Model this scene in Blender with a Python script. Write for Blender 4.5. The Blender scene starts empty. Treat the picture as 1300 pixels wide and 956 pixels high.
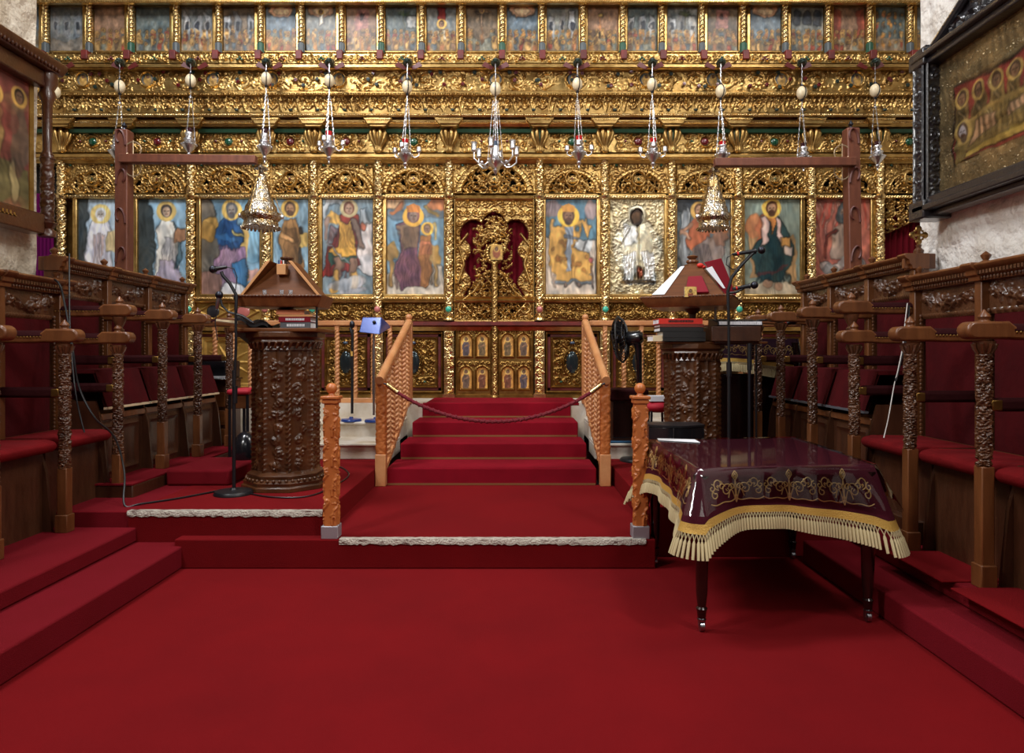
import bpy, math, random
import numpy as np
from mathutils import Vector
PI = math.pi
F, HY, CX, EYE = 867.0, 448.0, 650.0, 1.45
SC = bpy.context.scene
COL = SC.collection
def W(px, py, d):
    return ((px-CX)*d/F, d, EYE+(HY-py)*d/F)
def XP(px, d): return (px-CX)*d/F
def ZP(py, d): return EYE+(HY-py)*d/F
def lin(c):
    o = []
    for v in c[:3]:
        v = v/255.0
        o.append(v/12.92 if v <= .04045 else ((v+.055)/1.055)**2.4)
    return tuple(o)

# ------------------------------------------------------------------ materials
MATS = {}
def mat(name, col, rough=.5, metal=0., bump=None, var=None, coat=0., sheen=0., emis=None, spec=None, attr=False, trans=0.):
    m = bpy.data.materials.new(name); m.use_nodes = True
    nt = m.node_tree; N = nt.nodes; L = nt.links
    b = N['Principled BSDF']
    b.inputs['Base Color'].default_value = (*lin(col), 1)
    b.inputs['Roughness'].default_value = rough
    b.inputs['Metallic'].default_value = metal
    b.inputs['Coat Weight'].default_value = coat
    b.inputs['Coat Roughness'].default_value = .12
    b.inputs['Transmission Weight'].default_value = trans
    if sheen:
        b.inputs['Sheen Weight'].default_value = sheen
        b.inputs['Sheen Tint'].default_value = (*lin(col), 1)
    if spec is not None: b.inputs['Specular IOR Level'].default_value = spec
    tc = N.new('ShaderNodeTexCoord')
    if var:
        sc, c2, lo, hi = var[:4]
        nz = N.new('ShaderNodeTexNoise'); nz.inputs['Scale'].default_value = sc; nz.inputs['Detail'].default_value = 6
        nz.inputs['Roughness'].default_value = .6
        if len(var) > 4:
            mp = N.new('ShaderNodeMapping'); mp.inputs['Scale'].default_value = var[4]
            L.new(tc.outputs['Object'], mp.inputs[0]); L.new(mp.outputs[0], nz.inputs['Vector'])
        else: L.new(tc.outputs['Object'], nz.inputs['Vector'])
        r = N.new('ShaderNodeValToRGB')
        r.color_ramp.elements[0].position = lo; r.color_ramp.elements[0].color = (*lin(col), 1)
        r.color_ramp.elements[1].position = hi; r.color_ramp.elements[1].color = (*lin(c2), 1)
        L.new(nz.outputs['Fac'], r.inputs[0]); L.new(r.outputs[0], b.inputs['Base Color'])
    if attr:
        a = N.new('ShaderNodeVertexColor'); a.layer_name = 'Col'
        L.new(a.outputs[0], b.inputs['Base Color'])
    if bump:
        kind, sc, st, di = bump
        if kind == 'v':
            t = N.new('ShaderNodeTexVoronoi'); t.inputs['Scale'].default_value = sc; out = t.outputs['Distance']
        else:
            t = N.new('ShaderNodeTexNoise'); t.inputs['Scale'].default_value = sc; t.inputs['Detail'].default_value = 4; out = t.outputs['Fac']
        L.new(tc.outputs['Object'], t.inputs['Vector'])
        bp = N.new('ShaderNodeBump'); bp.inputs['Strength'].default_value = st; bp.inputs['Distance'].default_value = di
        L.new(out, bp.inputs['Height']); L.new(bp.outputs[0], b.inputs['Normal'])
    if emis:
        b.inputs['Emission Color'].default_value = (*lin(emis[0]), 1); b.inputs['Emission Strength'].default_value = emis[1]
    MATS[name] = m
    return m
mat('gold', (200,166,104), .3, .9, ('n',70,.25,.008), (7,(150,114,62),.35,.68))
mat('gold_dark', (160,124,66), .36, .9, ('n',60,.25,.008), (9,(116,84,40),.35,.7))
mat('gold_pale', (232,210,158), .26, .95, ('n',80,.25,.008), (9,(196,152,84),.35,.7))
mat('gold_flat', (196,158,84), .5, .7, ('n',90,.5,.006), (5,(160,118,52),.35,.65))
mat('unlit_opening', (16,10,8), .8)  # near-black paints the unlit depth behind openwork and inside the bells
mat('red_paint', (112,32,26), .55, 0, None, (6,(84,24,20),.4,.6))
mat('green_paint', (36,78,58), .5)
mat('grey_paint', (78,84,86), .5)
mat('gem_green', (18,70,48), .2, 0, None, None, .6)
mat('gem_red', (92,20,26), .2, 0, None, None, .6)
mat('gem_blue', (52,70,92), .3, 0, None, None, .4)
mat('turquoise', (58,176,150), .25, 0, None, None, .6)
mat('pink_stone', (190,110,104), .3, 0, None, None, .5)
mat('mirror_oval', (52,62,66), .12, .6)
mat('painting', (120,100,80), .42, 0, ('n',40,.12,.004), attr=True, spec=.35)
mat('relief_paint', (120,100,80), .36, .55, ('n',90,.5,.006), attr=True)
mat('silver', (224,224,228), .3, 1., ('n',70,.35,.006))
mat('silver_gold', (200,194,184), .24, 1., ('v',55,.9,.008), (12,(176,146,98),.42,.6))
mat('silver_relief', (206,188,140), .3, 1., ('n',110,.8,.008), (14,(168,140,84),.35,.65))
mat('egg', (232,216,182), .35, 0, None, (12,(214,190,150),.4,.7))
mat('red_glass', (190,16,26), .12, 0, None, None, .8)
mat('dark_glass', (54,20,30), .12, 0, None, None, .8)
mat('clear_glass', (235,240,245), .05, 0, None, None, .5, trans=.8)
mat('carpet', (120,15,20), .95, 0, ('n',260,.6,.01), (1.3,(106,13,18),.3,.7), sheen=.12, spec=.1)
mat('carpet_old', (116,18,30), .95, 0, ('n',240,.6,.01), (2.2,(108,16,24),.3,.7), sheen=.12, spec=.1)
mat('carpet_stair', (142,18,36), .95, 0, ('n',260,.6,.01), (2,(118,14,28),.3,.7), sheen=.12, spec=.1)
mat('worn_tape', (206,198,184), .5, .1, ('n',90,1,.02), (14,(96,60,52),.52,.66,(1,4,4)))
mat('brass_strip', (176,140,92), .4, .8)
mat('stone_step', (216,208,196), .6, 0, ('n',12,.2,.02), (4,(186,168,140),.35,.7))
mat('stone_wall', (236,226,208), .9, 0, ('n',5,1,.12), (2.4,(176,156,128),.4,.75))
mat('stone_wall_white', (240,236,230), .9, 0, ('n',6,1,.10), (3,(204,192,176),.42,.8))
mat('dark_wall', (60,46,36), .9)
mat('stall_wood', (120,72,38), .38, 0, ('n',30,.15,.01), (3,(90,50,24),.35,.7,(6,6,.7)), .15)
mat('stall_wood_dark', (76,44,26), .4, 0, ('n',30,.2,.01), (4,(56,28,14),.35,.7,(5,5,1)), .15)
mat('carved_wood', (100,62,38), .33, 0, ('n',60,.4,.01), (6,(64,38,22),.35,.7), .3)
mat('lectern_wood', (92,54,28), .3, 0, ('n',60,.3,.008), (5,(58,33,17),.35,.7), .2)
mat('board_wood', (108,62,28), .5, 0, None, (3,(84,46,20),.35,.7,(1,1,9)), spec=.2)
mat('board_edge', (206,150,96), .5)
mat('pine', (196,116,58), .42, 0, ('n',40,.2,.01), (5,(170,92,42),.35,.7), .15)
mat('beech', (208,150,100), .42, 0, ('n',40,.25,.01), (4,(188,120,72),.35,.7), .15)
mat('beam_wood', (124,70,48), .55, 0, ('n',30,.2,.01), (3,(98,52,36),.35,.7,(5,5,.8)))
mat('beam_carving', (92,40,30), .5)
mat('velvet', (74,8,13), .9, 0, ('n',14,.25,.03), (3,(56,6,10),.35,.7), sheen=.12, spec=.15)
mat('velvet_seat', (108,10,15), .9, 0, ('n',14,.25,.03), (3,(82,8,12),.35,.7), sheen=.15, spec=.15)
mat('velvet_dark', (44,7,10), .9, 0, ('n',20,.3,.02), sheen=.1, spec=.15)
mat('curtain', (96,14,26), .9, 0, None, sheen=.2, spec=.1)
mat('curtain_purple', (92,10,70), .9, 0, None, sheen=.2, spec=.1)
mat('cloth_maroon', (76,18,34), .85, 0, ('n',200,.4,.004), sheen=.25, spec=.2)
mat('cloth_purple', (62,26,52), .6, 0, ('n',200,.4,.004), sheen=.25, spec=.3)
mat('gold_thread', (226,190,120), .45, .3)
mat('gold_braid', (214,172,84), .5, .3, ('n',150,.8,.006))
mat('fringe', (198,182,140), .7, .1)
mat('lining_red', (176,22,44), .7)
mat('mahogany', (30,14,12), .2, 0, None, None, .5)
mat('black', (20,20,24), .4)
mat('black_gloss', (24,24,28), .2, 0, None, None, .3)
mat('blue_and_bluelit_black', (44,70,140), .28, .2, None, None, .5)  # blue window reflection painted into black gear; a blue pen shares it
mat('metal_grey', (170,172,178), .3, 1.)
mat('shoe_metal', (176,178,186), .45, .6)
mat('dark_metal', (60,62,70), .35, .9)
mat('paper', (232,234,240), .7)
mat('paper_cream', (226,206,168), .7)
mat('book_red', (214,44,30), .5); mat('book_brown', (118,44,34), .5); mat('book_black', (34,34,34), .4)
mat('book_maroon', (128,20,36), .6, spec=.2); mat('book_orange', (200,122,80), .5); mat('book_grey', (90,92,98), .5)
mat('blue_rubber', (24,76,110), .5)
mat('frame_brown', (88,48,26), .3, 0, ('n',50,.3,.01), (5,(60,30,16),.35,.7), .4)
mat('frame_black', (40,38,42), .3, 0, ('n',50,.3,.01), None, .5)
mat('rope', (110,16,32), .8, 0, ('n',120,.6,.01), sheen=.3)
mat('drag_green', (26,44,38), .4); mat('drag_red', (92,28,24), .45)
mat('wire', (196,172,140), .4, .6)
mat('white_cable', (210,205,200), .5)
def plastic():
    m = bpy.data.materials.new('clear_plastic'); m.use_nodes = True
    nt = m.node_tree; N = nt.nodes; L = nt.links
    for n in list(N): N.remove(n)
    o = N.new('ShaderNodeOutputMaterial'); t = N.new('ShaderNodeBsdfTransparent'); g = N.new('ShaderNodeBsdfGlossy')
    g.inputs['Roughness'].default_value = .04; t.inputs['Color'].default_value = (.93,.92,.94,1)
    f = N.new('ShaderNodeFresnel'); f.inputs['IOR'].default_value = 1.55
    mx = N.new('ShaderNodeMixShader')
    L.new(f.outputs[0], mx.inputs[0]); L.new(t.outputs[0], mx.inputs[1]); L.new(g.outputs[0], mx.inputs[2]); L.new(mx.outputs[0], o.inputs[0])
    MATS['clear_plastic'] = m
plastic()

# ------------------------------------------------------------------ mesh builder
class MB:
    def __init__(s): s.V = []; s.F = []; s.n = 0; s.C = []
    def add(s, V, Fs, C=None):
        V = np.asarray(V, float).reshape(-1, 3)
        Fl = Fs if isinstance(Fs, list) and len(Fs) and isinstance(Fs[0], np.ndarray) and Fs[0].ndim == 2 else None
        if Fl is None:
            by = {}
            for f in Fs: by.setdefault(len(f), []).append(f)
            Fl = [np.array(v, int) for v in by.values()]
        for f in Fl:
            if len(f): s.F.append(f + s.n)
        s.V.append(V); s.n += len(V)
        s.C.append(np.full((len(V), 3), .5) if C is None else np.asarray(C).reshape(-1, 3))
        return s
    def box(s, a, b):
        x0, x1 = sorted((a[0], b[0])); y0, y1 = sorted((a[1], b[1])); z0, z1 = sorted((a[2], b[2]))
        V = [(x0,y0,z0),(x1,y0,z0),(x1,y1,z0),(x0,y1,z0),(x0,y0,z1),(x1,y0,z1),(x1,y1,z1),(x0,y1,z1)]
        return s.add(V, [(0,3,2,1),(4,5,6,7),(0,1,5,4),(1,2,6,5),(2,3,7,6),(3,0,4,7)])
    def prism(s, pts, off):
        n = len(pts); off = np.array(off)
        V = [np.array(p, float) for p in pts]; V = V + [p+off for p in V]
        Fs = [tuple(range(n))[::-1], tuple(range(n, 2*n))] + [(i, (i+1) % n, n+(i+1) % n, n+i) for i in range(n)]
        return s.add(V, Fs)
    def lathe(s, cx, cy, prof, n=16, sx=1, sy=1, a0=0):
        V = []; Fs = []
        for r, z in prof:
            for k in range(n):
                a = a0+2*PI*k/n; V.append((cx+r*math.cos(a)*sx, cy+r*math.sin(a)*sy, z))
        m = len(prof)
        for i in range(m-1):
            for k in range(n):
                Fs.append((i*n+k, i*n+(k+1) % n, (i+1)*n+(k+1) % n, (i+1)*n+k))
        Fs.append(tuple(range(n))[::-1]); Fs.append(tuple((m-1)*n+k for k in range(n)))
        return s.add(V, Fs)
    def tube(s, path, r, n=6, cap=True):
        P = [Vector(p) for p in path]; m = len(P)
        R = r if hasattr(r, '__len__') else [r]*m
        V = []; Fs = []; up = None
        for i in range(m):
            t = (P[min(i+1, m-1)]-P[max(i-1, 0)])
            t = t.normalized() if t.length > 1e-9 else Vector((0, 0, 1))
            if up is None:
                up = t.orthogonal().normalized()
            else:
                up = (up - t*up.dot(t)); up = up.normalized() if up.length > 1e-6 else t.orthogonal().normalized()
            b = t.cross(up)
            for k in range(n):
                a = 2*PI*k/n; V.append(P[i]+(up*math.cos(a)+b*math.sin(a))*R[i])
        for i in range(m-1):
            for k in range(n):
                Fs.append((i*n+k, i*n+(k+1) % n, (i+1)*n+(k+1) % n, (i+1)*n+k))
        if cap: Fs.append(tuple(range(n))[::-1]); Fs.append(tuple((m-1)*n+k for k in range(n)))
        return s.add([tuple(v) for v in V], Fs)
    def ball(s, c, rx, ry=None, rz=None, n=12, m=8):
        ry = ry or rx; rz = rz or rx
        prof = [(max(1e-4, math.sin(PI*i/m)), -math.cos(PI*i/m)) for i in range(m+1)]
        V = []; Fs = []
        for r, z in prof:
            for k in range(n):
                a = 2*PI*k/n; V.append((c[0]+r*math.cos(a)*rx, c[1]+r*math.sin(a)*ry, c[2]+z*rz))
        for i in range(m):
            for k in range(n):
                Fs.append((i*n+k, i*n+(k+1) % n, (i+1)*n+(k+1) % n, (i+1)*n+k))
        return s.add(V, Fs)
    def grid(s, P, mask=None, C=None, closed=False):
        ny, nx = P.shape[:2]
        idx = np.arange(ny*nx).reshape(ny, nx)
        if closed:
            a = idx[:-1, :]; b = np.roll(idx, -1, 1)[:-1, :]; c = np.roll(idx, -1, 1)[1:, :]; d = idx[1:, :]
        else:
            a = idx[:-1, :-1]; b = idx[:-1, 1:]; c = idx[1:, 1:]; d = idx[1:, :-1]
        Q = np.stack([a, b, c, d], -1).reshape(-1, 4)
        if mask is not None:
            mk = mask if not closed else mask
            Q = Q[mk.reshape(-1)]
        return s.add(P.reshape(-1, 3), [Q], C)
    def map(s, f):
        s.V = [np.array([f(*p) for p in v]) for v in s.V]; return s
    def build(s, name, m, parent=None, smooth=True, bevel=0, color=False, sharp=None):
        V = np.concatenate(s.V)
        if parent is not None: V = V - np.array(wl(parent))
        me = bpy.data.meshes.new(name)
        me.vertices.add(len(V)); me.vertices.foreach_set('co', V.astype(np.float32).ravel())
        nl = sum(f.size for f in s.F); nf = sum(len(f) for f in s.F)
        me.loops.add(nl); me.loops.foreach_set('vertex_index', np.concatenate([f.ravel() for f in s.F]).astype(np.int32))
        tot = np.concatenate([np.full(len(f), f.shape[1]) for f in s.F]); st = np.concatenate([[0], np.cumsum(tot)[:-1]])
        me.polygons.add(nf); me.polygons.foreach_set('loop_start', st.astype(np.int32))
        me.update(calc_edges=True)
        if smooth: me.shade_smooth(); me.set_sharp_from_angle(angle=math.radians(sharp or 42))
        else: me.shade_flat()
        if color:
            a = me.color_attributes.new('Col', 'FLOAT_COLOR', 'POINT')
            C = np.concatenate(s.C); a.data.foreach_set('color', np.hstack([C, np.ones((len(C), 1))]).astype(np.float32).ravel())
        me.materials.append(MATS[m])
        o = bpy.data.objects.new(name, me); COL.objects.link(o)
        if parent is not None: o.parent = parent
        if bevel:
            bv = o.modifiers.new('bevel', 'BEVEL'); bv.width = bevel; bv.segments = 2; bv.limit_method = 'ANGLE'; bv.angle_limit = math.radians(40)
        return o
def wl(o):
    x = y = z = 0
    while o is not None:
        x += o.location.x; y += o.location.y; z += o.location.z; o = o.parent
    return (x, y, z)
def tag(o, label=None, cat=None, group=None, kind=None):
    if label: o['label'] = label
    if cat: o['category'] = cat
    if group: o['group'] = group
    if kind: o['kind'] = kind
    return o
def thing(name, loc, label, cat, group=None):
    o = bpy.data.objects.new(name, None); COL.objects.link(o); o.location = loc; o.empty_display_size = .05
    return tag(o, label, cat, group)
def struct(name, mb, m, **k):
    o = mb.build(name, m, None, **k); o['kind'] = 'structure'; return o

# ------------------------------------------------------------------ height fields for carving
_K = {}
def kern(r):
    r = round(r*2)/2
    if r not in _K:
        n = int(math.ceil(r)); y, x = np.mgrid[-n:n+1, -n:n+1]
        _K[r] = (n, np.sqrt(np.clip(1-(x*x+y*y)/(r*r+.3), 0, 1)))
    return _K[r]
class HF:
    def __init__(s, w, h, res=.008, wrap=False):
        s.res = res; s.nx = max(2, int(round(w/res))+(0 if wrap else 1)); s.ny = max(2, int(round(h/res))+1)
        s.w = w; s.h = h; s.wrap = wrap; s.A = np.zeros((s.ny, s.nx)); s.rx = w/(s.nx-(0 if wrap else 1)); s.rz = h/(s.ny-1)
        zz, xx = np.mgrid[0:s.ny, 0:s.nx]; s.X = xx*s.rx; s.Z = zz*s.rz
    def st(s, x, z, r, h):
        n, K = kern(max(.9, r/s.res)); i = int(round(x/s.rx)); j = int(round(z/s.rz))
        if s.wrap:
            j0, j1 = max(0, j-n), min(s.ny, j+n+1)
            if j0 >= j1: return
            cols = np.arange(i-n, i+n+1) % s.nx
            s.A[j0:j1, cols] = np.maximum(s.A[j0:j1, cols], h*K[j0-(j-n):K.shape[0]-((j+n+1)-j1), :])
            return
        i0, i1, j0, j1 = max(0, i-n), min(s.nx, i+n+1), max(0, j-n), min(s.ny, j+n+1)
        if i0 >= i1 or j0 >= j1: return
        s.A[j0:j1, i0:i1] = np.maximum(s.A[j0:j1, i0:i1], h*K[j0-(j-n):j1-(j-n), i0-(i-n):i1-(i-n)])
    def line(s, pts, r0, r1, h0, h1):
        P = np.array(pts, float); D = np.r_[0, np.cumsum(np.hypot(*np.diff(P, axis=0).T))]
        n = max(2, int(D[-1]/(s.res*.9)))
        for t in np.linspace(0, D[-1], n):
            x = np.interp(t, D, P[:, 0]); z = np.interp(t, D, P[:, 1]); u = t/max(D[-1], 1e-9)
            s.st(x, z, r0+(r1-r0)*u, h0+(h1-h0)*u)
    def spiral(s, cx, cz, r, a0, turns, dr, w, h):
        pts = []
        for k in range(int(16*turns)+1):
            t = k/(16*turns); a = a0+dr*2*PI*turns*t; rr = r*(1-.86*t)
            pts.append((cx+rr*math.cos(a), cz+rr*math.sin(a)))
        s.line(pts, w, w*.6, h*.8, h)
        s.st(*pts[-1], w*1.5, h*1.1)
    def leaf(s, x, z, a, l, w, h):
        s.line([(x, z), (x+l*.5*math.cos(a), z+l*.5*math.sin(a)), (x+l*math.cos(a+.35), z+l*math.sin(a+.35))], w, w*.35, h, h*.6)
    def dome(s, cx, cz, rx, rz, h):
        q = 1-((s.X-cx)/rx)**2-((s.Z-cz)/rz)**2
        s.A = np.maximum(s.A, np.where(q > 0, h*np.sqrt(np.clip(q, 0, 1)), 0))
    def ring(s, cx, cz, rx, rz, w, h, a0=0, a1=2*PI, bead=0):
        n = max(8, int(abs(a1-a0)*max(rx, rz)/(s.res*.9)))
        if bead: n = max(4, int(abs(a1-a0)*max(rx, rz)/bead))
        for k in range(n+1):
            a = a0+(a1-a0)*k/n; s.st(cx+rx*math.cos(a), cz+rz*math.sin(a), w, h)
    def frame(s, x0, z0, x1, z1, w, h):
        for a, b in (((x0,z0),(x1,z0)), ((x1,z0),(x1,z1)), ((x1,z1),(x0,z1)), ((x0,z1),(x0,z0))): s.line([a, b], w, w, h, h)
    def scrolls(s, x0, z0, x1, z1, cell, h, rnd, leaves=6, keep=None, wk=1.):
        nx = max(1, round((x1-x0)/cell)); nz = max(1, round((z1-z0)/cell)); cw = (x1-x0)/nx; ch = (z1-z0)/nz; r = min(cw, ch)*.46
        for i in range(nx):
            for j in range(nz):
                cx = x0+(i+.5)*cw+rnd.uniform(-.08, .08)*cw; cz = z0+(j+.5)*ch+rnd.uniform(-.08, .08)*ch
                if keep and not keep(cx, cz): continue
                dr = 1 if (i+j) % 2 else -1; a0 = rnd.uniform(0, 2*PI)
                s.spiral(cx, cz, r, a0, 1.4, dr, r*.15*wk, h)
                for k in range(leaves):
                    a = a0+2*PI*k/leaves+rnd.uniform(-.3, .3)
                    s.leaf(cx+r*.8*math.cos(a), cz+r*.8*math.sin(a), a+dr*.8, r*.6, r*.17*wk, h*rnd.uniform(.6, 1))
                if i < nx-1: s.line([(cx, cz+r), (cx+cw*.5, cz+r*.2*dr), (cx+cw, cz-r*.9)], r*.11, r*.11, h*.6, h*.6)
    def P(s, x0, y0, z0, ax=(1,0,0), az=(0,0,1), an=(0,-1,0), A=None):
        A = s.A if A is None else A
        o = np.array((x0, y0, z0)); 
        return o + s.X[..., None]*np.array(ax) + s.Z[..., None]*np.array(az) + A[..., None]*np.array(an)
    def mask(s, th):
        A = s.A; m = np.maximum(np.maximum(A[:-1, :-1], A[1:, :-1]), np.maximum(A[:-1, 1:], A[1:, 1:]))
        return m > th
    def cyl(s, cx, cy, z0, rf):
        th = s.X/s.w*2*PI; r = (rf(th, s.Z) if callable(rf) else rf) + s.A
        return np.stack([cx+r*np.cos(th), cy+r*np.sin(th), z0+s.Z], -1)
def relief(mb, hf, x0, y0, z0, **k):
    mb.grid(hf.P(x0, y0, z0, **k)); return mb
# cached carved colonette skins
def vine_hf(r, h, seed, amp=.012, res=.006, cell=None):
    w = 2*PI*r; f = HF(w, h, res, True); rnd = random.Random(seed); c = cell or max(.045, r*1.1)
    for k in range(2):
        pts = [(w*(k/2+t*h/(c*5))%1e9, t*h) for t in np.linspace(0, 1, 60)]
        for p, q in zip(pts[:-1], pts[1:]): f.line([p, q], r*.16, r*.16, amp, amp)
    n = int(h/(c*.7))
    for j in range(n):
        z = (j+.5)*h/n
        for k in range(4):
            x = w*((k+.5*(j % 2))/4)
            f.spiral(x, z, c*.42, rnd.uniform(0, 6), 1, 1 if k % 2 else -1, c*.1, amp*rnd.uniform(.7, 1.1))
            f.leaf(x+rnd.uniform(-.3, .3)*c, z+.3*c, rnd.uniform(0, 6.3), c*.4, c*.12, amp)
    return f

# ------------------------------------------------------------------ tiny painter (colours of painted panels)
def sm(t): return np.clip(t, 0, 1)
class Paint:
    def __init__(s, w, h, ny, bg, seed=0):
        s.h = 100.; s.w = 100.*w/h; s.ny = ny; s.nx = max(6, int(round(ny*w/h))); s.hd = []; s.dh = ny < 40; s.rw = w; s.rh = h
        V, U = np.mgrid[0:s.ny, 0:s.nx]; s.U = U/(s.nx-1)*s.w; s.V = V/(s.ny-1)*100.
        s.C = np.zeros((s.ny, s.nx, 3))+np.array(bg, float); s.rs = np.random.RandomState(seed); s.px = 100./ny
    def mix(s, m, c): s.C = s.C*(1-m[..., None])+np.array(c, float)*m[..., None]
    def ell(s, cx, cy, rx, ry, c, rot=0, a=1.):
        x = s.U-cx; y = s.V-cy; co, si = math.cos(rot), math.sin(rot)
        xr = (x*co+y*si)/rx; yr = (-x*si+y*co)/ry; d = np.sqrt(xr*xr+yr*yr)
        s.mix(sm((1-d)*min(rx, ry)/s.px+.5)*a, c)
    def poly(s, pts, c, a=1.):
        ins = np.zeros(s.U.shape, bool); n = len(pts); j = n-1
        for i in range(n):
            xi, yi = pts[i]; xj, yj = pts[j]
            if yi != yj:
                cnd = ((yi > s.V) != (yj > s.V)) & (s.U < (xj-xi)*(s.V-yi)/(yj-yi)+xi); ins ^= cnd
            j = i
        s.mix(ins*a, c)
    def line(s, x0, y0, x1, y1, wd, c, a=1.):
        dx, dy = x1-x0, y1-y0; L2 = dx*dx+dy*dy+1e-9
        t = np.clip(((s.U-x0)*dx+(s.V-y0)*dy)/L2, 0, 1); d = np.hypot(s.U-x0-t*dx, s.V-y0-t*dy)
        s.mix(sm((wd*.5-d)/s.px+.5)*a, c)
    def fld(s, q):
        g = s.rs.randn(q+2, q+2); yy = s.V/100*q; xx = s.U/s.w*q; i = yy.astype(int); j = xx.astype(int); fy = yy-i; fx = xx-j
        fy = fy*fy*(3-2*fy); fx = fx*fx*(3-2*fx)
        return g[i, j]*(1-fy)*(1-fx)+g[i+1, j]*fy*(1-fx)+g[i, j+1]*(1-fy)*fx+g[i+1, j+1]*fy*fx
    def warp(s, amp):
        dx = amp*s.fld(7)+amp*.6*s.fld(16); dy = amp*s.fld(7)+amp*.6*s.fld(16)
        J = np.clip((s.U+dx)/s.w*(s.nx-1), 0, s.nx-1.001); I = np.clip((s.V+dy)/100*(s.ny-1), 0, s.ny-1.001)
        i = I.astype(int); j = J.astype(int); fy = (I-i)[..., None]; fx = (J-j)[..., None]; C = s.C
        i1 = np.minimum(i+1, s.ny-1); j1 = np.minimum(j+1, s.nx-1)
        s.C = C[i, j]*(1-fy)*(1-fx)+C[i1, j]*fy*(1-fx)+C[i, j1]*(1-fy)*fx+C[i1, j1]*fy*fx
    def noise(s, amp, k=8):
        if not s.dh:
            L = s.C.mean(-1); gy, gx = np.gradient(L); G = np.clip(np.hypot(gx, gy)/26, 0, 1); s.C = s.C*(1-.42*G[..., None])
            yy = s.fld(13); s.C = s.C*(1+.10*np.clip(yy, -1, 1)[..., None])
            s.warp(1.5); s.dh = True
            for h_ in s.hd: s.head(*h_[:5], halo=h_[5], beard=h_[6], crown=h_[7], hr=h_[8])
            s.warp(.3)
            # brushwork: lighter and darker strokes of paint that follow the drapery
            t = s.fld(5)*2.2+s.U*.42+s.V*.10; st = np.sin(t*2.1)*np.clip(s.fld(9), -.8, 1.2)
            s.C = s.C*(1+(.12 if s.ny > 80 else .04)*st[..., None]); s.C = s.C+np.array((10, 6, 2))*s.fld(11)[..., None]*.8
        for q, a in ((k, amp), (k*2, amp*.6), (k*4, amp*.4)):
            g = s.rs.randn(q+2, q+2); yy = s.V/100*q; xx = s.U/s.w*q; i = yy.astype(int); j = xx.astype(int); fy = yy-i; fx = xx-j
            n = g[i, j]*(1-fy)*(1-fx)+g[i+1, j]*fy*(1-fx)+g[i, j+1]*(1-fy)*fx+g[i+1, j+1]*fy*fx
            s.C = s.C*(1+a*n[..., None])
        s.C = np.clip(s.C, 4, 250)
    def folds(s, cx, y0, y1, wd, c, n=5, a=.5):
        for k in range(n):
            x = cx+wd*(k/(n-1)-.5); s.line(x*.4+cx*.6, y1, x, y0, 1.6, c, a)
    def head(s, cx, cy, r, face=(150,110,80), hair=(60,40,30), halo=(206,158,72), beard=False, crown=None, hr=2.0):
        if not getattr(s, 'dh', True): s.hd.append((cx, cy, r, face, hair, halo, beard, crown, hr)); return
        if halo: s.ell(cx, cy, r*hr, r*hr, halo); s.ell(cx, cy, r*hr*.86, r*hr*.86, tuple(min(255, v*1.06) for v in halo))
        s.ell(cx, cy+r*.1, r*1.0, r*1.2, hair); s.ell(cx, cy-r*.1, r*.68, r*.95, face)
        if beard: s.ell(cx, cy-r*.85, r*.62, r*.6, hair)
        if r > 3:
            for q in (-.3, .3): s.ell(cx+q*r, cy+r*.05, r*.14, r*.08, (40,26,20))
            s.line(cx, cy, cx, cy-r*.3, r*.14, tuple(v*.7 for v in face)); s.line(cx-r*.2, cy-r*.52, cx+r*.2, cy-r*.52, r*.1, (110,50,40))
        if crown: s.poly([(cx-r, cy+r*.6), (cx-r*1.1, cy+r*1.6), (cx, cy+r*2), (cx+r*1.1, cy+r*1.6), (cx+r, cy+r*.6)], crown)
    def tiny(s, x, y, r, robe):
        s.ell(x, y-r*2.6, r*1.3, r*2.6, robe); s.ell(x, y, r*1.15, r*1.15, (214,160,72)); s.ell(x, y, r*.65, r*.75, (150,104,70))
    def lin(s):
        g = s.C.mean(-1, keepdims=True); c = np.clip(s.C*.84+g*.16, 0, 255)/255.; return np.where(c <= .04045, c/12.92, ((c+.055)/1.055)**2.4)
def paint_panel(name, P, x0, y, z0, parent, m='painting', H=None, ax=(1,0,0), an=(0,-1,0), thick=.02):
    U = P.U/P.w*P.rw; V = P.V/100.*P.rh
    o = np.array((x0, y, z0)); ax = np.array(ax, float); an = np.array(an, float)
    A = H if H is not None else np.zeros(U.shape)
    G = o+U[..., None]*ax+V[..., None]*np.array((0, 0, 1.))+A[..., None]*an
    mb = MB(); mb.grid(G, None, P.lin())
    c = [o, o+ax*P.rw, o+ax*P.rw+np.array((0,0,P.rh)), o+np.array((0,0,P.rh))]
    mb.prism([tuple(v-an*.002) for v in c], tuple(-an*thick))
    return mb.build(name, m, parent, color=True)
# ================================================================== the gilded screen
Y0 = 9.08; ZB = .853
ICO = thing('iconostasis', (XP(628, Y0), Y0+.1, ZB), 'carved gilded wooden screen of columns and friezes filling the end of the room', 'iconostasis')
XL, XR = XP(22, Y0), XP(1196, Y0)
MB().box((XL, 9.19, ZB), (XR, 9.25, 6.0)).build('back_board', 'unlit_opening', ICO)  # near-black sheet standing in for the dark space behind the openwork
rnd = random.Random(3)
MB().box((XL, 9.1, ZP(205, 9.05)), (XR, 9.185, 5.98)).build('upper_ground', 'gold_dark', ICO)
for a_, b_ in ((22, 1126),): MB().box((XP(a_, 9.08), 9.08, ZP(254, 9.08)), (XP(b_, 9.08), 9.185, ZP(244, 9.0))).build('lintel', 'gold_dark', ICO)
for a_, b_ in ((60, 574), (681, 1123)): MB().box((XP(a_, 9.13), 9.13, ZP(376, 9.08)), (XP(b_, 9.13), 9.185, ZP(252, 9.08))).build('middle_ground', 'gold_dark', ICO)
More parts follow.
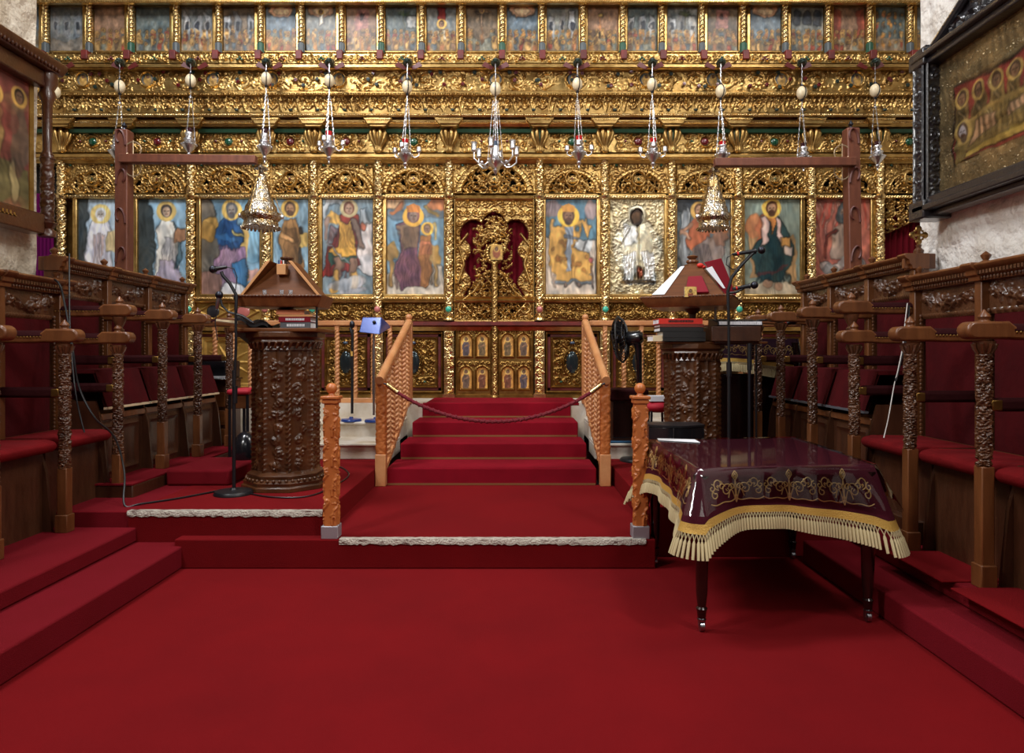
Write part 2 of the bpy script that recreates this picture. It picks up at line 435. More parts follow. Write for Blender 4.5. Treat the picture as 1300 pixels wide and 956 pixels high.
for a_, b_ in ((22, 578), (680, 1196)): MB().box((XP(a_, 9.12), 9.12, ZB), (XP(b_, 9.12), 9.185, ZP(374, 9.08))).build('lower_ground', 'gold_dark', ICO)
def mould(name, prof, m, x0=XL, x1=XR, parent=ICO, **k):
    return MB().prism([(x0, y, z) for y, z in prof], (x1-x0, 0, 0)).build(name, m, parent, **k)
def bandhf(pyt, pyb, y, res=.0085, x0=None, x1=None):
    pyt, pyb = min(pyt, pyb), max(pyt, pyb)
    xa = XP(22, y) if x0 is None else x0; xb = XP(1196, y) if x1 is None else x1
    return HF(xb-xa, ZP(pyt, y)-ZP(pyb, y), res), xa, ZP(pyb, y)
def rope_band(name, pyt, pyb, y, m='gold', step=.03, x0=None, x1=None, slant=True, back=.05):
    f, xa, za = bandhf(pyt, pyb, y, .0085, x0, x1); n = int(f.w/step); h = f.h
    f.A += .012
    for i in range(n+1):
        x = i*step
        if slant: f.line([(x, h*.12), (x+step*.7, h*.88)], h*.2, h*.2, .034, .034)
        else: f.st(x+step/2, h*.5, min(step*.4, h*.38), .036)
    f.A[0, :] = 0; f.A[-1, :] = 0
    mb = relief(MB(), f, xa, y, za); mb.box((xa, y, za), (xa+f.w, y+back, za+f.h)); return mb.build(name, m, ICO, sharp=70)
COLS = [78,157,242,338,398,480,570,685,768,853,937,1030,1117,1192]
ICONS = [(99,147.5),(175.5,237),(255.7,330),(346.7,391.5),(409.4,473.5),(491,563.5),(693,757),(774.5,843),(859.4,927),(945,1015.5),(1035,1104.5)]

# --- lower zone (py 415..505)
mould('plinth', [(9.2,ZB),(9.0,ZB),(9.0,ZB+.04),(9.04,ZB+.06),(9.2,ZB+.06)], 'gold_dark')
mould('lower_rail', [(9.2,ZP(415,9)),(8.98,ZP(415,9)),(8.95,ZP(413,9)),(8.95,ZP(409,9)),(8.99,ZP(408,9)),(9.2,ZP(408,9))], 'red_paint')
mould('lower_rail_moulding', [(9.2,ZP(420,9)),(9.02,ZP(420,9)),(8.99,ZP(415,9)),(9.2,ZP(415,9))], 'gold')
BAYS = [(COLS[i], COLS[i+1]) for i in range(len(COLS)-1)]
for bi, (ca, cb) in enumerate(BAYS):
    if (ca, cb) == (570, 685): continue
    xa, xb = XP(ca+7, 9.08), XP(cb-7, 9.08); za, zb = ZP(499, 9.08), ZP(421, 9.08); w, h = xb-xa, zb-za
    f = HF(w, h, .0085); f.A += .005
    star = bi in (2,)
    if not star:
        f.scrolls(.12, .10, w-.12, h-.10, .13, .035, rnd, 5)
        f.dome(w/2, h/2, .10, .17, .03)
        f.ring(w/2, h/2, .115, .18, .014, .045); f.leaf(w/2, h*.82, PI/2, .08, .03, .05)
    else:
        for k in range(12):
            a = 2*PI*k/12; f.line([(w/2, h/2), (w/2+w*.36*math.cos(a), h/2+h*.36*math.sin(a))], .03, .004, .04, .01)
        f.frame(.11, .11, w-.11, h-.11, .016, .035)
    f.frame(.02, .02, w-.02, h-.02, .018, .055); f.frame(.085, .085, w-.085, h-.085, .012, .045)
    p = relief(MB(), f, xa, 9.1, za).build('lower_panel', 'gold_dark' if not star else 'gold_flat', ICO, sharp=70)
    mb = MB()
    for (x0, x1, z0, z1) in ((xa+.035, xa+.07, za+.035, zb-.035), (xb-.07, xb-.035, za+.035, zb-.035), (xa+.035, xb-.035, za+.035, za+.07), (xa+.035, xb-.035, zb-.07, zb-.035)):
        mb.box((x0, 9.085, z0), (x1, 9.1, z1))
    mb.build('painted_border', 'red_paint', p)
    if not star and w > .5:
        mb = MB(); mb.ball(((xa+xb)/2, 9.085, (za+zb)/2), .085, .035, .155, 20, 10); mb.build('oval_mirror', 'mirror_oval', p)
        MB().ball(((xa+xb)/2, 9.06, zb-.15), .035, .02, .022).build('cabochon', 'gem_blue', p)
        if bi % 2: 
            for q in (-1, 1): MB().ball(((xa+xb)/2+q*.15, 9.06, za+.15), .022, .015, .015).build('cabochon', 'gem_green', p)
for c in COLS:
    xx = XP(c, 9.03)
    f = HF(.13, ZP(418, 9.03)-ZP(500, 9.03), .0085); f.A += .01; f.scrolls(.015, .02, .115, f.h-.02, .105, .032, rnd, 4)
    mb = relief(MB(), f, xx-.065, 9.03, ZP(500, 9.03)); mb.box((xx-.065, 9.03, ZP(500, 9.03)), (xx+.065, 9.12, ZP(418, 9.03)))
    mb.box((xx-.08, 8.97, ZB), (xx+.08, 9.12, ZP(500, 9.03))); mb.build('pilaster', 'gold_pale', ICO, sharp=70)

# --- relief band below the icons (py 376..408)
for bi, (ca, cb) in enumerate(BAYS):
    if (ca, cb) == (570, 685): continue
    y = 9.06; xa, xb = XP(ca+6, y), XP(cb-6, y); za = ZP(407, y); f = HF(xb-xa, ZP(384, y)-za, .0085); f.A += .006
    if bi in (2,):
        w, h = f.w, f.h
        for s0 in (0, 1):
            cx = w*(.27+.46*s0); f.line([(cx-w*.22, h/2), (cx, h*.95), (cx+w*.22, h/2), (cx, h*.05), (cx-w*.22, h/2)], .012, .012, .025, .025)
        f.line([(w/2, 0), (w/2, h)], .01, .01, .025, .025)
        p = relief(MB(), f, xa, y, za).build('frieze_panel', 'gold_flat', ICO, sharp=70)
        for s0, m in ((0, 'frame_black'), (1, 'pink_stone')):
            MB().ball((xa+w*(.27+.46*s0), y-.005, za+h/2), .085, .02, .085, 20).build('painted_disc', m, p)
    else:
        f.scrolls(.01, .01, f.w-.01, f.h-.01, .10, .034, rnd, 6)
        for k in range(int(f.w/.05)): f.leaf(rnd.uniform(0, f.w), rnd.uniform(0, f.h), rnd.uniform(0, 6.3), .06, .016, .03)
        if bi in (4,): f.ring(f.w*.5, f.h*.55, .05, .06, .02, .045)
        relief(MB(), f, xa, y, za).build('frieze_panel', 'gold_dark', ICO, sharp=70)
mould('icon_sill', [(9.2,ZP(384,9)),(9.0,ZP(384,9)),(8.98,ZP(382,9)),(9.02,ZP(380,9)),(9.0,ZP(377,9)),(9.04,ZP(375,9)),(9.2,ZP(375,9))], 'gold')
for a, b in ((22, 574), (681, 1196)):
    rope_band('rope_moulding', 380.5, 377, 9.0, 'gold_pale', .035, XP(a, 9), XP(b, 9))
# --- main columns, frames round the icons
for i, c in enumerate(COLS):
    y = 9.0; xx = XP(c, y); z0, z1 = ZP(405, y), ZP(203, y)
    hf = vine_hf(.042, ZP(252, y)-z0-.04, 10+i % 4, .021, .0075, .06)
    root = MB(); root.grid(hf.cyl(xx, y, z0+.04, .042), None, None, True)
    hf2 = vine_hf(.038, z1-ZP(249, y), 20+i % 3, .022, .0075, .055); root.grid(hf2.cyl(xx, y, ZP(249, y), .038), None, None, True)
    root.lathe(xx, y, [(.075, z0-.02), (.075, z0+.01), (.055, z0+.02), (.068, z0+.03), (.05, z0+.045)], 16)
    zc = ZP(252, y); root.lathe(xx, y, [(.05, zc-.02), (.075, zc), (.08, zc+.03), (.05, zc+.04)], 16)
    col = root.build('column', 'gold_pale', ICO, sharp=70)
    MB().ball((xx, y-.06, ZP(393, y)), .042, .03, .042).build('boss', 'turquoise' if i % 2 == 0 else 'pink_stone', col)
for (a, b) in ICONS+[(1126, 1186)]:
    if a == 1126: continue
    y = 9.05; mb = MB()
    for (x0, x1, z0, z1) in ((XP(a-6, y), XP(a, y), ZP(376, y), ZP(246, y)), (XP(b, y), XP(b+6, y), ZP(376, y), ZP(246, y)), (XP(a-6, y), XP(b+6, y), ZP(253, y), ZP(246, y)), (XP(a-6, y), XP(b+6, y), ZP(377, y), ZP(373.5, y))):
        mb.box((x0, 9.02, z0), (x1, 9.12, z1))
    mb.build('icon_surround', 'gold', ICO, bevel=.012)
for a, b in ((60, 578), (677, 1190)):
    rope_band('rope_moulding', 252, 247.5, 9.02, 'gold_pale', .035, XP(a, 9.02), XP(b, 9.02))

# --- openwork arches above the icons (py 205..246)
def lunette(ca, cb, idx):
    y = 9.04; xa, xb = XP(ca+5, y), XP(cb-5, y); za = ZP(246, y); w = xb-xa; f = HF(w, ZP(205, y)-za, .0075); h = f.h; cx = w/2
    R = min(w*.47, h*1.15); ez = .86 if w > .75 else .95
    f.scrolls(.0, .0, w, h, .15, .032, rnd, 5, wk=.72)
    for k in range(16): f.leaf(rnd.uniform(0, w), rnd.uniform(0, h), rnd.uniform(0, 6.3), .09, .008, .03)
    rho = np.sqrt(((f.X-cx)/R)**2+((f.Z-h*.02)/(R*ez))**2)
    f.A = np.where((rho > .86) & (rho < 1.06), .016, f.A)
    f.A = np.where(rho >= 1.06, np.maximum(f.A*.9, .010), f.A)
    for rr, st in ((R*1.03, .02), (R*.88, .018)): f.ring(cx, h*.02, rr, rr*ez, .008, .042, .05, PI-.05, st)
    for k in range(22):
        a = PI*(k+.5)/22; f.line([(cx+R*.9*math.cos(a), h*.02+R*.9*ez*math.sin(a)), (cx+R*math.cos(a+.04), h*.02+R*ez*math.sin(a+.04))], .007, .007, .03, .03)
    rm = .085
    q = ((f.X-cx)/rm)**2+((f.Z-h*.45)/(rm*1.15))**2
    f.A = np.where(q < 1, 0, f.A); f.ring(cx, h*.45, rm, rm*1.15, .016, .05)
    for k in range(-3, 4):
        t = k*.026; s = math.sqrt(max(0, rm*rm-t*t*.5))*.75
        f.line([(cx+t-s*.7, h*.45-s*.7), (cx+t+s*.7, h*.45+s*.7)], .003, .003, .02, .02); f.line([(cx+t-s*.7, h*.45+s*.7), (cx+t+s*.7, h*.45-s*.7)], .003, .003, .02, .02)
    f.frame(0, 0, w, h, .012, .03)
    mb = MB(); mb.grid(f.P(xa, y, za), f.mask(.004)); p = mb.build('openwork_arch', 'gold', ICO, sharp=70)
    mb = MB()
    for q in (-1, 1): MB().ball((xa+w/2+q*w*.38, y-.035, za+h*.86), .02, .014, .017).build('cabochon', 'gem_green', p)
    MB().ball((xa+w/2, y-.01, za+h*.45), .02, .01, .024).build('cabochon', 'gem_red' if idx % 2 else 'gem_green', p)
for i, (a, b) in enumerate(BAYS): lunette(a, b, i)
# ledge above the arches, frieze with cabochons and vase capitals (165..205)
mould('ledge', [(9.2,ZP(205,8.9)),(8.99,ZP(205,8.9)),(8.97,ZP(203,8.9)),(8.9,ZP(199,8.9)),(8.9,ZP(196,8.9)),(8.95,ZP(193.5,8.9)),(9.2,ZP(193.5,8.9))], 'gold')
rope_band('dentil_moulding', 202.5, 200, 8.93, 'gold_pale', .022, slant=False)
f, xa, za = bandhf(193.5, 165, 9.02); f.A += .006
for i, (ca, cb) in enumerate(BAYS):
    x0, x1 = XP(ca+14, 9.02)-xa, XP(cb-14, 9.02)-xa
    f.scrolls(x0, .03, x1, f.h-.02, .13, .03, rnd, 5); cx = (x0+x1)/2; f.ring(cx, f.h*.47, .075, .07, .013, .04)
    f.scrolls(x0, .0, x1, .05, .05, .02, rnd, 4)
for k in range(700): f.leaf(rnd.uniform(0, f.w), rnd.uniform(0, f.h), rnd.uniform(0, 6.3), .045, .008, rnd.uniform(.014, .026))
FR = relief(MB(), f, xa, 9.02, za).build('cabochon_frieze', 'gold', ICO, sharp=70)
for i, (ca, cb) in enumerate(BAYS):
    cx = XP((ca+cb)/2, 8.98); cz = ZP(180, 8.98)
    MB().ball((cx, 8.985, cz), .055, .03, .05, 16).build('cabochon', ('gem_green','gem_red','gem_green','gem_red','gem_red')[i % 5], FR)
    for q in (-1, 1):
        MB().ball((cx+q*.17, 8.985, cz+.01), .02, .015, .017).build('cabochon', ('gem_red','gem_green')[i % 2], FR)
for c in COLS:
    y = 8.95; xx = XP(c, y); zt, zb_ = ZP(165, y), ZP(193, y)
    mb = MB(); n = 24; V = []; prof = [(0,.022),(.06,.055),(.14,.035),(.3,.05),(.55,.105),(.8,.13),(.93,.115),(1,.075)]
    hh = zt-zb_
    for k in range(8):
        a = 2*PI*k/8+PI/8; mb.tube([(xx+r*.8*math.cos(a), y+r*.6*math.sin(a), zb_+hh*t) for t, r in prof], [.018, .02, .016, .02, .026, .03, .026, .012], 6)
    cap = mb.build('vase_capital', 'gold', ICO, sharp=70)
    MB().lathe(xx, y, [(r*.72, zb_+hh*t) for t, r in prof], 16, 1, .7).build('capital_core', 'green_paint' if c % 2 else 'gold_dark', cap)
# stepped cornice 148..165
mould('green_fillet', [(9.2,ZP(165,8.85)),(8.95,ZP(165,8.85)),(8.93,ZP(161,8.85)),(9.2,ZP(161,8.85))], 'green_paint')
mould('cornice_bed', [(9.2,ZP(160.8,8.9)),(8.9,ZP(160.8,8.9)),(8.86,ZP(157,8.9)),(8.86,ZP(153.5,8.9)),(9.2,ZP(153.5,8.9))], 'gold')
rope_band('bead_moulding', 157, 153.8, 8.87, 'gold_pale', .024, slant=False)
mould('cornice_soffit', [(9.2,ZP(153.5,8.86)),(8.92,ZP(153.5,8.86)),(8.92,ZP(148.5,8.86)),(9.2,ZP(148.5,8.86))], 'red_paint')
for c in COLS:
    x = XP(c, 8.85); mb = MB()
    mb.prism([(x-.19, 8.8, ZP(149, 8.8)), (x+.19, 8.8, ZP(149, 8.8)), (x+.13, 8.8, ZP(157, 8.8)), (x-.13, 8.8, ZP(157, 8.8))], (0, .2, 0))
    mb.prism([(x-.13, 8.82, ZP(157, 8.8)), (x+.13, 8.82, ZP(157, 8.8)), (x+.09, 8.82, ZP(160, 8.8)), (x-.09, 8.82, ZP(160, 8.8))], (0, .2, 0))
    g = mb.build('cornice_block', 'gold', ICO, bevel=.008)
    mb = MB()
    for k in range(13): mb.ball((x-.15+k*.025, 8.79, ZP(151.5, 8.8)), .009, .009, .012, 6, 4)
    mb.build('bead_row', 'gold_pale', g)
mould('cornice_fascia', [(9.2,ZP(148.5,8.82)),(8.8,ZP(148.5,8.82)),(8.79,ZP(143,8.82)),(9.2,ZP(143,8.82))], 'gold')
rope_band('dentil_moulding', 148, 143.5, 8.8, 'gold_pale', .024, slant=False)
# acanthus frieze 122..143
f, xa, za = bandhf(143, 121.5, 8.8); f.A += .008; n = int(f.w/.115)
for i in range(n+1):
    x = (i+.5)*f.w/n; h = f.h
    if i % 2: 
        f.line([(x, .01), (x-.03, h*.5), (x-.01, h*.93)], .02, .016, .02, .045); f.line([(x, .01), (x+.03, h*.5), (x+.04, h*.9)], .016, .012, .02, .04)
        for q in (-1, 1): f.spiral(x+q*.035, h*.7, .03, 0, 1, q, .009, .045)
    else:
        for k in range(5):
            a = PI*(k+.5)/5; f.line([(x, h*.15), (x+.05*math.cos(a), h*.15+h*.72*math.sin(a))], .007, .012, .015, .045)
for k in range(500): f.leaf(rnd.uniform(0, f.w), rnd.uniform(0, f.h), rnd.uniform(.6, 2.5), .05, .008, rnd.uniform(.02, .035))
relief(MB(), f, xa, 8.8, za).build('acanthus_frieze', 'gold', ICO, sharp=70)
for i in range(0, n+1, 3): MB().ball((xa+(i+.5)*f.w/n, 8.77, za+f.h*.12), .026, .014, .018).build('acanthus_stud', 'drag_green', ICO)
mould('mid_cornice', [(9.2,ZP(121.5,8.8)),(8.76,ZP(121.5,8.76)),(8.72,ZP(118,8.72)),(8.72,ZP(116.5,8.72)),(8.76,ZP(115,8.76)),(9.2,ZP(115,8.8))], 'gold')
rope_band('rope_moulding', 121.5, 118, 8.735, 'gold', .03)
# vine frieze with grapes and medallions 88..115
f, xa, za = bandhf(115, 88, 8.82); f.A += .006; per = .78; n = int(f.w/per)+1; gr = {'gem_green': MB(), 'gem_red': MB()}; GB = []
for i in range(n*2):
    x = (i+.5)*per/2; h = f.h; up = i % 2
    f.spiral(x, h*.5, h*.4, -PI/2 if up else PI/2, 1.3, 1 if up else -1, .009, .032)
    for k in range(9):
        a = rnd.uniform(0, 6.3); f.leaf(x+h*.42*math.cos(a), h*.5+h*.38*math.sin(a), a+1, .05, .013, .03)
    for k in range(34): f.leaf(rnd.uniform(x-.2, x+.2), rnd.uniform(0, h), rnd.uniform(0, 6.3), .045, .009, rnd.uniform(.014, .03))
    for k in range(3):
        gx, gz = x+rnd.uniform(-.19, .19), h*rnd.choice([.2, .45, .8])+rnd.uniform(-.02, .02)
        pass
        g = MB()
        for q in range(7):
            a = q*PI/3; r0 = 0 if q == 6 else .016; g.ball((xa+gx+r0*math.cos(a), 8.785-(.008 if q == 6 else 0), za+gz+r0*math.sin(a)), .012, .012, .012, 6, 4)
        GB.append((g, 'drag_green' if (i+k) % 2 else 'gem_red'))
MED = [105,187,270,345,430,516,629,728,820,905,992,1088]
for c in MED:
    x = XP(c, 8.8)-xa; q = ((f.X-x)/.1)**2+((f.Z-f.h*.5)/.105)**2; f.A = np.where(q < 1, 0, f.A); f.ring(x, f.h*.5, .09, .095, .013, .045)
VF = relief(MB(), f, xa, 8.82, za).build('vine_frieze', 'gold', ICO, sharp=70)
for g, c in GB: g.build('grape_bunch', c, VF)
for c in MED:
    P = Paint(.17, .17, 18, (70,86,96), c); P.ell(50, 40, 34, 40, (176,132,62)); P.head(50, 66, 13, hr=1.7); P.noise(.15)
    x = XP(c, 8.8); z = za+f.h*.5
    s = MB(); nn = 24
    U, T = np.meshgrid(np.linspace(0, 2*PI, nn, endpoint=False), np.linspace(1, .02, 6)); G = np.stack([x+.082*T*np.cos(U), 8.81-.012*(1-T*T), z+.088*T*np.sin(U)], -1)
    L = P.lin(); ii = np.clip(((T*np.sin(U)*.5+.5)*(P.ny-1)).astype(int), 0, P.ny-1); jj = np.clip(((T*np.cos(U)*.5+.5)*(P.nx-1)).astype(int), 0, P.nx-1)
    s.grid(G, None, L[ii, jj], True); s.build('medallion', 'painting', VF, color=True)
mould('upper_cornice', [(9.2,ZP(88,8.75)),(8.76,ZP(88,8.75)),(8.68,ZP(85,8.68)),(8.68,ZP(82,8.68)),(8.74,ZP(80,8.72)),(9.2,ZP(80,8.72))], 'gold')
rope_band('bead_moulding', 88, 85.5, 8.73, 'gold', .022, slant=False)
f, xa, za = bandhf(80, 69, 8.8); f.A += .008; f.scrolls(0, 0, f.w, f.h, .085, .03, rnd, 5)
SF = relief(MB(), f, xa, 8.8, za).build('predella_frieze', 'gold', ICO, sharp=70)
rope_band('rope_moulding', 69.5, 67, 8.86, 'gold', .03, back=.2)

# --- upper order of small icons (py 5..68)
UP = [(28,52),(64,107),(120,160),(173,217),(230.5,271),(284,324),(338,376.5),(388,427),(440,478),(490,529),(542,579),(592,631.5),(643.5,682.5),(694,734),(746,784.5),(796.5,834),(846.5,885),(897.5,936),(951.5,991),(1003,1045),(1057,1097.5),(1110,1148.5),(1162,1196)]
yu = 8.94
for i, (a, b) in enumerate(UP):
    mb = MB()
    for (x0, x1, z0, z1) in ((a-5, a, 68, 5), (b, b+5, 68, 5), (a-5, b+5, 8.5, 4), (a-5, b+5, 69, 66)):
        mb.box((XP(x0, yu), yu-.05, ZP(z0, yu)), (XP(x1, yu), yu+.04, ZP(z1, yu)))
    mb.build('icon_surround', 'gold', ICO, bevel=.012)
    if i:
        c = (UP[i-1][1]+a)/2; xx = XP(c, 8.87); y = 8.87; za, zt = ZP(54, y), ZP(2, y)
        f = HF(2*PI*.028, zt-za, .009, True); w = f.w
        for k in range(2):
            pts = [(w*(k/2)+t*w*5, t*f.h) for t in np.linspace(0, 1, 70)]; f.line(pts, .012, .012, .016, .016)
        mb = MB(); mb.grid(f.cyl(xx, y, za, .026), None, None, True); mb.lathe(xx, y, [(.03, za-.01), (.045, za), (.045, za+.015), (.03, za+.025)], 12)
        col = mb.build('small_column', 'gold_pale', ICO, sharp=70)
        mb = MB(); mb.lathe(xx, y, [(.04, ZP(67, y)), (.042, za-.02), (.03, za)], 10)
        for k in range(8):
            an = 2*PI*k/8; mb.tube([(xx+.04*math.cos(an), y+.04*math.sin(an), ZP(67, y)), (xx+.04*math.cos(an), y+.04*math.sin(an), za-.02)], .006, 4)
        mb.build('column_base', 'grey_paint' if i % 3 else 'green_paint', col)
        MB().box((xx-.04, 8.75, ZP(79.5, y)), (xx+.04, 8.86, ZP(68, y))).build('column_block', 'red_paint', SF, bevel=.008)
        if i < len(UP):
            xm = XP((a+b)/2, 8.76); mb = MB()
            for q in (-.025, .025, 0): mb.ball((xm+q, 8.765, ZP(75 if q else 72.5, 8.76)), .018, .014, .015, 8, 5)
            mb.build('cabochon', ('gem_red', 'gem_green')[i % 2], SF)
mould('top_cornice', [(9.2,ZP(5,8.9)),(8.82,ZP(5,8.82)),(8.72,ZP(2,8.72)),(8.72,ZP(-3,8.72)),(8.76,ZP(-5,8.76)),(9.2,ZP(-5,8.76))], 'gold')
rope_band('rope_moulding', 3.5, 0, 8.74, 'gold_pale', .03)
f, xa, za = bandhf(-5, -30, 8.82); f.A += .008; f.scrolls(0, 0, f.w, f.h, .2, .035, rnd, 6)
relief(MB(), f, xa, 8.82, za).build('vine_frieze', 'gold', ICO, sharp=70)
mould('crowning_cornice', [(9.2,ZP(-30,8.8)),(8.8,ZP(-30,8.8)),(8.7,ZP(-34,8.7)),(8.7,ZP(-40,8.7)),(9.2,ZP(-40,8.7))], 'gold')

# --- central doorway: openwork over a curtain, then the closed doors
y = 9.05; xa, xb = XP(577, y), XP(678, y); za, zt = ZP(408, y), ZP(253, y); w, h = xb-xa, zt-za
f = HF(w, h, .0075); X, Z = f.X, f.Z; cx = w/2
k = w/101.
def U(px, py): return ((px-577)*k, (408-py)*k)
def inc(px, py, rx, ry): 
    a, b = U(px, py); return ((X-a)/(rx*k))**2+((Z-b)/(ry*k))**2 < 1
hole = inc(627, 292, 17, 23) | inc(601, 298, 17, 19) | inc(654, 298, 17, 19)
hole |= (X > U(588, 0)[0]) & (X < U(667, 0)[0]) & (Z < U(0, 296)[1])
side = (X < U(588+5, 0)[0]+.05*np.sin(Z*15)) | (X > U(667-5, 0)[0]-.05*np.sin(Z*15))
hole &= ~(side & (Z < U(0, 306)[1]))
flank = Z < U(0, 408)[1]+ (66*k)*(1-np.clip(np.abs(X-cx)/(50*k), 0, 1)**2)+.10*k
star = ((X-cx)/(17*k))**2+((Z-U(0, 291)[1])/(17*k))**2 < 1
band = ((np.abs(X-cx+18*k) < 9*k) | (np.abs(X-cx-16*k) < 7*k)) & (Z < U(0, 285)[1])
g = HF(w, h, .0075); g.scrolls(0, 0, w, h, .12, .035, rnd, 7)
for kk in range(70): g.leaf(rnd.uniform(0, w), rnd.uniform(0, h), rnd.uniform(0, 6.3), .07, .012, .035)
sp = HF(w, h, .0075)
for kk in range(110):
    a = rnd.uniform(0, 6.3); rr = rnd.uniform(.02, .19); px_, pz_ = cx+rr*math.cos(a), U(0, 291)[1]+rr*math.sin(a); sp.leaf(px_, pz_, rnd.uniform(0, 6.3), .055, .008, .03)
for kk in range(150): sp.leaf(cx+rnd.choice([-18, -14, 15])*k+rnd.uniform(-8, 8)*k, rnd.uniform(.3, U(0, 290)[1]), rnd.uniform(0, 6.3), .05, .007, .025)
A = np.where(~hole, np.maximum(g.A, .012), 0)
g2 = HF(w, h, .0075); g2.scrolls(0, 0, w, h, .13, .035, rnd, 6, wk=.7)
for kk in range(60): g2.leaf(rnd.uniform(0, w), rnd.uniform(0, h*.5), rnd.uniform(0, 6.3), .06, .008, .035)
A = np.where(hole & flank, g2.A*1.1, A); A = np.where(hole & ~flank & (star | band), sp.A, A)
f.A = A
f.A = np.where(((X-cx)/(11*k))**2+((Z-U(0, 322)[1])/(14*k))**2 < 1, 0, f.A)
f.ring(cx, U(0, 322)[1], 9*k, 11*k, .03, .05, bead=.035); f.dome(cx, U(0, 322)[1], 7*k, 8*k, .04)
for sgn in (-1, 1):
    f.spiral(cx+sgn*38*k, U(0, 392)[1], .10, PI/2, 1.1, -sgn, .022, .055)
    f.line([(cx+sgn*30*k, .12), (cx+sgn*42*k, .26), (cx+sgn*25*k, .40), (cx+sgn*16*k, .55)], .02, .012, .05, .05)
    f.line([(cx+sgn*46*k, .5), (cx+sgn*38*k, .75), (cx+sgn*45*k, 1.0), (cx+sgn*34*k, 1.15)], .02, .014, .05, .04)
f.frame(0, 0, w, h, .025, .05)
DG = thing('royal_doors', (XP(628, y), y, ZB), 'gilded central double doors with openwork top and small saints, at the stair head', 'door')
mb = MB(); mb.grid(f.P(xa, y, za), f.mask(.003)); mb.build('openwork_crest', 'gold', DG, sharp=70)
xc = XP(628, 9.0); pf = vine_hf(.03, ZP(332, 9)-ZP(503, 9), 31, .014)
mb = MB(); mb.grid(pf.cyl(xc, 9.0, ZP(503, 9), .03), None, None, True); mb.lathe(xc, 9.0, [(.06, ZB), (.06, ZB+.03), (.035, ZB+.05)], 12); mb.build('door_post', 'gold', DG, sharp=70)
PR = Paint(.16, .2, 22, (196,150,66), 5); PR.ell(40, 50, 25, 40, (150,80,50)); PR.head(40, 70, 12, hr=1.6); PR.noise(.1)
paint_panel('medallion', PR, xc-.055, 8.99, ZP(330, 9), DG)
for sgn, (pa, pb) in ((-1, (579, 624.5)), (1, (632, 677))):
    yl = 9.06; x0, x1 = XP(pa, yl), XP(pb, yl); z0, z1 = ZP(503.5, yl), ZP(410, yl); w, h = x1-x0, z1-z0
    f = HF(w, h, .0075); f.A += .03; arches = []
    for r in range(2):
        for c in range(2):
            ax = w*(.28+.45*c); az = h*(.10+.44*r); aw, ah = w*.16, h*.31
            ins = ((np.abs(f.X-ax) < aw) & (f.Z > az) & (f.Z < az+ah-aw)) | (((f.X-ax)**2+(f.Z-az-ah+aw)**2 < aw*aw) & (f.Z > az))
            f.A = np.where(ins, 0, f.A); f.ring(ax, az+ah-aw, aw+.01, aw+.01, .012, .045, 0, PI); f.line([(ax-aw-.01, az), (ax-aw-.01, az+ah-aw)], .012, .012, .045, .045); f.line([(ax+aw+.01, az), (ax+aw+.01, az+ah-aw)], .012, .012, .045, .045)
            f.line([(ax-aw, az), (ax+aw, az)], .012, .012, .045, .045)
            arches.append((ax, az, aw, ah))
    for r in range(2): f.scrolls(.02, h*(.41+.44*r), w-.02, h*(.41+.44*r)+.07, .07, .05, rnd, 4)
    f.frame(.01, .01, w-.01, h-.01, .015, .055)
    leafo = relief(MB(), f, x0, yl, z0).build('door_leaf', 'gold_dark', DG, sharp=70)
    for q, (ax, az, aw, ah) in enumerate(arches):
        P = Paint(2*aw, ah, 34, (228,160,70), int(q+pa)); cw = P.w/2
        P.poly([(cw-14, 6), (cw-17, 50), (cw-9, 66), (cw+9, 66), (cw+16, 50), (cw+12, 6)], ((110,86,70),(128,70,46),(96,84,92),(120,96,60))[(q+(sgn > 0)) % 4]); P.folds(cw, 8, 58, 22, (70,54,48), 4, .6)
        P.head(cw, 76, 7.5, hr=1.6, halo=(244,192,96)); P.line(cw-6, 45, cw+8, 52, 5, (150,110,80)); P.noise(.12)
        paint_panel('saint_panel', P, x0+ax-aw, yl-.004, z0+az, leafo)
mould('door_lintel', [(9.2,ZP(411,9)),(9.02,ZP(411,9)),(9.0,ZP(409,9)),(9.02,ZP(406,9)),(9.2,ZP(406,9))], 'gold_dark', XP(576, 9), XP(680, 9))
def curtain(name, x0, x1, z0, z1, y, m, label, n=9, amp=.02):
    xs = np.linspace(x0, x1, n*8); zs = np.linspace(z0, z1, 12); Xg, Zg = np.meshgrid(xs, zs)
    Yg = y+amp*np.sin((Xg-x0)/(x1-x0)*n*2*PI+.3*np.sin(Zg*5)); G = np.stack([Xg, Yg, Zg], -1)
    mb = MB(); mb.grid(G); mb.grid((G+np.array((0, .008, 0)))[:, ::-1]); return tag(mb.build(name, m), label, 'curtain')
curtain('curtain', XP(578, 9.13), XP(678, 9.13), ZP(409, 9.1), ZP(256, 9.1), 9.14, 'curtain', 'deep red curtain hanging behind the openwork of the central doors')
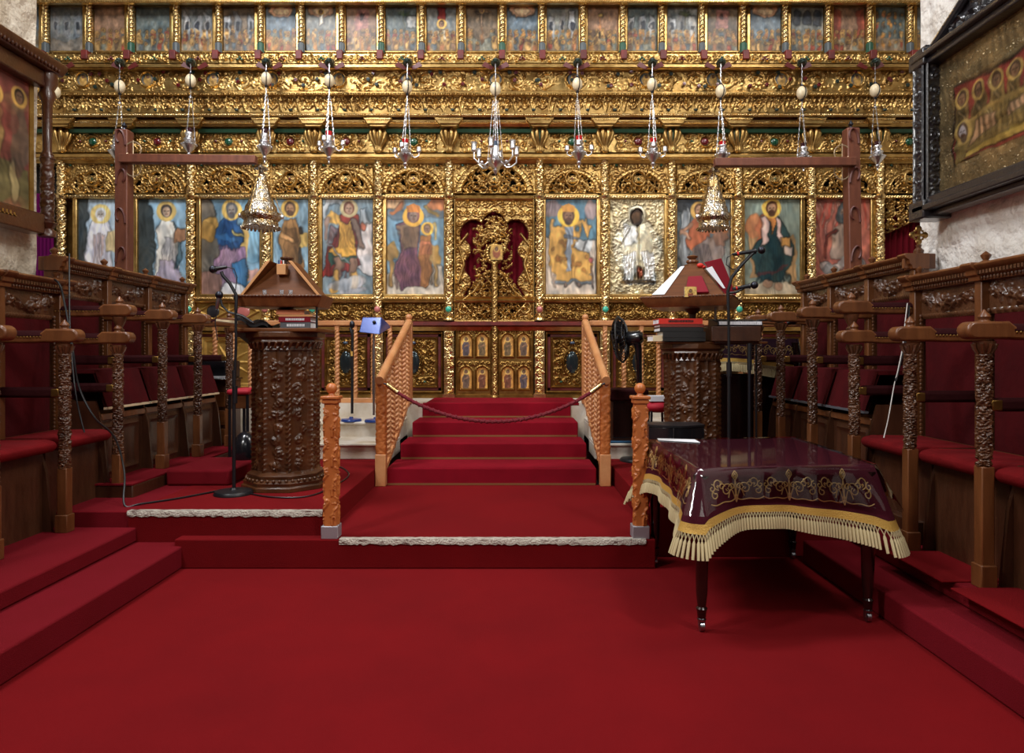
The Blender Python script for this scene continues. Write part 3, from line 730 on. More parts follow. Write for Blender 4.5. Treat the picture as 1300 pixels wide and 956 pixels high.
# right side doorway with its curtain, left one in shade
y = 9.05; xa, xb = XP(1124, y), XP(1192, y); f = HF(xb-xa, ZP(252, y)-ZP(330, y), .0075); f.scrolls(0, f.h*.35, f.w, f.h, .13, .035, rnd, 6)
cut = f.Z < f.h*(.45+.25*np.abs(np.sin(f.X/f.w*PI*2.3))*(f.X/f.w)) + .1*(1-f.X/f.w)*0
f.A = np.where((f.Z < f.h*(.42+.4*(f.X/f.w))), 0, f.A)
mb = MB(); mb.grid(f.P(xa, y, ZP(330, y)), f.mask(.003)); mb.build('openwork_crest', 'gold', ICO, sharp=70)
curtain('curtain', XP(1123, 9.13), XP(1192, 9.13), ZB, ZP(254, 9.1), 9.13, 'curtain', 'dark red curtain in the side doorway beside the right stone pier')
curtain('curtain', XP(30, 9.0), XP(72, 9.0), ZB, ZP(245, 8.9), 8.93, 'curtain_purple', 'purple curtain in the gap beside the left stone pier')

# --- dragon brackets
LAMPX = [70,152,242,338,418,517,629,733,828,915,1018,1111]
for i, c in enumerate(LAMPX):
    y0 = 8.68; y1 = 8.25; x = XP(c, y1); z = ZP(80, y1)
    mb = MB(); mb.tube([W(c+2, 79, y0+.05), W(c+2, 81, y0-.15), W(c, 81, y1+.1), W(c, 77, y1)], [.05, .045, .04, .02], 8)
    mb.ball((x, y1, z+.03), .035, .05, .028)
    mb.ball(W(c, 80, y1+.12), .055, .07, .05); mb.ball((x, y1-.02, z+.0), .03, .05, .02); b = mb.build('dragon_bracket', 'drag_green', ICO)
    mb = MB()
    for q in (-1, 1):
        if i in (1, 2, 3, 9, 10, 11) and q > 0 and i < 5: pass
        mb.prism([(x+q*.02, y1+.12, z), (x+q*.13, y1+.1, z+.06), (x+q*.17, y1+.1, z+.01), (x+q*.10, y1+.1, z-.02), (x+q*.05, y1+.12, z-.03)], (0, .015, 0))
    mb.build('dragon_wing', 'drag_red', b)

# ================================================================== painted icons
def icon(i, P, label, m='painting', H=None, y=9.06):
    a, b = ICONS[i]; x0, x1 = XP(a-.5, y), XP(b+.5, y)
    t = thing('icon', ((x0+x1)/2, y, ZP(374, y)), label, 'icon')
    paint_panel('painted_panel', P, x0, y, ZP(374, y), t, m, H)
    return t
def newp(i, bg, ny=120):
    a, b = ICONS[i]; return Paint(XP(b+.5, 9.06)-XP(a-.5, 9.06), ZP(252.5, 9.06)-ZP(374, 9.06), ny, bg, i+1)
P = newp(0, (176,200,220)); w = P.w  # blue sky glare is painted into the pale ground
P.poly([(0,0),(9,0),(11,100),(0,100)], (60,70,74)); P.poly([(8,0),(34,0),(36,60),(30,78),(16,78),(11,60)], (226,226,238)); P.folds(23, 0, 60, 24, (196,190,222), 6, .6)
for q in range(4): P.line(18+q*3, 62, 18+q*3, 30, 1.5, (214,170,150), .7)
P.poly([(30,45),(40,45),(40,66),(30,66)], (232,206,150)); P.head(24, 84, 5.5, (176,168,160), (220,222,226), (238,206,120), True, hr=1.9); P.noise(.04)
icon(0, P, 'icon of a white-robed bishop, partly hidden by the left wooden lamp post')
P = newp(1, (150,190,216)); P.poly([(0,0),(13,0),(17,45),(12,100),(0,100)], (62,72,74)); P.poly([(16,8),(20,55),(17,66),(24,78),(36,78),(44,64),(42,40),(46,8)], (232,226,214)); P.poly([(18,4),(22,36),(42,36),(46,4)], (176,164,190)); P.folds(32, 4, 60, 22, (170,160,170), 6, .6)
P.poly([(40,26),(47,40),(44,66),(36,78),(40,60)], (84,110,120)); P.poly([(38,56),(50,58),(50,68),(38,67)], (190,134,96)); P.head(30, 87, 5.8, (196,166,140), (58,54,60), (228,190,104), hr=1.8); P.noise(.05)
icon(1, P, 'icon of a young deacon in a white robe on pale blue, second from the left')
P = newp(2, (120,160,186)); w = P.w
P.poly([(0,0),(24,0),(22,55),(12,100),(0,100)], (112,104,92)); P.poly([(34,36),(w,36),(w,100),(44,100),(40,60)], (124,176,206)); P.ell(12, 74, 10, 8, (196,150,72)); P.ell(8, 66, 8, 10, (180,134,62))
P.poly([(40,62),(46,76),(50,60),(47,30),(52,20),(44,8)], (220,178,96)); P.poly([(14,34),(20,52),(44,50),(48,34),(36,6),(20,6)], (150,116,150)); P.folds(30, 8, 46, 26, (188,158,182), 6, .6)
P.poly([(34,34),(46,38),(50,28),(46,8),(38,8)], (58,108,152)); P.poly([(18,52),(16,70),(24,80),(38,80),(44,66),(40,48)], (44,92,150)); P.folds(30, 48, 76, 18, (24,60,116), 6, .6)
P.line(18, 60, 36, 58, 6, (52,104,160)); P.line(34, 68, 42, 62, 2.5, (226,206,120)); P.head(32, 88, 6.4, (150,140,130), (90,92,96), (228,186,92), True, hr=1.7)
P.poly([(20,0),(w,0),(w,9),(24,11)], (206,208,214)); P.poly([(0,0),(22,0),(22,22),(0,24)], (150,110,96)); P.poly([(48,12),(w,12),(w,28),(50,28)], (196,150,140)); P.noise(.06)
icon(2, P, 'icon of a seated apostle in blue and lilac behind the left lectern microphones')
P = newp(3, (126,160,180)); w = P.w
P.poly([(10,0),(8,45),(6,62),(12,78),(24,80),(30,66),(32,30),(30,0)], (170,122,70)); P.folds(19, 0, 70, 22, (116,80,46), 8, .6); P.line(10, 64, 22, 56, 5, (206,150,90)); P.line(30, 70, 28, 34, 3, (70,60,50)); P.poly([(28,50),(36,50),(36,64),(28,64)], (214,176,90))
P.head(18, 90, 5.6, (164,120,84), (84,60,44), (226,178,78), True, hr=1.7); P.noise(.08)
icon(3, P, 'icon of a brown-robed prophet raising one hand, just above the left lectern roof')
P = newp(4, (126,146,156)); w = P.w
P.ell(12, 88, 14, 13, (176,184,188)); P.ell(14, 84, 9, 10, (116,136,146)); P.poly([(38,88),(48,92),(50,70),(46,44),(40,70)], (170,180,186)); P.poly([(40,74),(w,76),(w,40),(38,40)], (222,210,206)); P.poly([(38,42),(w,44),(w,18),(36,26)], (214,206,204)); P.ell(43, 73, 4, 5, (206,110,80))
P.poly([(18,84),(34,84),(40,74),(38,50),(40,30),(30,26),(0,18),(0,26),(10,54)], (140,46,40)); P.folds(14, 20, 70, 20, (92,26,30), 6, .5); P.poly([(15,84),(16,52),(13,48),(36,48),(32,70),(34,80),(28,72)], (222,164,62)); P.folds(24, 48, 74, 18, (176,116,36), 6, .5)
P.poly([(16,84),(10,86),(4,80),(8,72),(16,78)], (214,160,70)); P.poly([(12,50),(8,38),(38,40),(37,50)], (222,160,56)); P.poly([(8,40),(38,42),(36,30),(22,34),(10,30)], (44,84,74)); P.poly([(16,84),(34,84),(36,76),(26,72),(18,76)], (158,52,36))
P.line(34, 76, 42, 52, 5.5, (150,120,104)); P.line(6, 78, 4, 60, 4.5, (150,120,104)); P.line(6, 55, 36, 26, 1.6, (196,196,204)); P.line(17, 36, 15, 20, 8, (140,104,84)); P.line(33, 36, 31, 22, 8, (140,104,84))
P.line(14, 21, 12, 6, 6, (222,166,80)); P.line(32, 22, 33, 10, 6, (222,166,80)); P.ell(12, 4, 4, 3, (222,166,80)); P.ell(35, 8, 5, 3, (222,166,80)); P.ell(26, 12, 20, 7, (166,166,170), .2, .8); P.line(40, 16, 36, 4, 4, (176,172,176)); P.line(20, 3, 42, 5, 5, (150,152,160))
P.head(28, 90, 5.6, (176,136,110), (110,60,40), (190,170,120), hr=1.7); P.noise(.07)
icon(4, P, 'icon of an armoured archangel with a sword, golden cuirass and red cloak')
P = newp(5, (110,146,168)); w = P.w
P.ell(6, 94, 14, 8, (206,160,110)); P.ell(54, 94, 12, 8, (200,120,70)); P.ell(10, 84, 12, 6, (96,112,124)); P.ell(50, 85, 12, 5, (110,124,134)); P.line(6, 84, 16, 92, 4, (190,110,60)); P.line(42, 92, 52, 84, 4, (150,120,60)); 
P.poly([(0,0),(w,0),(w,30),(0,22)], (196,184,166)); P.ell(6, 44, 5, 10, (176,134,62)); P.ell(53, 40, 5, 12, (176,134,62)); P.line(5, 10, 7, 50, 4, (170,128,66)); P.line(52, 10, 50, 50, 4, (176,138,78))
P.poly([(14,8),(8,24),(14,50),(12,74),(22,78),(38,72),(34,46),(36,10)], (124,76,92)); P.folds(22, 10, 52, 24, (84,46,66), 7, .6); P.poly([(12,72),(16,50),(34,50),(36,72),(24,76)], (146,112,84)); P.folds(24, 48, 70, 20, (110,80,60), 6, .5)
P.poly([(36,10),(34,36),(38,60),(46,60),(50,44),(46,20),(44,8)], (176,112,58)); P.poly([(36,40),(48,42),(47,54),(37,54)], (206,120,76)); P.folds(42, 12, 50, 12, (130,80,40), 4, .5)
P.head(28, 82, 6.6, (140,114,100), (110,70,80), (240,176,60), hr=1.7, crown=(196,116,48)); P.head(43, 69, 4, (150,116,96), (120,90,60), (244,184,66), hr=1.7); P.line(52, 60, 50, 72, 1.6, (220,180,90)); P.noise(.07)
icon(5, P, 'icon of an enthroned mother and child, left of the central doors')
P = newp(6, (96,130,148)); w = P.w
P.ell(28, 74, 26, 26, (84,128,150), 0, .7); P.ell(6, 90, 9, 8, (140,120,120)); P.ell(48, 88, 8, 9, (150,130,130)); P.poly([(0,0),(w,0),(w,58),(0,60)], (206,190,172)); P.poly([(4,62),(4,30),(12,14),(40,14),(50,30),(46,44),(34,46),(36,74),(42,60),(48,72),(34,76),(18,76),(8,70)], (222,164,74))
for q in range(24): P.ell(6+P.rs.rand()*38, 18+P.rs.rand()*40, 1.8, 2.4, (180,104,40), 0, .6)
P.poly([(20,18),(22,56),(18,74),(34,74),(30,56),(27,18)], (150,160,172)); P.line(20, 60, 34, 60, 3, (112,122,138)); P.ell(28, 15, 22, 5, (110,124,136)); P.ell(28, 18, 20, 5, (216,160,74)); P.poly([(31,48),(34,60),(50,58),(46,44)], (196,200,200)); P.line(40, 59, 38, 46, .8, (120,120,120))
P.ell(22, 9, 3, 3, (120,100,90)); P.ell(33, 9, 3, 3, (120,100,90)); P.line(6, 30, 8, 8, 1.5, (176,150,130)); P.line(47, 30, 49, 8, 1.5, (150,110,96)); P.line(7, 68, 8, 78, 3, (222,164,84)); P.line(43, 68, 42, 78, 3, (222,164,84)); P.ell(48, 36, 2.5, 3, (196,90,90))
P.head(24, 82, 6.6, (140,100,76), (92,64,48), (250,190,60), True, hr=1.75, crown=(216,146,60)); P.noise(.06)
icon(6, P, 'icon of a crowned bishop in gold with an open book, right of the central doors')
# silver covered icon: real relief
a, b = ICONS[7]; P = newp(7, (206,186,140)); w = P.w; hs = P.rh/100.
H = HF(P.rw, P.rh, P.rw/(P.nx-1)); H.nx, H.ny = P.nx, P.ny; H.A = np.zeros((P.ny, P.nx)); H.rx = P.rw/(P.nx-1); H.rz = P.rh/(P.ny-1)
V_, U_ = np.mgrid[0:P.ny, 0:P.nx]; H.X = U_*H.rx; H.Z = V_*H.rz
rr_ = random.Random(8)
for q in range(620): H.leaf(rr_.uniform(0, P.rw), rr_.uniform(0, P.rh), rr_.uniform(0, 6.3), .045, .008, rr_.uniform(.008, .02))
H.dome(P.rw*.5, P.rh*.52, P.rw*.3, P.rh*.24, .03); H.dome(P.rw*.5, P.rh*.82, P.rw*.2, P.rh*.1, .028)
for q in range(9): x = P.rw*(.24+.06*q); H.line([(x*.7+P.rw*.15, P.rh*.46), (x, P.rh*.15)], .016, .02, .03, .045)
H.line([(P.rw*.2, P.rh*.55), (P.rw*.36, P.rh*.7)], .02, .02, .05, .05); H.line([(P.rw*.52, P.rh*.3), (P.rw*.52, P.rh*.72)], .018, .018, .05, .05); H.line([(P.rw*.2, P.rh*.14), (P.rw*.85, P.rh*.14)], .02, .02, .03, .03)
P.ell(w*.5, 50, 26, 30, (226,214,180)); P.poly([(14,14),(18,46),(26,46),(24,14)], (236,236,230)); P.poly([(34,14),(34,46),(46,46),(46,14)], (236,236,230)); P.poly([(16,50),(16,72),(26,74),(28,54)], (244,240,232)); P.ell(w*.5, 82, 9, 11, (232,220,186)); P.ell(w*.5, 81, 6.2, 8.5, (60,40,28)); P.ell(w*.5, 81, 4, 5.5, (104,72,46)); P.ell(w*.52, 22, 3, 4, (150,70,40)); P.poly([(12,12),(44,12),(44,16),(12,16)], (150,146,140)); P.noise(.1, 14)
HA = np.where(((P.U-w*.5)/6.2)**2+((P.V-81)/8.5)**2 < 1, 0, H.A)
icon(7, P, 'icon sheathed in embossed silver with only the dark painted face bare', 'relief_paint', HA)
P = newp(8, (96,110,116)); w = P.w
P.ell(8, 96, 14, 10, (60,66,74)); P.poly([(3,30),(4,82),(10,92),(15,84),(14,52),(12,20)], (176,180,182)); P.folds(9, 30, 86, 8, (136,142,148), 4, .6); P.poly([(14,50),(14,72),(20,82),(32,82),(38,70),(34,40),(26,36)], (176,92,58)); P.line(16, 74, 6, 66, 4, (170,120,90)); P.line(6, 66, 16, 60, 4, (190,140,110))
P.poly([(12,10),(18,48),(34,58),(48,60),(50,20),(40,0),(16,0)], (146,126,116)); P.folds(28, 2, 50, 34, (104,88,88), 8, .6); P.ell(44, 68, 10, 6, (176,104,60)); P.ell(46, 58, 8, 8, (150,108,86)); P.poly([(40,0),(w,0),(w,70),(46,40)], (150,150,140)); P.head(24, 88, 5.6, (176,130,98), (96,64,44), (220,168,80), hr=1.7); P.noise(.08)
icon(8, P, 'icon of a grey-winged angel in orange, half hidden by the right bell-shaped lamp')
P = newp(9, (134,146,130)); w = P.w
P.poly([(6,18),(6,60),(14,66),(14,18)], (170,130,84)); P.poly([(46,10),(46,60),(54,62),(55,10)], (176,134,84)); P.ell(10, 72, 9, 12, (186,116,70)); P.poly([(12,20),(8,44),(16,60),(16,76),(24,84),(38,82),(46,66),(52,50),(50,26),(38,14),(20,12)], (44,72,72)); P.folds(30, 14, 60, 34, (26,50,54), 9, .6)
P.poly([(14,56),(12,72),(18,82),(24,84),(22,60)], (182,100,62)); P.poly([(18,80),(17,50),(24,52),(25,82)], (214,176,164)); P.poly([(32,82),(34,60),(40,48),(44,52),(38,66),(38,80)], (214,176,164)); P.poly([(24,84),(28,60),(33,84)], (214,130,60)); P.poly([(38,50),(48,50),(48,60),(38,58)], (216,150,72)); P.poly([(42,44),(50,40),(50,50),(43,50)], (220,190,170))
P.poly([(0,0),(w,0),(w,14),(0,12)], (176,160,132)); P.ell(24, 10, 5, 5, (170,130,100)); P.ell(36, 8, 5, 5, (170,130,100)); P.line(14, 20, 46, 28, 3, (110,40,40), .6); P.head(29, 90, 6.2, (184,136,100), (96,58,34), (240,184,70), True, hr=1.65); P.noise(.06)
icon(9, P, 'icon of an enthroned bearded man in dark green, seen above the right keyboard')
P = newp(10, (180,96,78)); w = P.w
for q in range(26): x = P.rs.rand()*w; P.line(x, 60+P.rs.rand()*20, x+P.rs.randn()*5, 98, 1.4, (206,60,46) if q % 2 else (216,160,140), .7)
P.ell(30, 84, 9, 11, (80,84,84)); P.head(30, 86, 4.6, (150,120,100), (96,96,98), None, True); P.poly([(18,40),(20,68),(30,74),(42,68),(44,36)], (170,140,120)); P.line(10, 40, 12, 60, 3, (130,50,40)); P.line(12, 60, 24, 66, 3, (130,50,40))
for q in range(16): P.ell(P.rs.rand()*w, 8+P.rs.rand()*30, 8, 5, ((170,166,160),(130,124,120),(196,190,180))[q % 3], 0, .8)
P.ell(22, 12, 8, 9, (140,90,70)); P.noise(.08)
icon(10, P, 'icon of an aged prophet among flames, behind the right wooden lamp post')

SKY = [(92,106,116),(112,112,104),(140,104,78),(88,98,96),(118,120,116),(104,86,66)]
UL = ['weathered grey scene, leftmost and cut by the left pier','faded scene of a grey hall, second from the left end','scene of pale rocks and houses at the upper left','dim group scene in brown and grey with an orange cloud','indoor scene with an open doorway and two haloed figures','courtyard scene with dark blue windows above the left beam','scene with a winged figure under a pink cloud','scene of a radiant white figure rising above a crowd','scene of a round pink tower above a dense crowd','scene of a palm grove with grey houses','supper scene under a hanging red curtain','scene of a tall cross between two standing groups','scene of an orange sky over kneeling figures','scene of a standing man in a red-beamed hall','scene of a slanting open tomb on a blue sky','scene of grey arches over a seated group','scene of two figures beside grey steps and a palm','scene of a pink brick tower with people at its foot','scene of a blazing cloud above two groups','scene of an enthroned group under three grey arches','scene of a seated assembly between red walls','scene of many small figures in three gold-lit tiers','rightmost scene, cut off by the right stone pier']
for i, (a, b) in enumerate(UP):
    y = 8.93; x0, x1 = XP(a, y), XP(b, y); z0, z1 = ZP(67, y), ZP(8, y)
    P = Paint(x1-x0, z1-z0, 62, SKY[i % 6], 50+i); w = P.w; R = P.rs
    R_ = lambda a_, b_: a_+(b_-a_)*R.rand()
    P.poly([(0,0),(w,0),(w,R_(28,40)),(w*.5,R_(22,44)),(0,R_(28,40))], ((150,124,92),(126,104,80),(140,112,70),(110,110,96))[i % 4])
    rob = [(176,116,52),(150,66,46),(110,84,62),(196,150,84),(84,92,96),(160,100,60),(120,120,104)]
    if i in (1, 4, 5, 13, 15, 16): 
        for q in range(3): X_ = w*q/3+R_(0, 6); P.poly([(X_,30),(X_+w*.22,30),(X_+w*.22,R_(70,98)),(X_,R_(70,98))], (150+int(R_(-40,30)),)*3); P.poly([(X_+5,50),(X_+10,50),(X_+10,66),(X_+5,66)], (44,48,60))
    if i in (6, 7, 12, 18): P.ell(w/2, 92, w*.42, 16, (214,160,120)); P.ell(w/2, 90, w*.25, 10, (232,196,150))
    if i == 7: P.poly([(w*.42,60),(w*.46,84),(w*.56,84),(w*.6,60)], (226,214,190)); P.head(w*.5, 88, 4, hr=1.6)
    if i in (8, 17): P.poly([(w*.3,50),(w*.32,92),(w*.74,92),(w*.72,50)], (150,96,84)); P.poly([(w*.45,70),(w*.55,70),(w*.55,82),(w*.45,82)], (60,40,40)); [P.line(w*.3, z, w*.74, z, .8, (110,66,60)) for z in (58,66,74,84)]
    if i in (9, 16): P.line(w*.62, 45, w*.6, 80, 2, (84,76,50)); [P.line(w*.6, 80, w*.6+12*math.cos(q), 82+9*math.sin(q), 2, (80,100,60)) for q in (0,.8,1.6,2.4,3.1,-.5)]; P.poly([(w*.7,55),(w*.7,80),(w,80),(w,55)], (160,160,156))
    if i == 10: P.poly([(w*.4,66),(w*.36,100),(w*.64,100),(w*.6,66)], (150,40,34)); P.ell(w/2, 38, w*.34, 12, (196,180,150)); P.head(w/2, 62, 6, hr=1.8)
    if i == 11: P.line(w/2, 20, w/2, 96, 4, (116,80,50)); P.line(w*.22, 88, w*.78, 88, 4, (116,80,50)); P.line(w/2, 60, w/2, 88, 5, (206,160,120)); P.line(w*.3, 86, w*.7, 86, 2.5, (206,160,120)); P.head(w/2, 90, 3.6, hr=1.4)
    if i == 14: P.poly([(w*.2,36),(w*.26,46),(w*.9,24),(w*.8,14)], (70,60,56)); P.line(w*.4, 48, w*.4, 80, 3, (190,120,66)); P.ell(w*.4, 80, 4, 4, (222,180,90))
    if i == 19: [(P.ell(w*q, 82, w*.12, 10, (60,64,70)), P.poly([(w*q-w*.12,60),(w*q+w*.12,60),(w*q+w*.12,82),(w*q-w*.12,82)], (60,64,70))) for q in (.2,.5,.8)]
    if i == 20: P.poly([(0,30),(w*.24,30),(w*.24,90),(0,96)], (150,70,50)); P.poly([(w*.76,30),(w,30),(w,96),(w*.76,90)], (150,70,50))
    if i == 16: P.poly([(w*.4,10),(w*.7,10),(w*.66,32),(w*.44,32)], (150,150,150)); [P.line(w*.42, z, w*.68, z, 1, (80,80,84)) for z in (14,20,26)]
    rows = 4 if i == 21 else 3
    for r in range(rows):
        n = 5 if i != 11 else 4
        for q in range(n):
            X_ = w*(q+.5)/n+R_(-2, 2); Yv = (46-12*r if i != 21 else 84-20*r)+R_(-3, 3)
            if i == 11 and .36 < X_/w < .64: continue
            if i in (1,): continue
            P.tiny(X_, Yv, 3.6 if i != 21 else 2.6, rob[int(R.rand()*7)])
    if i < 2: P.C = P.C*.6+np.array((96,104,110))*.4
    P.noise(.12, 9)
    t = thing('small_icon', ((x0+x1)/2, y, z0), 'small upper icon, '+UL[i], 'icon', 'small icons of the upper row')
    paint_panel('painted_panel', P, x0, y, z0, t)
# ================================================================== room, platforms
LZ, SZ = .196, .36
struct('floor', MB().box((-5.5, -2.5, -.1), (5.0, 5.0, 0)), 'carpet', smooth=False)
struct('floor_side_step_left', MB().box((-4.4, -1, 0), (-2.22, 4.74, .15)), 'carpet_old', bevel=.012)
struct('floor_stall_base_left', MB().prism([(-2.53,-1,.152),(-2.58,4.7,.152),(-4.4,4.7,.152),(-4.4,-1,.152)], (0,0,.1)), 'carpet_old', bevel=.012)
struct('floor_side_step_right', MB().box((2.02, -1, 0), (4.0, 4.75, .15)), 'carpet_old', bevel=.012)
struct('floor_stall_base_right', MB().prism([(2.24,-1,.152),(2.33,4.8,.152),(4.0,4.8,.152),(4.0,-1,.152)], (0,0,.1)), 'carpet_old', bevel=.012)
struct('floor_landing', MB().box((-2.27, 4.588, 0), (.965, 6.5, LZ)), 'carpet', bevel=.008)
struct('floor_platform_left', MB().box((-2.64, 4.69, .01), (-1.29, 7.0, SZ)), 'carpet', bevel=.008)
struct('floor_platform_far_left', MB().box((-5.5, 4.705, 0), (-2.642, 9.3, SZ-.002)), 'carpet_old', bevel=.008)
struct('floor_platform_right', MB().box((.967, 4.85, 0), (5.0, 9.3, SZ)), 'carpet', bevel=.008)
struct('floor_altar_platform', MB().box((-5.5, 8.06, 0), (5.0, 9.4, .853)), 'stone_step', smooth=False)
struct('floor_altar_carpet', MB().box((-1.02, 8.055, .83), (.79, 8.98, .862)), 'carpet_stair', bevel=.006)
STX0, STX1 = -1.19, .80
t = thing('carpeted_stairs', ((STX0+STX1)/2, 6.47, LZ), 'wide red-carpeted steps with brass strips rising to the doors', 'stairs')
for k in range(3):
    z0, z1 = SZ-.164+.164*k, SZ+.164*k; y0 = 6.47+.53*k; xx = .045*k
    s = MB().box((STX0+xx, y0, LZ), (STX1-xx*.8, y0+.53+.01, z1)).build('step', 'carpet_stair', t, bevel=.014)
    MB().box((STX0+xx+.01, y0-.006, z0+.002), (STX1-xx*.8-.01, y0+.004, z0+.02)).build('brass_strip', 'brass_strip', s)
s = MB().box((STX0+.135, 8.04, .69), (STX1-.108, 8.07, .862)).build('step', 'carpet_stair', t, bevel=.01)
MB().box((STX0+.14, 8.034, .69), (STX1-.11, 8.044, .708)).build('brass_strip', 'brass_strip', s)
# stone steps either side
for nm, x0, x1, lb in (('left', -2.75, -1.235, 'pale stone steps left of the carpeted stairs'), ('right', .85, 1.9, 'pale stone steps right of the carpeted stairs')):
    t = thing('stone_steps', ((x0+x1)/2, 7.0, SZ), lb, 'steps')
    for k in range(2):
        y0 = 7.0+.53*k; z1 = SZ+.165*(k+1)
        MB().box((x0, y0, SZ), (x1, 8.06, z1-.03)).build('riser', 'stone_step', t, bevel=.005)
        MB().box((x0, y0-.03, z1-.03), (x1, y0+.56, z1)).build('tread', 'stone_step', t, bevel=.01)
# worn edge tapes
def tape(x0, x1, y, z, label):
    n = int((x1-x0)/.02); mb = MB(); r = random.Random(int(x0*10)); xs = np.linspace(x0, x1, n)
    G = np.zeros((4, n, 3)); 
    for i, x in enumerate(xs):
        a, b = r.uniform(0, .008), r.uniform(0, .012)
        G[0, i] = (x, y+.045+a, z+.004); G[1, i] = (x, y-.004, z+.006); G[2, i] = (x, y-.010, z-.004); G[3, i] = (x, y-.009, z-.026-b)
    mb.grid(G[::-1]); return tag(mb.build('edge_tape', 'worn_tape'), label, 'edge strip')
tape(-1.16, .90, 4.588, LZ, 'frayed pale edge strip along the front of the central landing')
tape(-2.64, -1.30, 4.69, SZ, 'frayed white edge strip on the left platform under the microphone stand')

# piers
def stone(name, x0, y0, x1, y1, m, seed, face):
    # face: +1 looks to +x (left pier) / -1 looks to -x ; inner side plus its end as one rough wrapped surface
    rs = np.random.RandomState(seed); zs = np.arange(-.05, 6.2, .05); L1 = y1-y0; L2 = abs(x1-x0); ss = np.arange(0, L1+L2+.01, .05)
    g = rs.randn(40, 40)*.5; G = np.zeros((len(zs), len(ss), 3))
    def nz(u, v, q):
        u = (u*q) % 38; v = (v*q) % 38; i, j = int(u), int(v); fu, fv = u-i, v-j
        return g[i, j]*(1-fu)*(1-fv)+g[i+1, j]*fu*(1-fv)+g[i, j+1]*(1-fu)*fv+g[i+1, j+1]*fu*fv
    xi = x1 if face > 0 else x0; xo = x0 if face > 0 else x1
    for a, z in enumerate(zs):
        for b, s in enumerate(ss):
            d = .02*nz(s+3, z+3, 2)+.014*nz(s+1, z+9, 5)
            if s <= L1: p = (xi+face*d*(1 if s < L1-.03 else 0), y0+s+(d if s > L1-.04 else 0), z)
            else: p = (xi-face*(s-L1), y1+d, z)
            G[a, b] = p
    if face < 0: G = G[:, ::-1]
    mb = MB(); mb.grid(G); struct(name, mb, m, smooth=True, sharp=80)
stone('wall_left', -4.6, -2.5, -3.62, 5.2, 'stone_wall', 3, 1)
stone('wall_right', 3.06, -2.5, 4.2, 5.14, 'stone_wall_white', 5, -1)
struct('wall_far_left', MB().box((-7.2, 5, -.1), (-7.0, 9.4, 6.2)), 'stone_wall', smooth=False)
struct('wall_far_right', MB().box((6.3, 5, -.1), (6.5, 9.4, 6.2)), 'stone_wall', smooth=False)

# ================================================================== choir stalls
def bead_col(mb, x, y, z0, z1, r=.012):
    n = int((z1-z0)/(r*2.3))
    for k in range(n): mb.ball((x, y, z0+(k+.5)*(z1-z0)/n), r, r, r*1.15, 6, 4)
def colonette(name, x, y, z0, zs, z1, par, seed):
    f = vine_hf(.023, z1-.07-zs, seed, .017, .004, .042)
    mb = MB(); mb.grid(f.cyl(x, y, zs, .024), None, None, True)
    mb.lathe(x, y, [(.024, z1-.085), (.036, z1-.08), (.036, z1-.07), (.028, z1-.065), (.034, z1-.05), (.05, z1-.012), (.052, z1)], 12)
    for k in range(8):
        a = 2*PI*k/8; mb.tube([(x+.03*math.cos(a), y+.03*math.sin(a), z1-.065), (x+.045*math.cos(a), y+.045*math.sin(a), z1-.035), (x+.05*math.cos(a), y+.05*math.sin(a), z1-.012)], [.008, .01, .012], 5)
    p = mb.build('post', 'carved_wood', par, sharp=70)
    m2 = MB(); m2.box((x-.033, y-.033, z0+.1), (x+.033, y+.033, zs)); m2.box((x-.042, y-.042, z0), (x+.042, y+.042, z0+.12)); m2.build('plain_shaft', 'stall_wood', p, bevel=.006)
    return p
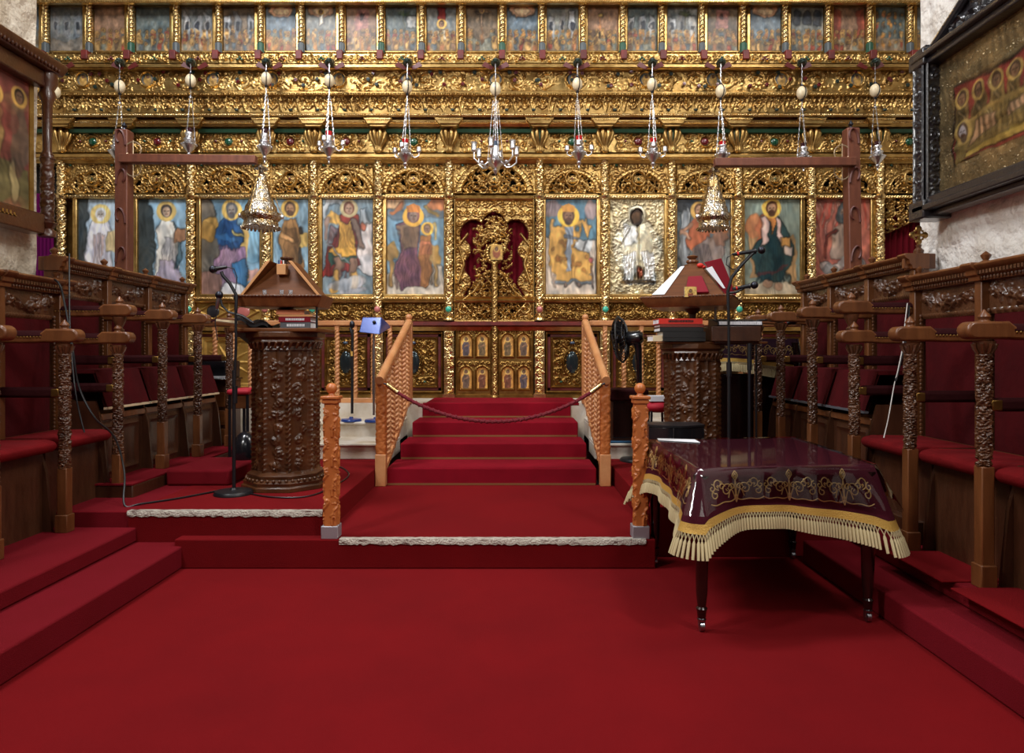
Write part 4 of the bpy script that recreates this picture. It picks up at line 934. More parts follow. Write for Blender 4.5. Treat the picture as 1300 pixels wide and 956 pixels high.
def stalls(name, sg, Xf, Xb, ds, base, zs, ztop, label, seed, tipped=False, d_end=None, cross=False):
    # sg: -1 on the left side, +1 on the right; ds: divider depths near to far
    arm = base+1.27
    t = thing(name, (Xb, (ds[0]+ds[-1])/2, base), label, 'choir stalls')
    y0, y1 = ds[0]-(.0 if tipped else .05), ds[-1]+(.05 if tipped else .018)
    zc = ztop-.10; zf0 = ztop-.27                       # cornice bottom, carved frieze bottom
    back = Xb+sg*.03
    MB().box((Xb+sg*.02, y0, base), (Xb+sg*.07, y1, zf0+.02)).build('back_board', 'stall_wood_dark', t)
    for i, d in enumerate(ds):
        z0 = base
        if tipped and i == 0:
            zz = base-.21+1.27+.09
            MB().lathe(Xf, d, [(.03, zz), (.036, zz+.015), (.02, zz+.03), (.034, zz+.06), (.046, arm-.03), (.05, arm-.005)], 14).build('upper_post', 'carved_wood', t)
        else: colonette('post', Xf, d, z0, zs, arm-.01, t, seed+i)
        st = MB().box((Xb-sg*.05, d-.032, base), (Xb+sg*.06, d+.032, zc+.01)).build('stile', 'stall_wood', t, bevel=.006)
        mb = MB(); 
        if i < len(ds)-1 or True: bead_col(mb, Xb-sg*.02, d-.055 if i else d+.055, base+.6, zf0); mb.build('bead_trim', 'carved_wood', st)
        # upper arm: scrolled front block and shaped bearer carrying a pad
        yw = .05; prof = []
        for k in range(9):
            a = -PI/2+PI*k/8; prof.append((Xf-sg*(.07+.045*math.cos(a)), arm+.045+.045*math.sin(a)))
        prof += [(Xf+sg*.10, arm+.09), (Xf+sg*.15, arm+.05), (Xb, arm+.05), (Xb, arm-.005), (Xf+sg*.2, arm-.005), (Xf+sg*.1, arm)]
        A = MB().prism([(x, d-yw, z) for x, z in prof], (0, 2*yw, 0)).build('armrest', 'stall_wood', t, bevel=.012)
        mb = MB(); n = 9
        G = np.zeros((n, 7, 3))
        for a in range(n):
            u = a/(n-1); x = Xf+sg*(.12+u*(abs(Xb-Xf)-.12))
            for b in range(7):
                v = b/6*PI; G[a, b] = (x, d-yw*1.05*math.cos(v), arm+.045+(.035+.025*math.sin(u*PI)*0)*math.sin(v)*(1-.0*u))
        mb.grid(G); mb.grid((G-np.array((0, 0, .004)))[:, ::-1]); mb.build('arm_pad', 'velvet_dark', A)
        mb = MB()
        for q in range(16):
            x = Xf+sg*(.13+q/15*(abs(Xb-Xf)-.15))
            mb.ball((x, d-yw-.004, arm+.035), .006, .005, .006, 6, 4)
        mb.build('pad_studs', 'gold_dark', A)
        MB().lathe(Xf, d, [(.02, arm+.08), (.03, arm+.09), (.022, arm+.10), (.03, arm+.115), (.022, arm+.13), (.012, arm+.14), (.004, arm+.152)], 12).build('knob', 'stall_wood', A)
        zl = base+.9
        L = MB().box((Xf+sg*.05, d-.03, zl), (Xb, d+.03, zl+.07)).build('lower_armrest', 'velvet_dark', t, bevel=.02)
        MB().box((Xf+sg*.02, d-.032, zl+.005), (Xf+sg*.075, d+.032, zl+.06)).build('bracket', 'gold_dark', L, bevel=.006)
        # divider panel below the seat
        MB().prism([(Xf+sg*.08, d-.012, base), (Xb, d-.012, base), (Xb, d-.012, base+.62), (Xf+sg*.18, d-.012, base+.62), (Xf+sg*.12, d-.012, base+.4)], (0, .024, 0)).build('divider', 'stall_wood_dark', t)
        # finial on the cornice
        zt = ztop
        if cross and i == 0:
            mb = MB(); x = Xb-sg*.0; mb.lathe(x, d, [(.03, zt), (.034, zt+.03), (.015, zt+.05), (.02, zt+.07)], 10)
            mb.build('finial', 'carved_wood', t)
            mb = MB(); z = zt+.14
            for a in range(4):
                an = a*PI/2; mb.ball((x+.045*math.cos(an), d, z+.045*math.sin(an)), .024, .012, .024, 8, 6); mb.tube([(x, d, z), (x+.045*math.cos(an), d, z+.045*math.sin(an))], .012, 6)
            for k in range(16): an = 2*PI*k/16; mb.ball((x+.04*math.cos(an), d, z+.04*math.sin(an)), .009, n=6, m=4)
            mb.tube([(x, d, zt+.06), (x, d, z-.05)], .012, 8); mb.build('cross_ornament', 'gold', t)
        else:
            MB().lathe(Xb, d, [(.03, zt-.002), (.036, zt+.012), (.015, zt+.025), (.028, zt+.045), (.03, zt+.055), (.012, zt+.07), (.003, zt+.078)], 10).build('finial', 'stall_wood', t)
    for i in range(len(ds)-1):
        a, b = ds[i]+.075, ds[i+1]-.075
        # upholstered back
        n = 10; ys = np.linspace(a, b, n); zz = np.linspace(base+.62, zf0-.02, n); Yg, Zg = np.meshgrid(ys, zz)
        u = (Yg-a)/(b-a); v = (Zg-zz[0])/(zz[-1]-zz[0]); bul = .028*(np.clip(np.sin(u*PI), 0, 1)**.35*np.clip(np.sin(v*PI), 0, 1)**.35)
        G = np.stack([Xb-sg*bul, Yg, Zg], -1); 
        mb = MB(); mb.grid(G if sg > 0 else G[:, ::-1]); mb.build('back_cushion', 'velvet', t)
        for zz0, zz1, nm in ((base+.56, base+.62, 'lower_rail'), (zf0-.035, zf0, 'upper_rail')):
            f = HF(b-a+.12, zz1-zz0, .01); f.A += .004
            for q in range(int(f.w/.03)): f.st(q*.03+.015, f.h/2, .013, .022)
            mb = MB(); G = f.P(Xb, a-.06, zz0, ax=(0,1,0), an=(-sg,0,0)); mb.grid(G if sg > 0 else G[:, ::-1]); mb.build(nm, 'carved_wood', t, sharp=70)
        # carved frieze with leaves and fruit
        r = random.Random(seed*7+i); h = zc-zf0; f = HF(b-a+.08, h, .0075); w = f.w; c = w/2; f.A += .004
        for q in (-1, 1):
            f.line([(c+q*.03, h*.3), (c+q*w*.2, h*.35), (c+q*w*.4, h*.7)], .012, .006, .03, .02)
            for k in range(6):
                x = c+q*w*(.1+.06*k); f.leaf(x, h*(.35+.05*k), (PI/2 if k % 2 else -PI/2)*1-q*.5+(0 if q > 0 else PI*0), h*.38, .013, .035)
            f.spiral(c+q*w*.4, h*.55, h*.25, 0, 1.2, q, .009, .03)
        for k in range(6): f.dome(c+r.uniform(-.07, .07), h*(.4+r.uniform(-.15, .25)), .024, .024, .045)
        for k in range(3): f.leaf(c+r.uniform(-.03, .03), h*.3, -PI/2+r.uniform(-.8, .8), h*.3, .016, .04)
        mb = MB(); G = f.P(Xb, a-.04, zf0, ax=(0,1,0), an=(-sg,0,0)); mb.grid(G if sg > 0 else G[:, ::-1]); mb.box((Xb+sg*.002, a-.06, zf0), (Xb+sg*.04, b+.06, zc)); mb.build('carved_frieze', 'carved_wood', t, sharp=70)
        # seat
        zseat = base+.60
        if not tipped:
            prof = [(Xb, zseat-.06), (Xb, zseat+.02), (Xf+sg*.10, zseat+.025), (Xf+sg*.04, zseat+.012), (Xf+sg*.02, zseat-.02), (Xf+sg*.05, zseat-.06)]
            S = MB().prism([(x, a-.05, z) for x, z in prof], (0, b-a+.10, 0)).build('seat', 'velvet_seat', t, bevel=.022)
            MB().box((Xf+sg*.14, a-.06, base), (Xf+sg*.17, b+.06, zseat-.06)).build('seat_apron', 'stall_wood_dark', t)
        else:
            zt_ = base+.86; n = 14; ys = np.linspace(a-.06, b+.06, n); vv = np.linspace(0, 1, 8); Yg, Vg = np.meshgrid(ys, vv)
            X = Xf+sg*(.20-.09*Vg)-sg*.01*np.sin(Yg*40)*Vg; Z = zt_-.29*Vg-.006*np.sin(Yg*23)*Vg; G = np.stack([X, Yg, Z], -1)
            mb = MB(); mb.grid(G if sg < 0 else G[:, ::-1]); mb.grid((G+np.array((sg*.02, 0, 0))) if sg > 0 else (G+np.array((sg*.02, 0, 0)))[:, ::-1]); mb.box((Xf+sg*.20, a-.06, zt_-.03), (Xb, b+.06, zt_)); S = mb.build('seat_cover', 'velvet', t, bevel=.004)
            MB().box((Xf+sg*.10, a-.06, zt_-.305), (Xf+sg*.13, b+.06, zt_-.288)).build('hem', 'paper_cream' if sg < 0 else 'book_grey', S)
            MB().box((Xf+sg*.14, a-.06, zt_-.39), (Xb, b+.06, zt_-.34)).build('seat_rail', 'stall_wood', t, bevel=.006)
            f = HF(b-a+.12, zt_-.39-base, .02); f.A += .004; f.frame(.07, .06, f.w-.07, f.h-.05, .014, .02)
            mb = MB(); G = f.P(Xf+sg*.17, a-.06, base, ax=(0,1,0), an=(-sg,0,0)); mb.grid(G if sg > 0 else G[:, ::-1]); mb.build('apron_panel', 'stall_wood_dark', t)
    # cornice
    prof = [(Xb+sg*.07, zc-.005), (Xb-sg*.05, zc-.005), (Xb-sg*.055, zc+.02), (Xb-sg*.07, zc+.03), (Xb-sg*.075, zc+.055), (Xb-sg*.10, zc+.07), (Xb-sg*.11, ztop-.012), (Xb-sg*.10, ztop), (Xb+sg*.07, ztop)]
    C = MB().prism([(x, y0, z) for x, z in prof], (0, y1-y0, 0)).build('cornice', 'stall_wood', t, bevel=.004)
    MB().box((Xb-sg*.115, y0-.02, zc), (Xb+sg*.11, y0+.01, ztop+.006)).build('cornice_return', 'stall_wood', C, bevel=.004)
    mb = MB(); n = int((y1-y0)/.028)
    for k in range(n):
        y = y0+(k+.5)*(y1-y0)/n; mb.box((Xb-sg*.072, y-.009, zc+.033), (Xb-sg*.088, y+.009, zc+.055)); mb.ball((Xb-sg*.058, y, zc+.012), .01, .011, .012, 6, 4)
    mb.build('dentils', 'carved_wood', C)
    for d in ds: MB().prism([(x-sg*.022, d-.05, z+(.004 if z > zc+.05 else 0)) for x, z in prof], (0, .10, 0)).build('cornice_break', 'stall_wood', C, bevel=.003)
    return t
stalls('choir_stalls', -1, -3.0, -3.47, [2.66, 3.3, 3.94, 4.58, 5.2], .25, .68, 2.0, 'low red-cushioned carved stalls nearest the camera on the left, below the framed picture', 40)
stalls('choir_stalls', -1, -3.0, -3.5, [5.22, 5.86, 6.52, 7.25], .46, .86, 2.18, 'taller carved stalls with tipped red seats further back on the left', 50, True)
stalls('choir_stalls', 1, 2.42, 2.88, [2.2, 2.85, 3.5, 4.15, 4.83], .25, .87, 1.99, 'low red-cushioned carved stalls nearest the camera on the right, below the black-framed picture', 60)
stalls('choir_stalls', 1, 2.42, 2.9, [4.87, 5.5, 6.15, 6.72], .46, .88, 2.15, 'taller carved stalls with a gold cross finial further back on the right', 70, True, cross=True)
for sg, x0, x1, y0, y1, lb in ((-1, -3.6, -2.86, 5.15, 7.35, 'wooden step under the farther left stalls'), (1, 2.26, 3.03, 4.86, 6.9, 'wooden step under the farther right stalls')):
    t = thing('stall_step', ((x0+x1)/2, (y0+y1)/2, SZ if 1 else 0), lb, 'step')
    MB().box((x0, y0, .245), (x1, y1, .45)).build('step_body', 'stall_wood_dark', t, bevel=.01); MB().box((x0-.002, y0-.01, .45), (x1+.002, y1, .462)).build('step_carpet', 'carpet_old', t)
# carpeted foot block in front of the left back row, mats at the near rows
tag(MB().box((-2.84, 5.6, SZ), (-2.32, 6.3, SZ+.13)).build('foot_block', 'carpet_old', bevel=.02), 'low red carpeted block on the left platform before the farther stalls', 'block')
tag(MB().box((2.5, 4.25, .25), (2.8, 4.7, .40)).build('foot_block', 'stall_wood_dark', bevel=.01), 'low dark wooden box on the floor at the end of the near right stalls', 'block')
for x0, x1, y0, y1, lb in ((2.24, 2.84, 3.56, 4.1, 'red mat at the foot of the near right stalls, behind the front post'), (2.22, 2.84, 2.9, 3.46, 'red mat at the foot of the near right stalls, in the lower right corner')):
    tag(MB().box((x0, y0, .25), (x1, y1, .262)).build('floor_mat', 'carpet', bevel=.005), lb, 'mat')

# ================================================================== carpentry by the stairs
def square_post(cx, label):
    y = 4.65; x = XP(cx, y); zb, zt = LZ, ZP(478, y); t = thing('carved_post', (x, y, LZ), label, 'post')
    f = HF(.4*.92, .86, .005, True); rr = random.Random(int(cx)); w = f.w
    f.line([(0, .0), (0, .86)], .006, .006, .0, .0)
    for k in range(4):
        for j in range(8):
            xm = w*(k+.5)/4+(.008 if j % 2 else -.008); z = .05+j*.1
            f.line([(xm-.022, z-.04), (xm+.02*(1 if j % 2 else -1), z), (xm-.01, z+.05)], .007, .005, .012, .012); f.spiral(xm+(.012 if j % 2 else -.012), z+.02, .02, rr.uniform(0, 6), 1, 1 if j % 2 else -1, .005, .012)
            f.leaf(xm, z, rr.uniform(0, 6), .03, .006, .012)
    th = f.X/f.w*2*PI; r = .042/np.maximum(np.abs(np.cos(th)), np.abs(np.sin(th))); r = np.minimum(r, .054)
    wob = 1+.03*np.sin(f.Z*9)
    R = r+f.A; G = np.stack([x+R*np.cos(th), y+R*np.sin(th), zb+.08+f.Z], -1)
    mb = MB(); mb.grid(G, None, None, True); mb.build('shaft', 'pine', t, sharp=70)
    z = zb+.94
    mb = MB(); mb.box((x-.052, y-.052, z-.03), (x+.052, y+.052, z)); mb.box((x-.062, y-.062, z), (x+.062, y+.062, z+.022)); mb.build('cap', 'pine', t, bevel=.006)
    mb = MB(); mb.lathe(x, y, [(.03, z+.02), (.022, z+.03), (.02, z+.04)], 16); mb.ball((x, y, z+.072), .038, n=20, m=12); mb.build('ball_finial', 'pine', t)
    MB().box((x-.058, y-.055, zb), (x+.055, y+.055, zb+.085)).build('metal_shoe', 'shoe_metal', t, bevel=.004)
square_post(421, 'carved orange wood post with ball top at the left corner of the landing')
square_post(812.5, 'carved orange wood post with ball top beside the cloth-covered table')
def spindle(x, y, z0, z1, par, twist=1, r=.022, m='beech'):
    f = HF(2*PI*r*.9, z1-z0-.1, .009, True); w = f.w
    for k in range(2): f.line([(w*k/2+t*twist*w*8, t*f.h) for t in np.linspace(0, 1, 90)], .014, .014, .014, .014)
    mb = MB(); mb.grid(f.cyl(x, y, z0+.05, r*.75), None, None, True); mb.box((x-r, y-r, z0), (x+r, y+r, z0+.055)); mb.box((x-r, y-r, z1-.055), (x+r, y+r, z1))
    return mb.build('spindle', m, par, sharp=70)
def stair_rail(sgn, label):
    xb = XP(484, 6.45) if sgn < 0 else XP(768, 6.45); xt = XP(519, 8.05) if sgn < 0 else XP(743, 8.05)
    t = thing('stair_rail', (xb, 6.45, LZ), label, 'handrail'); zt = ZP(480, 6.45)
    mb = MB(); mb.box((xb-.05, 6.40, LZ), (xb+.05, 6.5, LZ+.30)); mb.build('newel_base', 'beech', t, bevel=.006)
    f = vine_hf(.045, zt-LZ-.33, 81, .012, .01, .06); mb = MB(); th = f.X/f.w*2*PI; r = np.minimum(.042/np.maximum(np.abs(np.cos(th)), np.abs(np.sin(th))), .052)+f.A*.8
    mb.grid(np.stack([xb+r*np.cos(th), 6.45+r*np.sin(th), LZ+.3+f.Z], -1), None, None, True); mb.build('newel', 'pine', t, sharp=70)
    zT = ZP(412, 8.05)
    A = Vector((xb-sgn*-.0, 6.36, zt-.02)); B = Vector((xt, 8.05, zT+.03))
    mb = MB(); path = [A.lerp(B, k/8) for k in range(9)]; mb.tube([tuple(p) for p in path], .042, 12); mb.build('handrail', 'beech', t)
    MB().tube([tuple(A+Vector((0, .05, -.05))), tuple(B+Vector((0, -.02, -.06)))], .022, 8).build('under_rail', 'pine', t)
    mb = MB(); mb.box((xt-.04, 8.02, .853), (xt+.04, 8.10, zT+.03)); mb.ball((xt, 8.05, zT+.085), .04, n=16, m=10); mb.build('top_newel', 'beech', t, bevel=.004)
    n = 7
    for k in range(n):
        u = (k+.8)/(n+.4); p = A.lerp(B, u); zb = LZ+.05+(.853-LZ)*u-.02
        spindle(p.x, p.y, zb, p.z-.05, t, 1 if k % 2 else -1, .03)
    mb = MB(); mb.tube([(xb, 6.5, LZ+.10), (xt, 8.05, .853+.06)], [.035, .035], 4); mb.build('base_rail', 'beech', t)
stair_rail(-1, 'carved pale wood stair rail on the left of the red steps'); stair_rail(1, 'carved pale wood stair rail on the right of the red steps')
def balustrade(pxa, pxb, sp, label, y=8.18, mid=None):
    xa, xb = XP(pxa, y), XP(pxb, y); t = thing('balustrade', ((xa+xb)/2, y, .853), label, 'balustrade'); z1 = ZP(407, y)
    MB().box((xa, y-.04, z1-.06), (xb, y+.04, z1)).build('top_rail', 'beech', t, bevel=.008); MB().box((xa, y-.035, .853), (xb, y+.035, .91)).build('bottom_rail', 'beech', t, bevel=.006)
    for s in sp: spindle(XP(s, y), y, .91, z1-.06, t, 1, .024)
balustrade(404, 514, [428, 451, 495, 474], 'pale wood balustrade with twisted spindles left of the stairs')
balustrade(236, 402, [250, 273, 296, 318, 341, 364, 387], 'pale wood balustrade behind the left lectern')
balustrade(748, 898, [768, 792, 814, 836, 860, 882], 'pale wood balustrade behind the black fan')
balustrade(900, 1010, [915, 940, 965, 990], 'pale wood balustrade behind the cloth on the far right table')
# rope
pa = Vector((XP(492, 6.4), 6.38, ZP(488, 6.4))); pb = Vector((XP(763, 6.4), 6.38, ZP(488, 6.4))); pts = []
for k in range(41):
    u = k/40; p = pa.lerp(pb, u); p.z -= .345*(1-(2*u-1)**2)**.92; p.y -= .02; pts.append(tuple(p))
t = thing('barrier_rope', pts[20], 'dark red rope with brass ends slung across the stairs', 'rope')
m = MB(); m.tube(pts[1:-1], .016, 8)
rp = []; 
for k in range(241):
    u = k/240; i = min(39, int(u*40)); q = Vector(pts[i]).lerp(Vector(pts[i+1]), u*40-i); a = u*2*PI*38; rp.append((q.x, q.y+.017*math.cos(a), q.z+.017*math.sin(a)))
m.tube(rp[6:-6], .008, 5); m.build('cord', 'rope', t)
for e in (0, 1):
    a, b = (pts[0], pts[2]) if e == 0 else (pts[40], pts[38]); MB().tube([a, b], [.021, .024], 10).build('brass_end', 'gold_pale', t)
    nx = a[0]+(-.03 if e == 0 else .03); MB().tube([a, (nx, a[1], a[2]+.01)], .008, 6).build('hook', 'dark_metal', t)
# ================================================================== lecterns
def pedestal(x, y, z0, z1, r, par, seed, rot=0.):
    f = HF(2*PI*r*.98, z1-z0-.28, .0085, True); rr = random.Random(seed); w = f.w; h = f.h
    for k in range(8):
        c = w*(k+.5)/8; e = w*k/8
        f.line([(e, 0), (e, h)], .016, .016, .018, .018)
        for j in range(int(h/.04)): f.line([(e-.014, j*.04), (e+.014, j*.04+.025)], .007, .007, .03, .03)
        for j in range(int(h/.1)):
            z = .06+j*.1; f.spiral(c+(.02 if j % 2 else -.02), z, .038, rr.uniform(0, 6), 1.2, 1 if j % 2 else -1, .009, .024)
            for q in range(3): f.leaf(c+rr.uniform(-.03, .03), z+rr.uniform(-.04, .04), rr.uniform(0, 6), .045, .01, .022)
        f.line([(c, 0), (c+.01, h)], .006, .006, .015, .015)
    th = f.X/f.w*2*PI; a8 = PI/4; ph = (th % a8)-a8/2; R = r*.95*math.cos(a8/2)/np.cos(ph)+f.A
    mb = MB(); T = th+rot; mb.grid(np.stack([x+R*np.cos(T), y+R*np.sin(T), z0+.14+f.Z], -1), None, None, True); mb.build('pedestal', 'lectern_wood', par, sharp=70)
    mb = MB(); mb.lathe(x, y, [(r*1.32, z0), (r*1.32, z0+.035), (r*1.25, z0+.04), (r*1.28, z0+.07), (r*1.12, z0+.09), (r*1.17, z0+.12), (r*1.02, z0+.145), (r*.9, z0+.15)], 8, a0=rot)
    for k in range(40):
        a = 2*PI*k/40; mb.ball((x+r*1.17*math.cos(a), y+r*1.17*math.sin(a), z0+.085), .016, n=6, m=4)
    mb.build('foot', 'lectern_wood', par, bevel=.004)
    mb = MB(); mb.lathe(x, y, [(r*.9, z1-.15), (r*1.02, z1-.145), (r*.98, z1-.11), (r*1.12, z1-.08), (r*1.1, z1-.06), (r*1.2, z1-.04), (r*1.2, z1)], 8, a0=rot)
    for k in range(32):
        a = 2*PI*k/32; mb.tube([(x+r*1.02*math.cos(a), y+r*1.02*math.sin(a), z1-.13), (x+r*1.1*math.cos(a+.06), y+r*1.1*math.sin(a+.06), z1-.08)], .012, 5)
    mb.build('capital', 'lectern_wood', par, bevel=.004)
def book(nm, x, y, z, w, d, h, m, label, rot=0., mark=False, pages='paper', grp=None):
    t = thing(nm, (x, y, z), label, 'book', grp); co, si = math.cos(rot), math.sin(rot)
    def R(p): dx, dy = p[0]-x, p[1]-y; return (x+dx*co-dy*si, y+dx*si+dy*co, p[2])
    mb = MB(); e = .004
    mb.box((x-w/2, y-d/2, z), (x+w/2, y+d/2, z+e)); mb.box((x-w/2, y-d/2, z+h-e), (x+w/2, y+d/2, z+h)); mb.box((x-w/2, y-d/2-.002, z), (x+w/2, y-d/2+e, z+h)); mb.map(lambda *p: R(p)); mb.build('cover', m, t)
    mb = MB(); mb.box((x-w/2+.006, y-d/2+e, z+e), (x+w/2-.003, y+d/2-.006, z+h-e)); mb.map(lambda *p: R(p)); mb.build('pages', pages, t)
    if mark:
        mb = MB(); rr = random.Random(int(w*1000)); u = -w*.28
        while u < w*.28:
            ww = rr.uniform(.006, .012); mb.box((x+u, y-d/2-.004, z+h*.3), (x+u+ww, y-d/2-.001, z+h*.3+h*.42)); u += ww+.004
        mb.map(lambda *p: R(p)); mb.build('spine_lettering', mark, t)
    return t
# left lectern
yl = 5.62; xl = XP(363.5, yl); zt = ZP(421, yl)-.01
L1 = thing('lectern', (xl, yl, SZ), 'dark carved octagonal lectern with a gabled desk on the left platform', 'lectern')
pedestal(xl, yl, SZ, zt, .262, L1, 5, PI/8)
mb = MB(); mb.box((xl-.36, yl-.28, zt), (xl+.33, yl+.28, zt+.03)); mb.build('table_top', 'board_wood', L1, bevel=.008)
mb = MB(); mb.prism([(xl-.52, yl-.2, zt+.06), (xl-.16, yl-.2, zt+.02), (xl-.16, yl-.2, zt+.05), (xl-.52, yl-.2, zt+.085)], (0, .4, 0)); mb.build('side_shelf', 'board_wood', L1, bevel=.004)
mb = MB(); mb.prism([(xl-.46, yl-.05, zt+.04), (xl-.2, yl-.05, zt-.17), (xl-.2, yl-.05, zt-.02), (xl-.2, yl-.05, zt+.03)], (0, .04, 0)); mb.build('shelf_bracket', 'lectern_wood', L1)
ze = ZP(392, yl); zl_ = ZP(378, yl); zp = ZP(336, yl)
mb = MB(); mb.lathe(xl, yl, [(.05, zt+.03), (.05, zt+.05), (.03, zt+.07), (.045, zt+.10), (.035, zt+.14), (.06, ze-.02), (.08, ze+.01)], 12); mb.build('neck', 'lectern_wood', L1)
mb = MB(); a, b = XP(313, yl)-.0, XP(422, yl)
mb.prism([(a+.03, yl-.26, ze), (b-.05, yl-.26, ze), (b, yl-.30, zl_), (a, yl-.30, zl_)], (0, .36, 0)); mb.build('desk_tray', 'stall_wood', L1, bevel=.006)
mb = MB()
for k in range(26): u = (k+.5)/26; mb.ball((a+(b-a)*u, yl-.30, zl_-.008), .013, .012, .008, 6, 4)
mb.build('tray_beading', 'carved_wood', L1)
pk = XP(367, yl)
def board(pts, off, nm, m, par): return MB().prism(pts, off).build(nm, m, par, bevel=.003)
zb = zl_; 
lx0, lx1, rx0, rx1 = XP(319, yl), XP(355, yl), XP(379, yl), XP(417, yl)
board([(lx0, yl-.24, zb), (lx0+.03, yl-.24, zb), (lx1+.008, yl-.24, zp), (lx1-.02, yl-.24, zp)], (0, .22, 0), 'slope_board', 'board_wood', L1)
board([(rx1, yl-.24, zb), (rx1-.03, yl-.24, zb), (rx0-.008, yl-.24, zp), (rx0+.02, yl-.24, zp)], (0, .22, 0), 'slope_board', 'board_wood', L1)
board([(lx0+.025, yl-.243, zb), (lx0-.0, yl-.243, zb), (lx1-.022, yl-.243, zp), (lx1+.006, yl-.243, zp)], (0, .004, 0), 'board_edge', 'board_edge', L1)
board([(rx1-.025, yl-.243, zb), (rx1, yl-.243, zb), (rx0+.022, yl-.243, zp), (rx0-.006, yl-.243, zp)], (0, .004, 0), 'board_edge', 'board_edge', L1)
board([(lx0+.03, yl-.235, zb), (rx1-.03, yl-.235, zb), (rx0-.01, yl-.10, zp-.01), (lx1+.01, yl-.10, zp-.01)], (0, .02, .006), 'front_board', 'board_wood', L1)
board([(lx0+.03, yl-.04, zb), (rx1-.03, yl-.04, zb), (rx0-.01, yl-.04, zp-.01), (lx1+.01, yl-.04, zp-.01)], (0, .02, 0), 'back_panel', 'board_wood', L1)
mb = MB(); mb.lathe(pk, yl-.05, [(.05, zp-.01), (.05, zp+.01), (.03, zp+.02), (.055, zp+.04), (.055, zp+.05), (.02, zp+.06)], 12); mb.build('finial', 'lectern_wood', L1)
mb = MB(); mb.tube([(XP(411, yl), yl-.2, ZP(418, yl)), (XP(411, yl), yl-.2, ze+.01)], .009, 8); mb.build('prop_rod', 'dark_metal', L1)
t = thing('pencil_box', (pk, yl-.18, ZP(352, yl)), 'small pale wooden box of pens at the top of the left lectern desk', 'box')
MB().box((pk-.035, yl-.20, ZP(352, yl)), (pk+.037, yl-.13, ZP(339, yl))).build('box', 'board_edge', t, bevel=.003)
for k, m in enumerate(('blue_and_bluelit_black', 'book_red', 'paper', 'black')):
    MB().tube([(pk-.026+.017*k, yl-.165, ZP(345, yl)), (pk-.03+.02*k, yl-.165, ZP(334, yl))], .005, 6).build('pen', m, t)
for k, px in enumerate((336, 357.5, 369)):
    MB_ = MB(); x = XP(px, yl-.27); MB_.lathe(x, yl-.27, [(.012, zl_), (.016, zl_+.006), (.016, zl_+.035), (.018, zl_+.04), (.014, zl_+.04), (.013, zl_+.008)], 12)
    tag(MB_.build('glass_cup', 'clear_glass'), ('tiny glass cup at the left end of the lectern ledge', 'tiny glass cup in the middle of the lectern ledge', 'tiny glass cup nearest the right end of the lectern ledge')[k], 'cup', 'glass cups on the left lectern ledge')
zz = zt+.03; yb = yl-.12
book('book', XP(385, yl), yb, zz, .24, .17, .048, 'book_grey', 'grey-spined book at the bottom of the stack on the left lectern', 0, 'paper')
book('book', XP(384, yl), yb, zz+.05, .25, .18, .04, 'book_maroon', 'maroon book in the middle of the stack on the left lectern', .02, 'paper')
book('book', XP(386, yl), yb, zz+.092, .27, .18, .016, 'board_edge', 'thin tan book second from the top on the left lectern', -.03)
book('book', XP(378, yl), yb, zz+.11, .22, .16, .035, 'book_orange', 'orange book on top of the stack on the left lectern', .04)
mb = MB(); ys = np.linspace(0, 1, 12); xs = np.linspace(0, 1, 16); Xg, Yg = np.meshgrid(xs, ys)
Z = zt+.10-.05*Xg+.018*np.sin(Xg*9+Yg*5)+.02*np.sin(Yg*7); G = np.stack([XP(312, yl)+.26*Xg, yl-.22+.3*Yg, Z], -1); mb.grid(G); mb.grid((G-np.array((0, 0, .02)))[:, ::-1]); mb.grid(np.stack([G[0]-np.array((0,0,.02)), G[0]])); tag(mb.build('black_bag', 'black'), 'soft black bag lying on the shelf of the left lectern', 'bag')
t = thing('open_book', (XP(306, yl), yl-.1, zt+.09), 'open book with cream pages on the side shelf of the left lectern', 'book')
MB().prism([(XP(286, yl), yl-.18, zt+.09), (XP(322, yl), yl-.18, zt+.062), (XP(338, yl), yl-.18, zt+.068), (XP(322, yl), yl-.18, zt+.085), (XP(286, yl), yl-.18, zt+.105)], (0, .22, 0)).build('pages', 'paper_cream', t)
MB().prism([(XP(285, yl), yl-.185, zt+.086), (XP(322, yl), yl-.185, zt+.058), (XP(339, yl), yl-.185, zt+.064), (XP(322, yl), yl-.185, zt+.062), (XP(285, yl), yl-.185, zt+.09)], (0, .23, 0)).build('cover', 'lectern_wood', t)

# right lectern
yr = 6.0; xr = XP(879, yr); zt = ZP(437, yr)
L2 = thing('lectern', (xr, yr, SZ), 'dark carved octagonal lectern with papers on its roof-shaped desk, behind the covered table', 'lectern')
pedestal(xr, yr, SZ, zt, .235, L2, 9, PI/8+.3)
MB().prism([(XP(896, yr), yr-.25, zt), (XP(948, yr), yr-.25, zt), (XP(948, yr), yr-.25, ZP(420, yr)), (XP(896, yr), yr-.25, ZP(420, yr))], (0, .5, 0)).build('drawer_box', 'stall_wood_dark', L2, bevel=.006)
MB().box((xr-.26, yr-.24, zt), (XP(962, yr), yr+.24, zt+.02)).build('table_top', 'board_wood', L2, bevel=.006)
za, zb_, zp = ZP(392, yr), ZP(379, yr), ZP(338, yr)
MB().lathe(xr, yr, [(.06, zt+.02), (.06, zt+.05), (.03, zt+.08), (.028, za-.05), (.06, za-.02), (.08, za+.01)], 14).build('neck', 'lectern_wood', L2)
MB().tube([(XP(904, yr), yr-.1, ZP(411, yr)), (XP(904, yr), yr-.1, za)], .01, 8).build('prop_rod', 'metal_grey', L2)
rot = -.42; co, si = math.cos(rot), math.sin(rot)
def RR(u, v, z): return (xr+.0+u*co-v*si, yr+u*si+v*co, z)
hw = .375; mb = MB()
ring = lambda s, z: [RR(-s, -s, z), RR(s, -s, z), RR(s, s, z), RR(-s, s, z)]
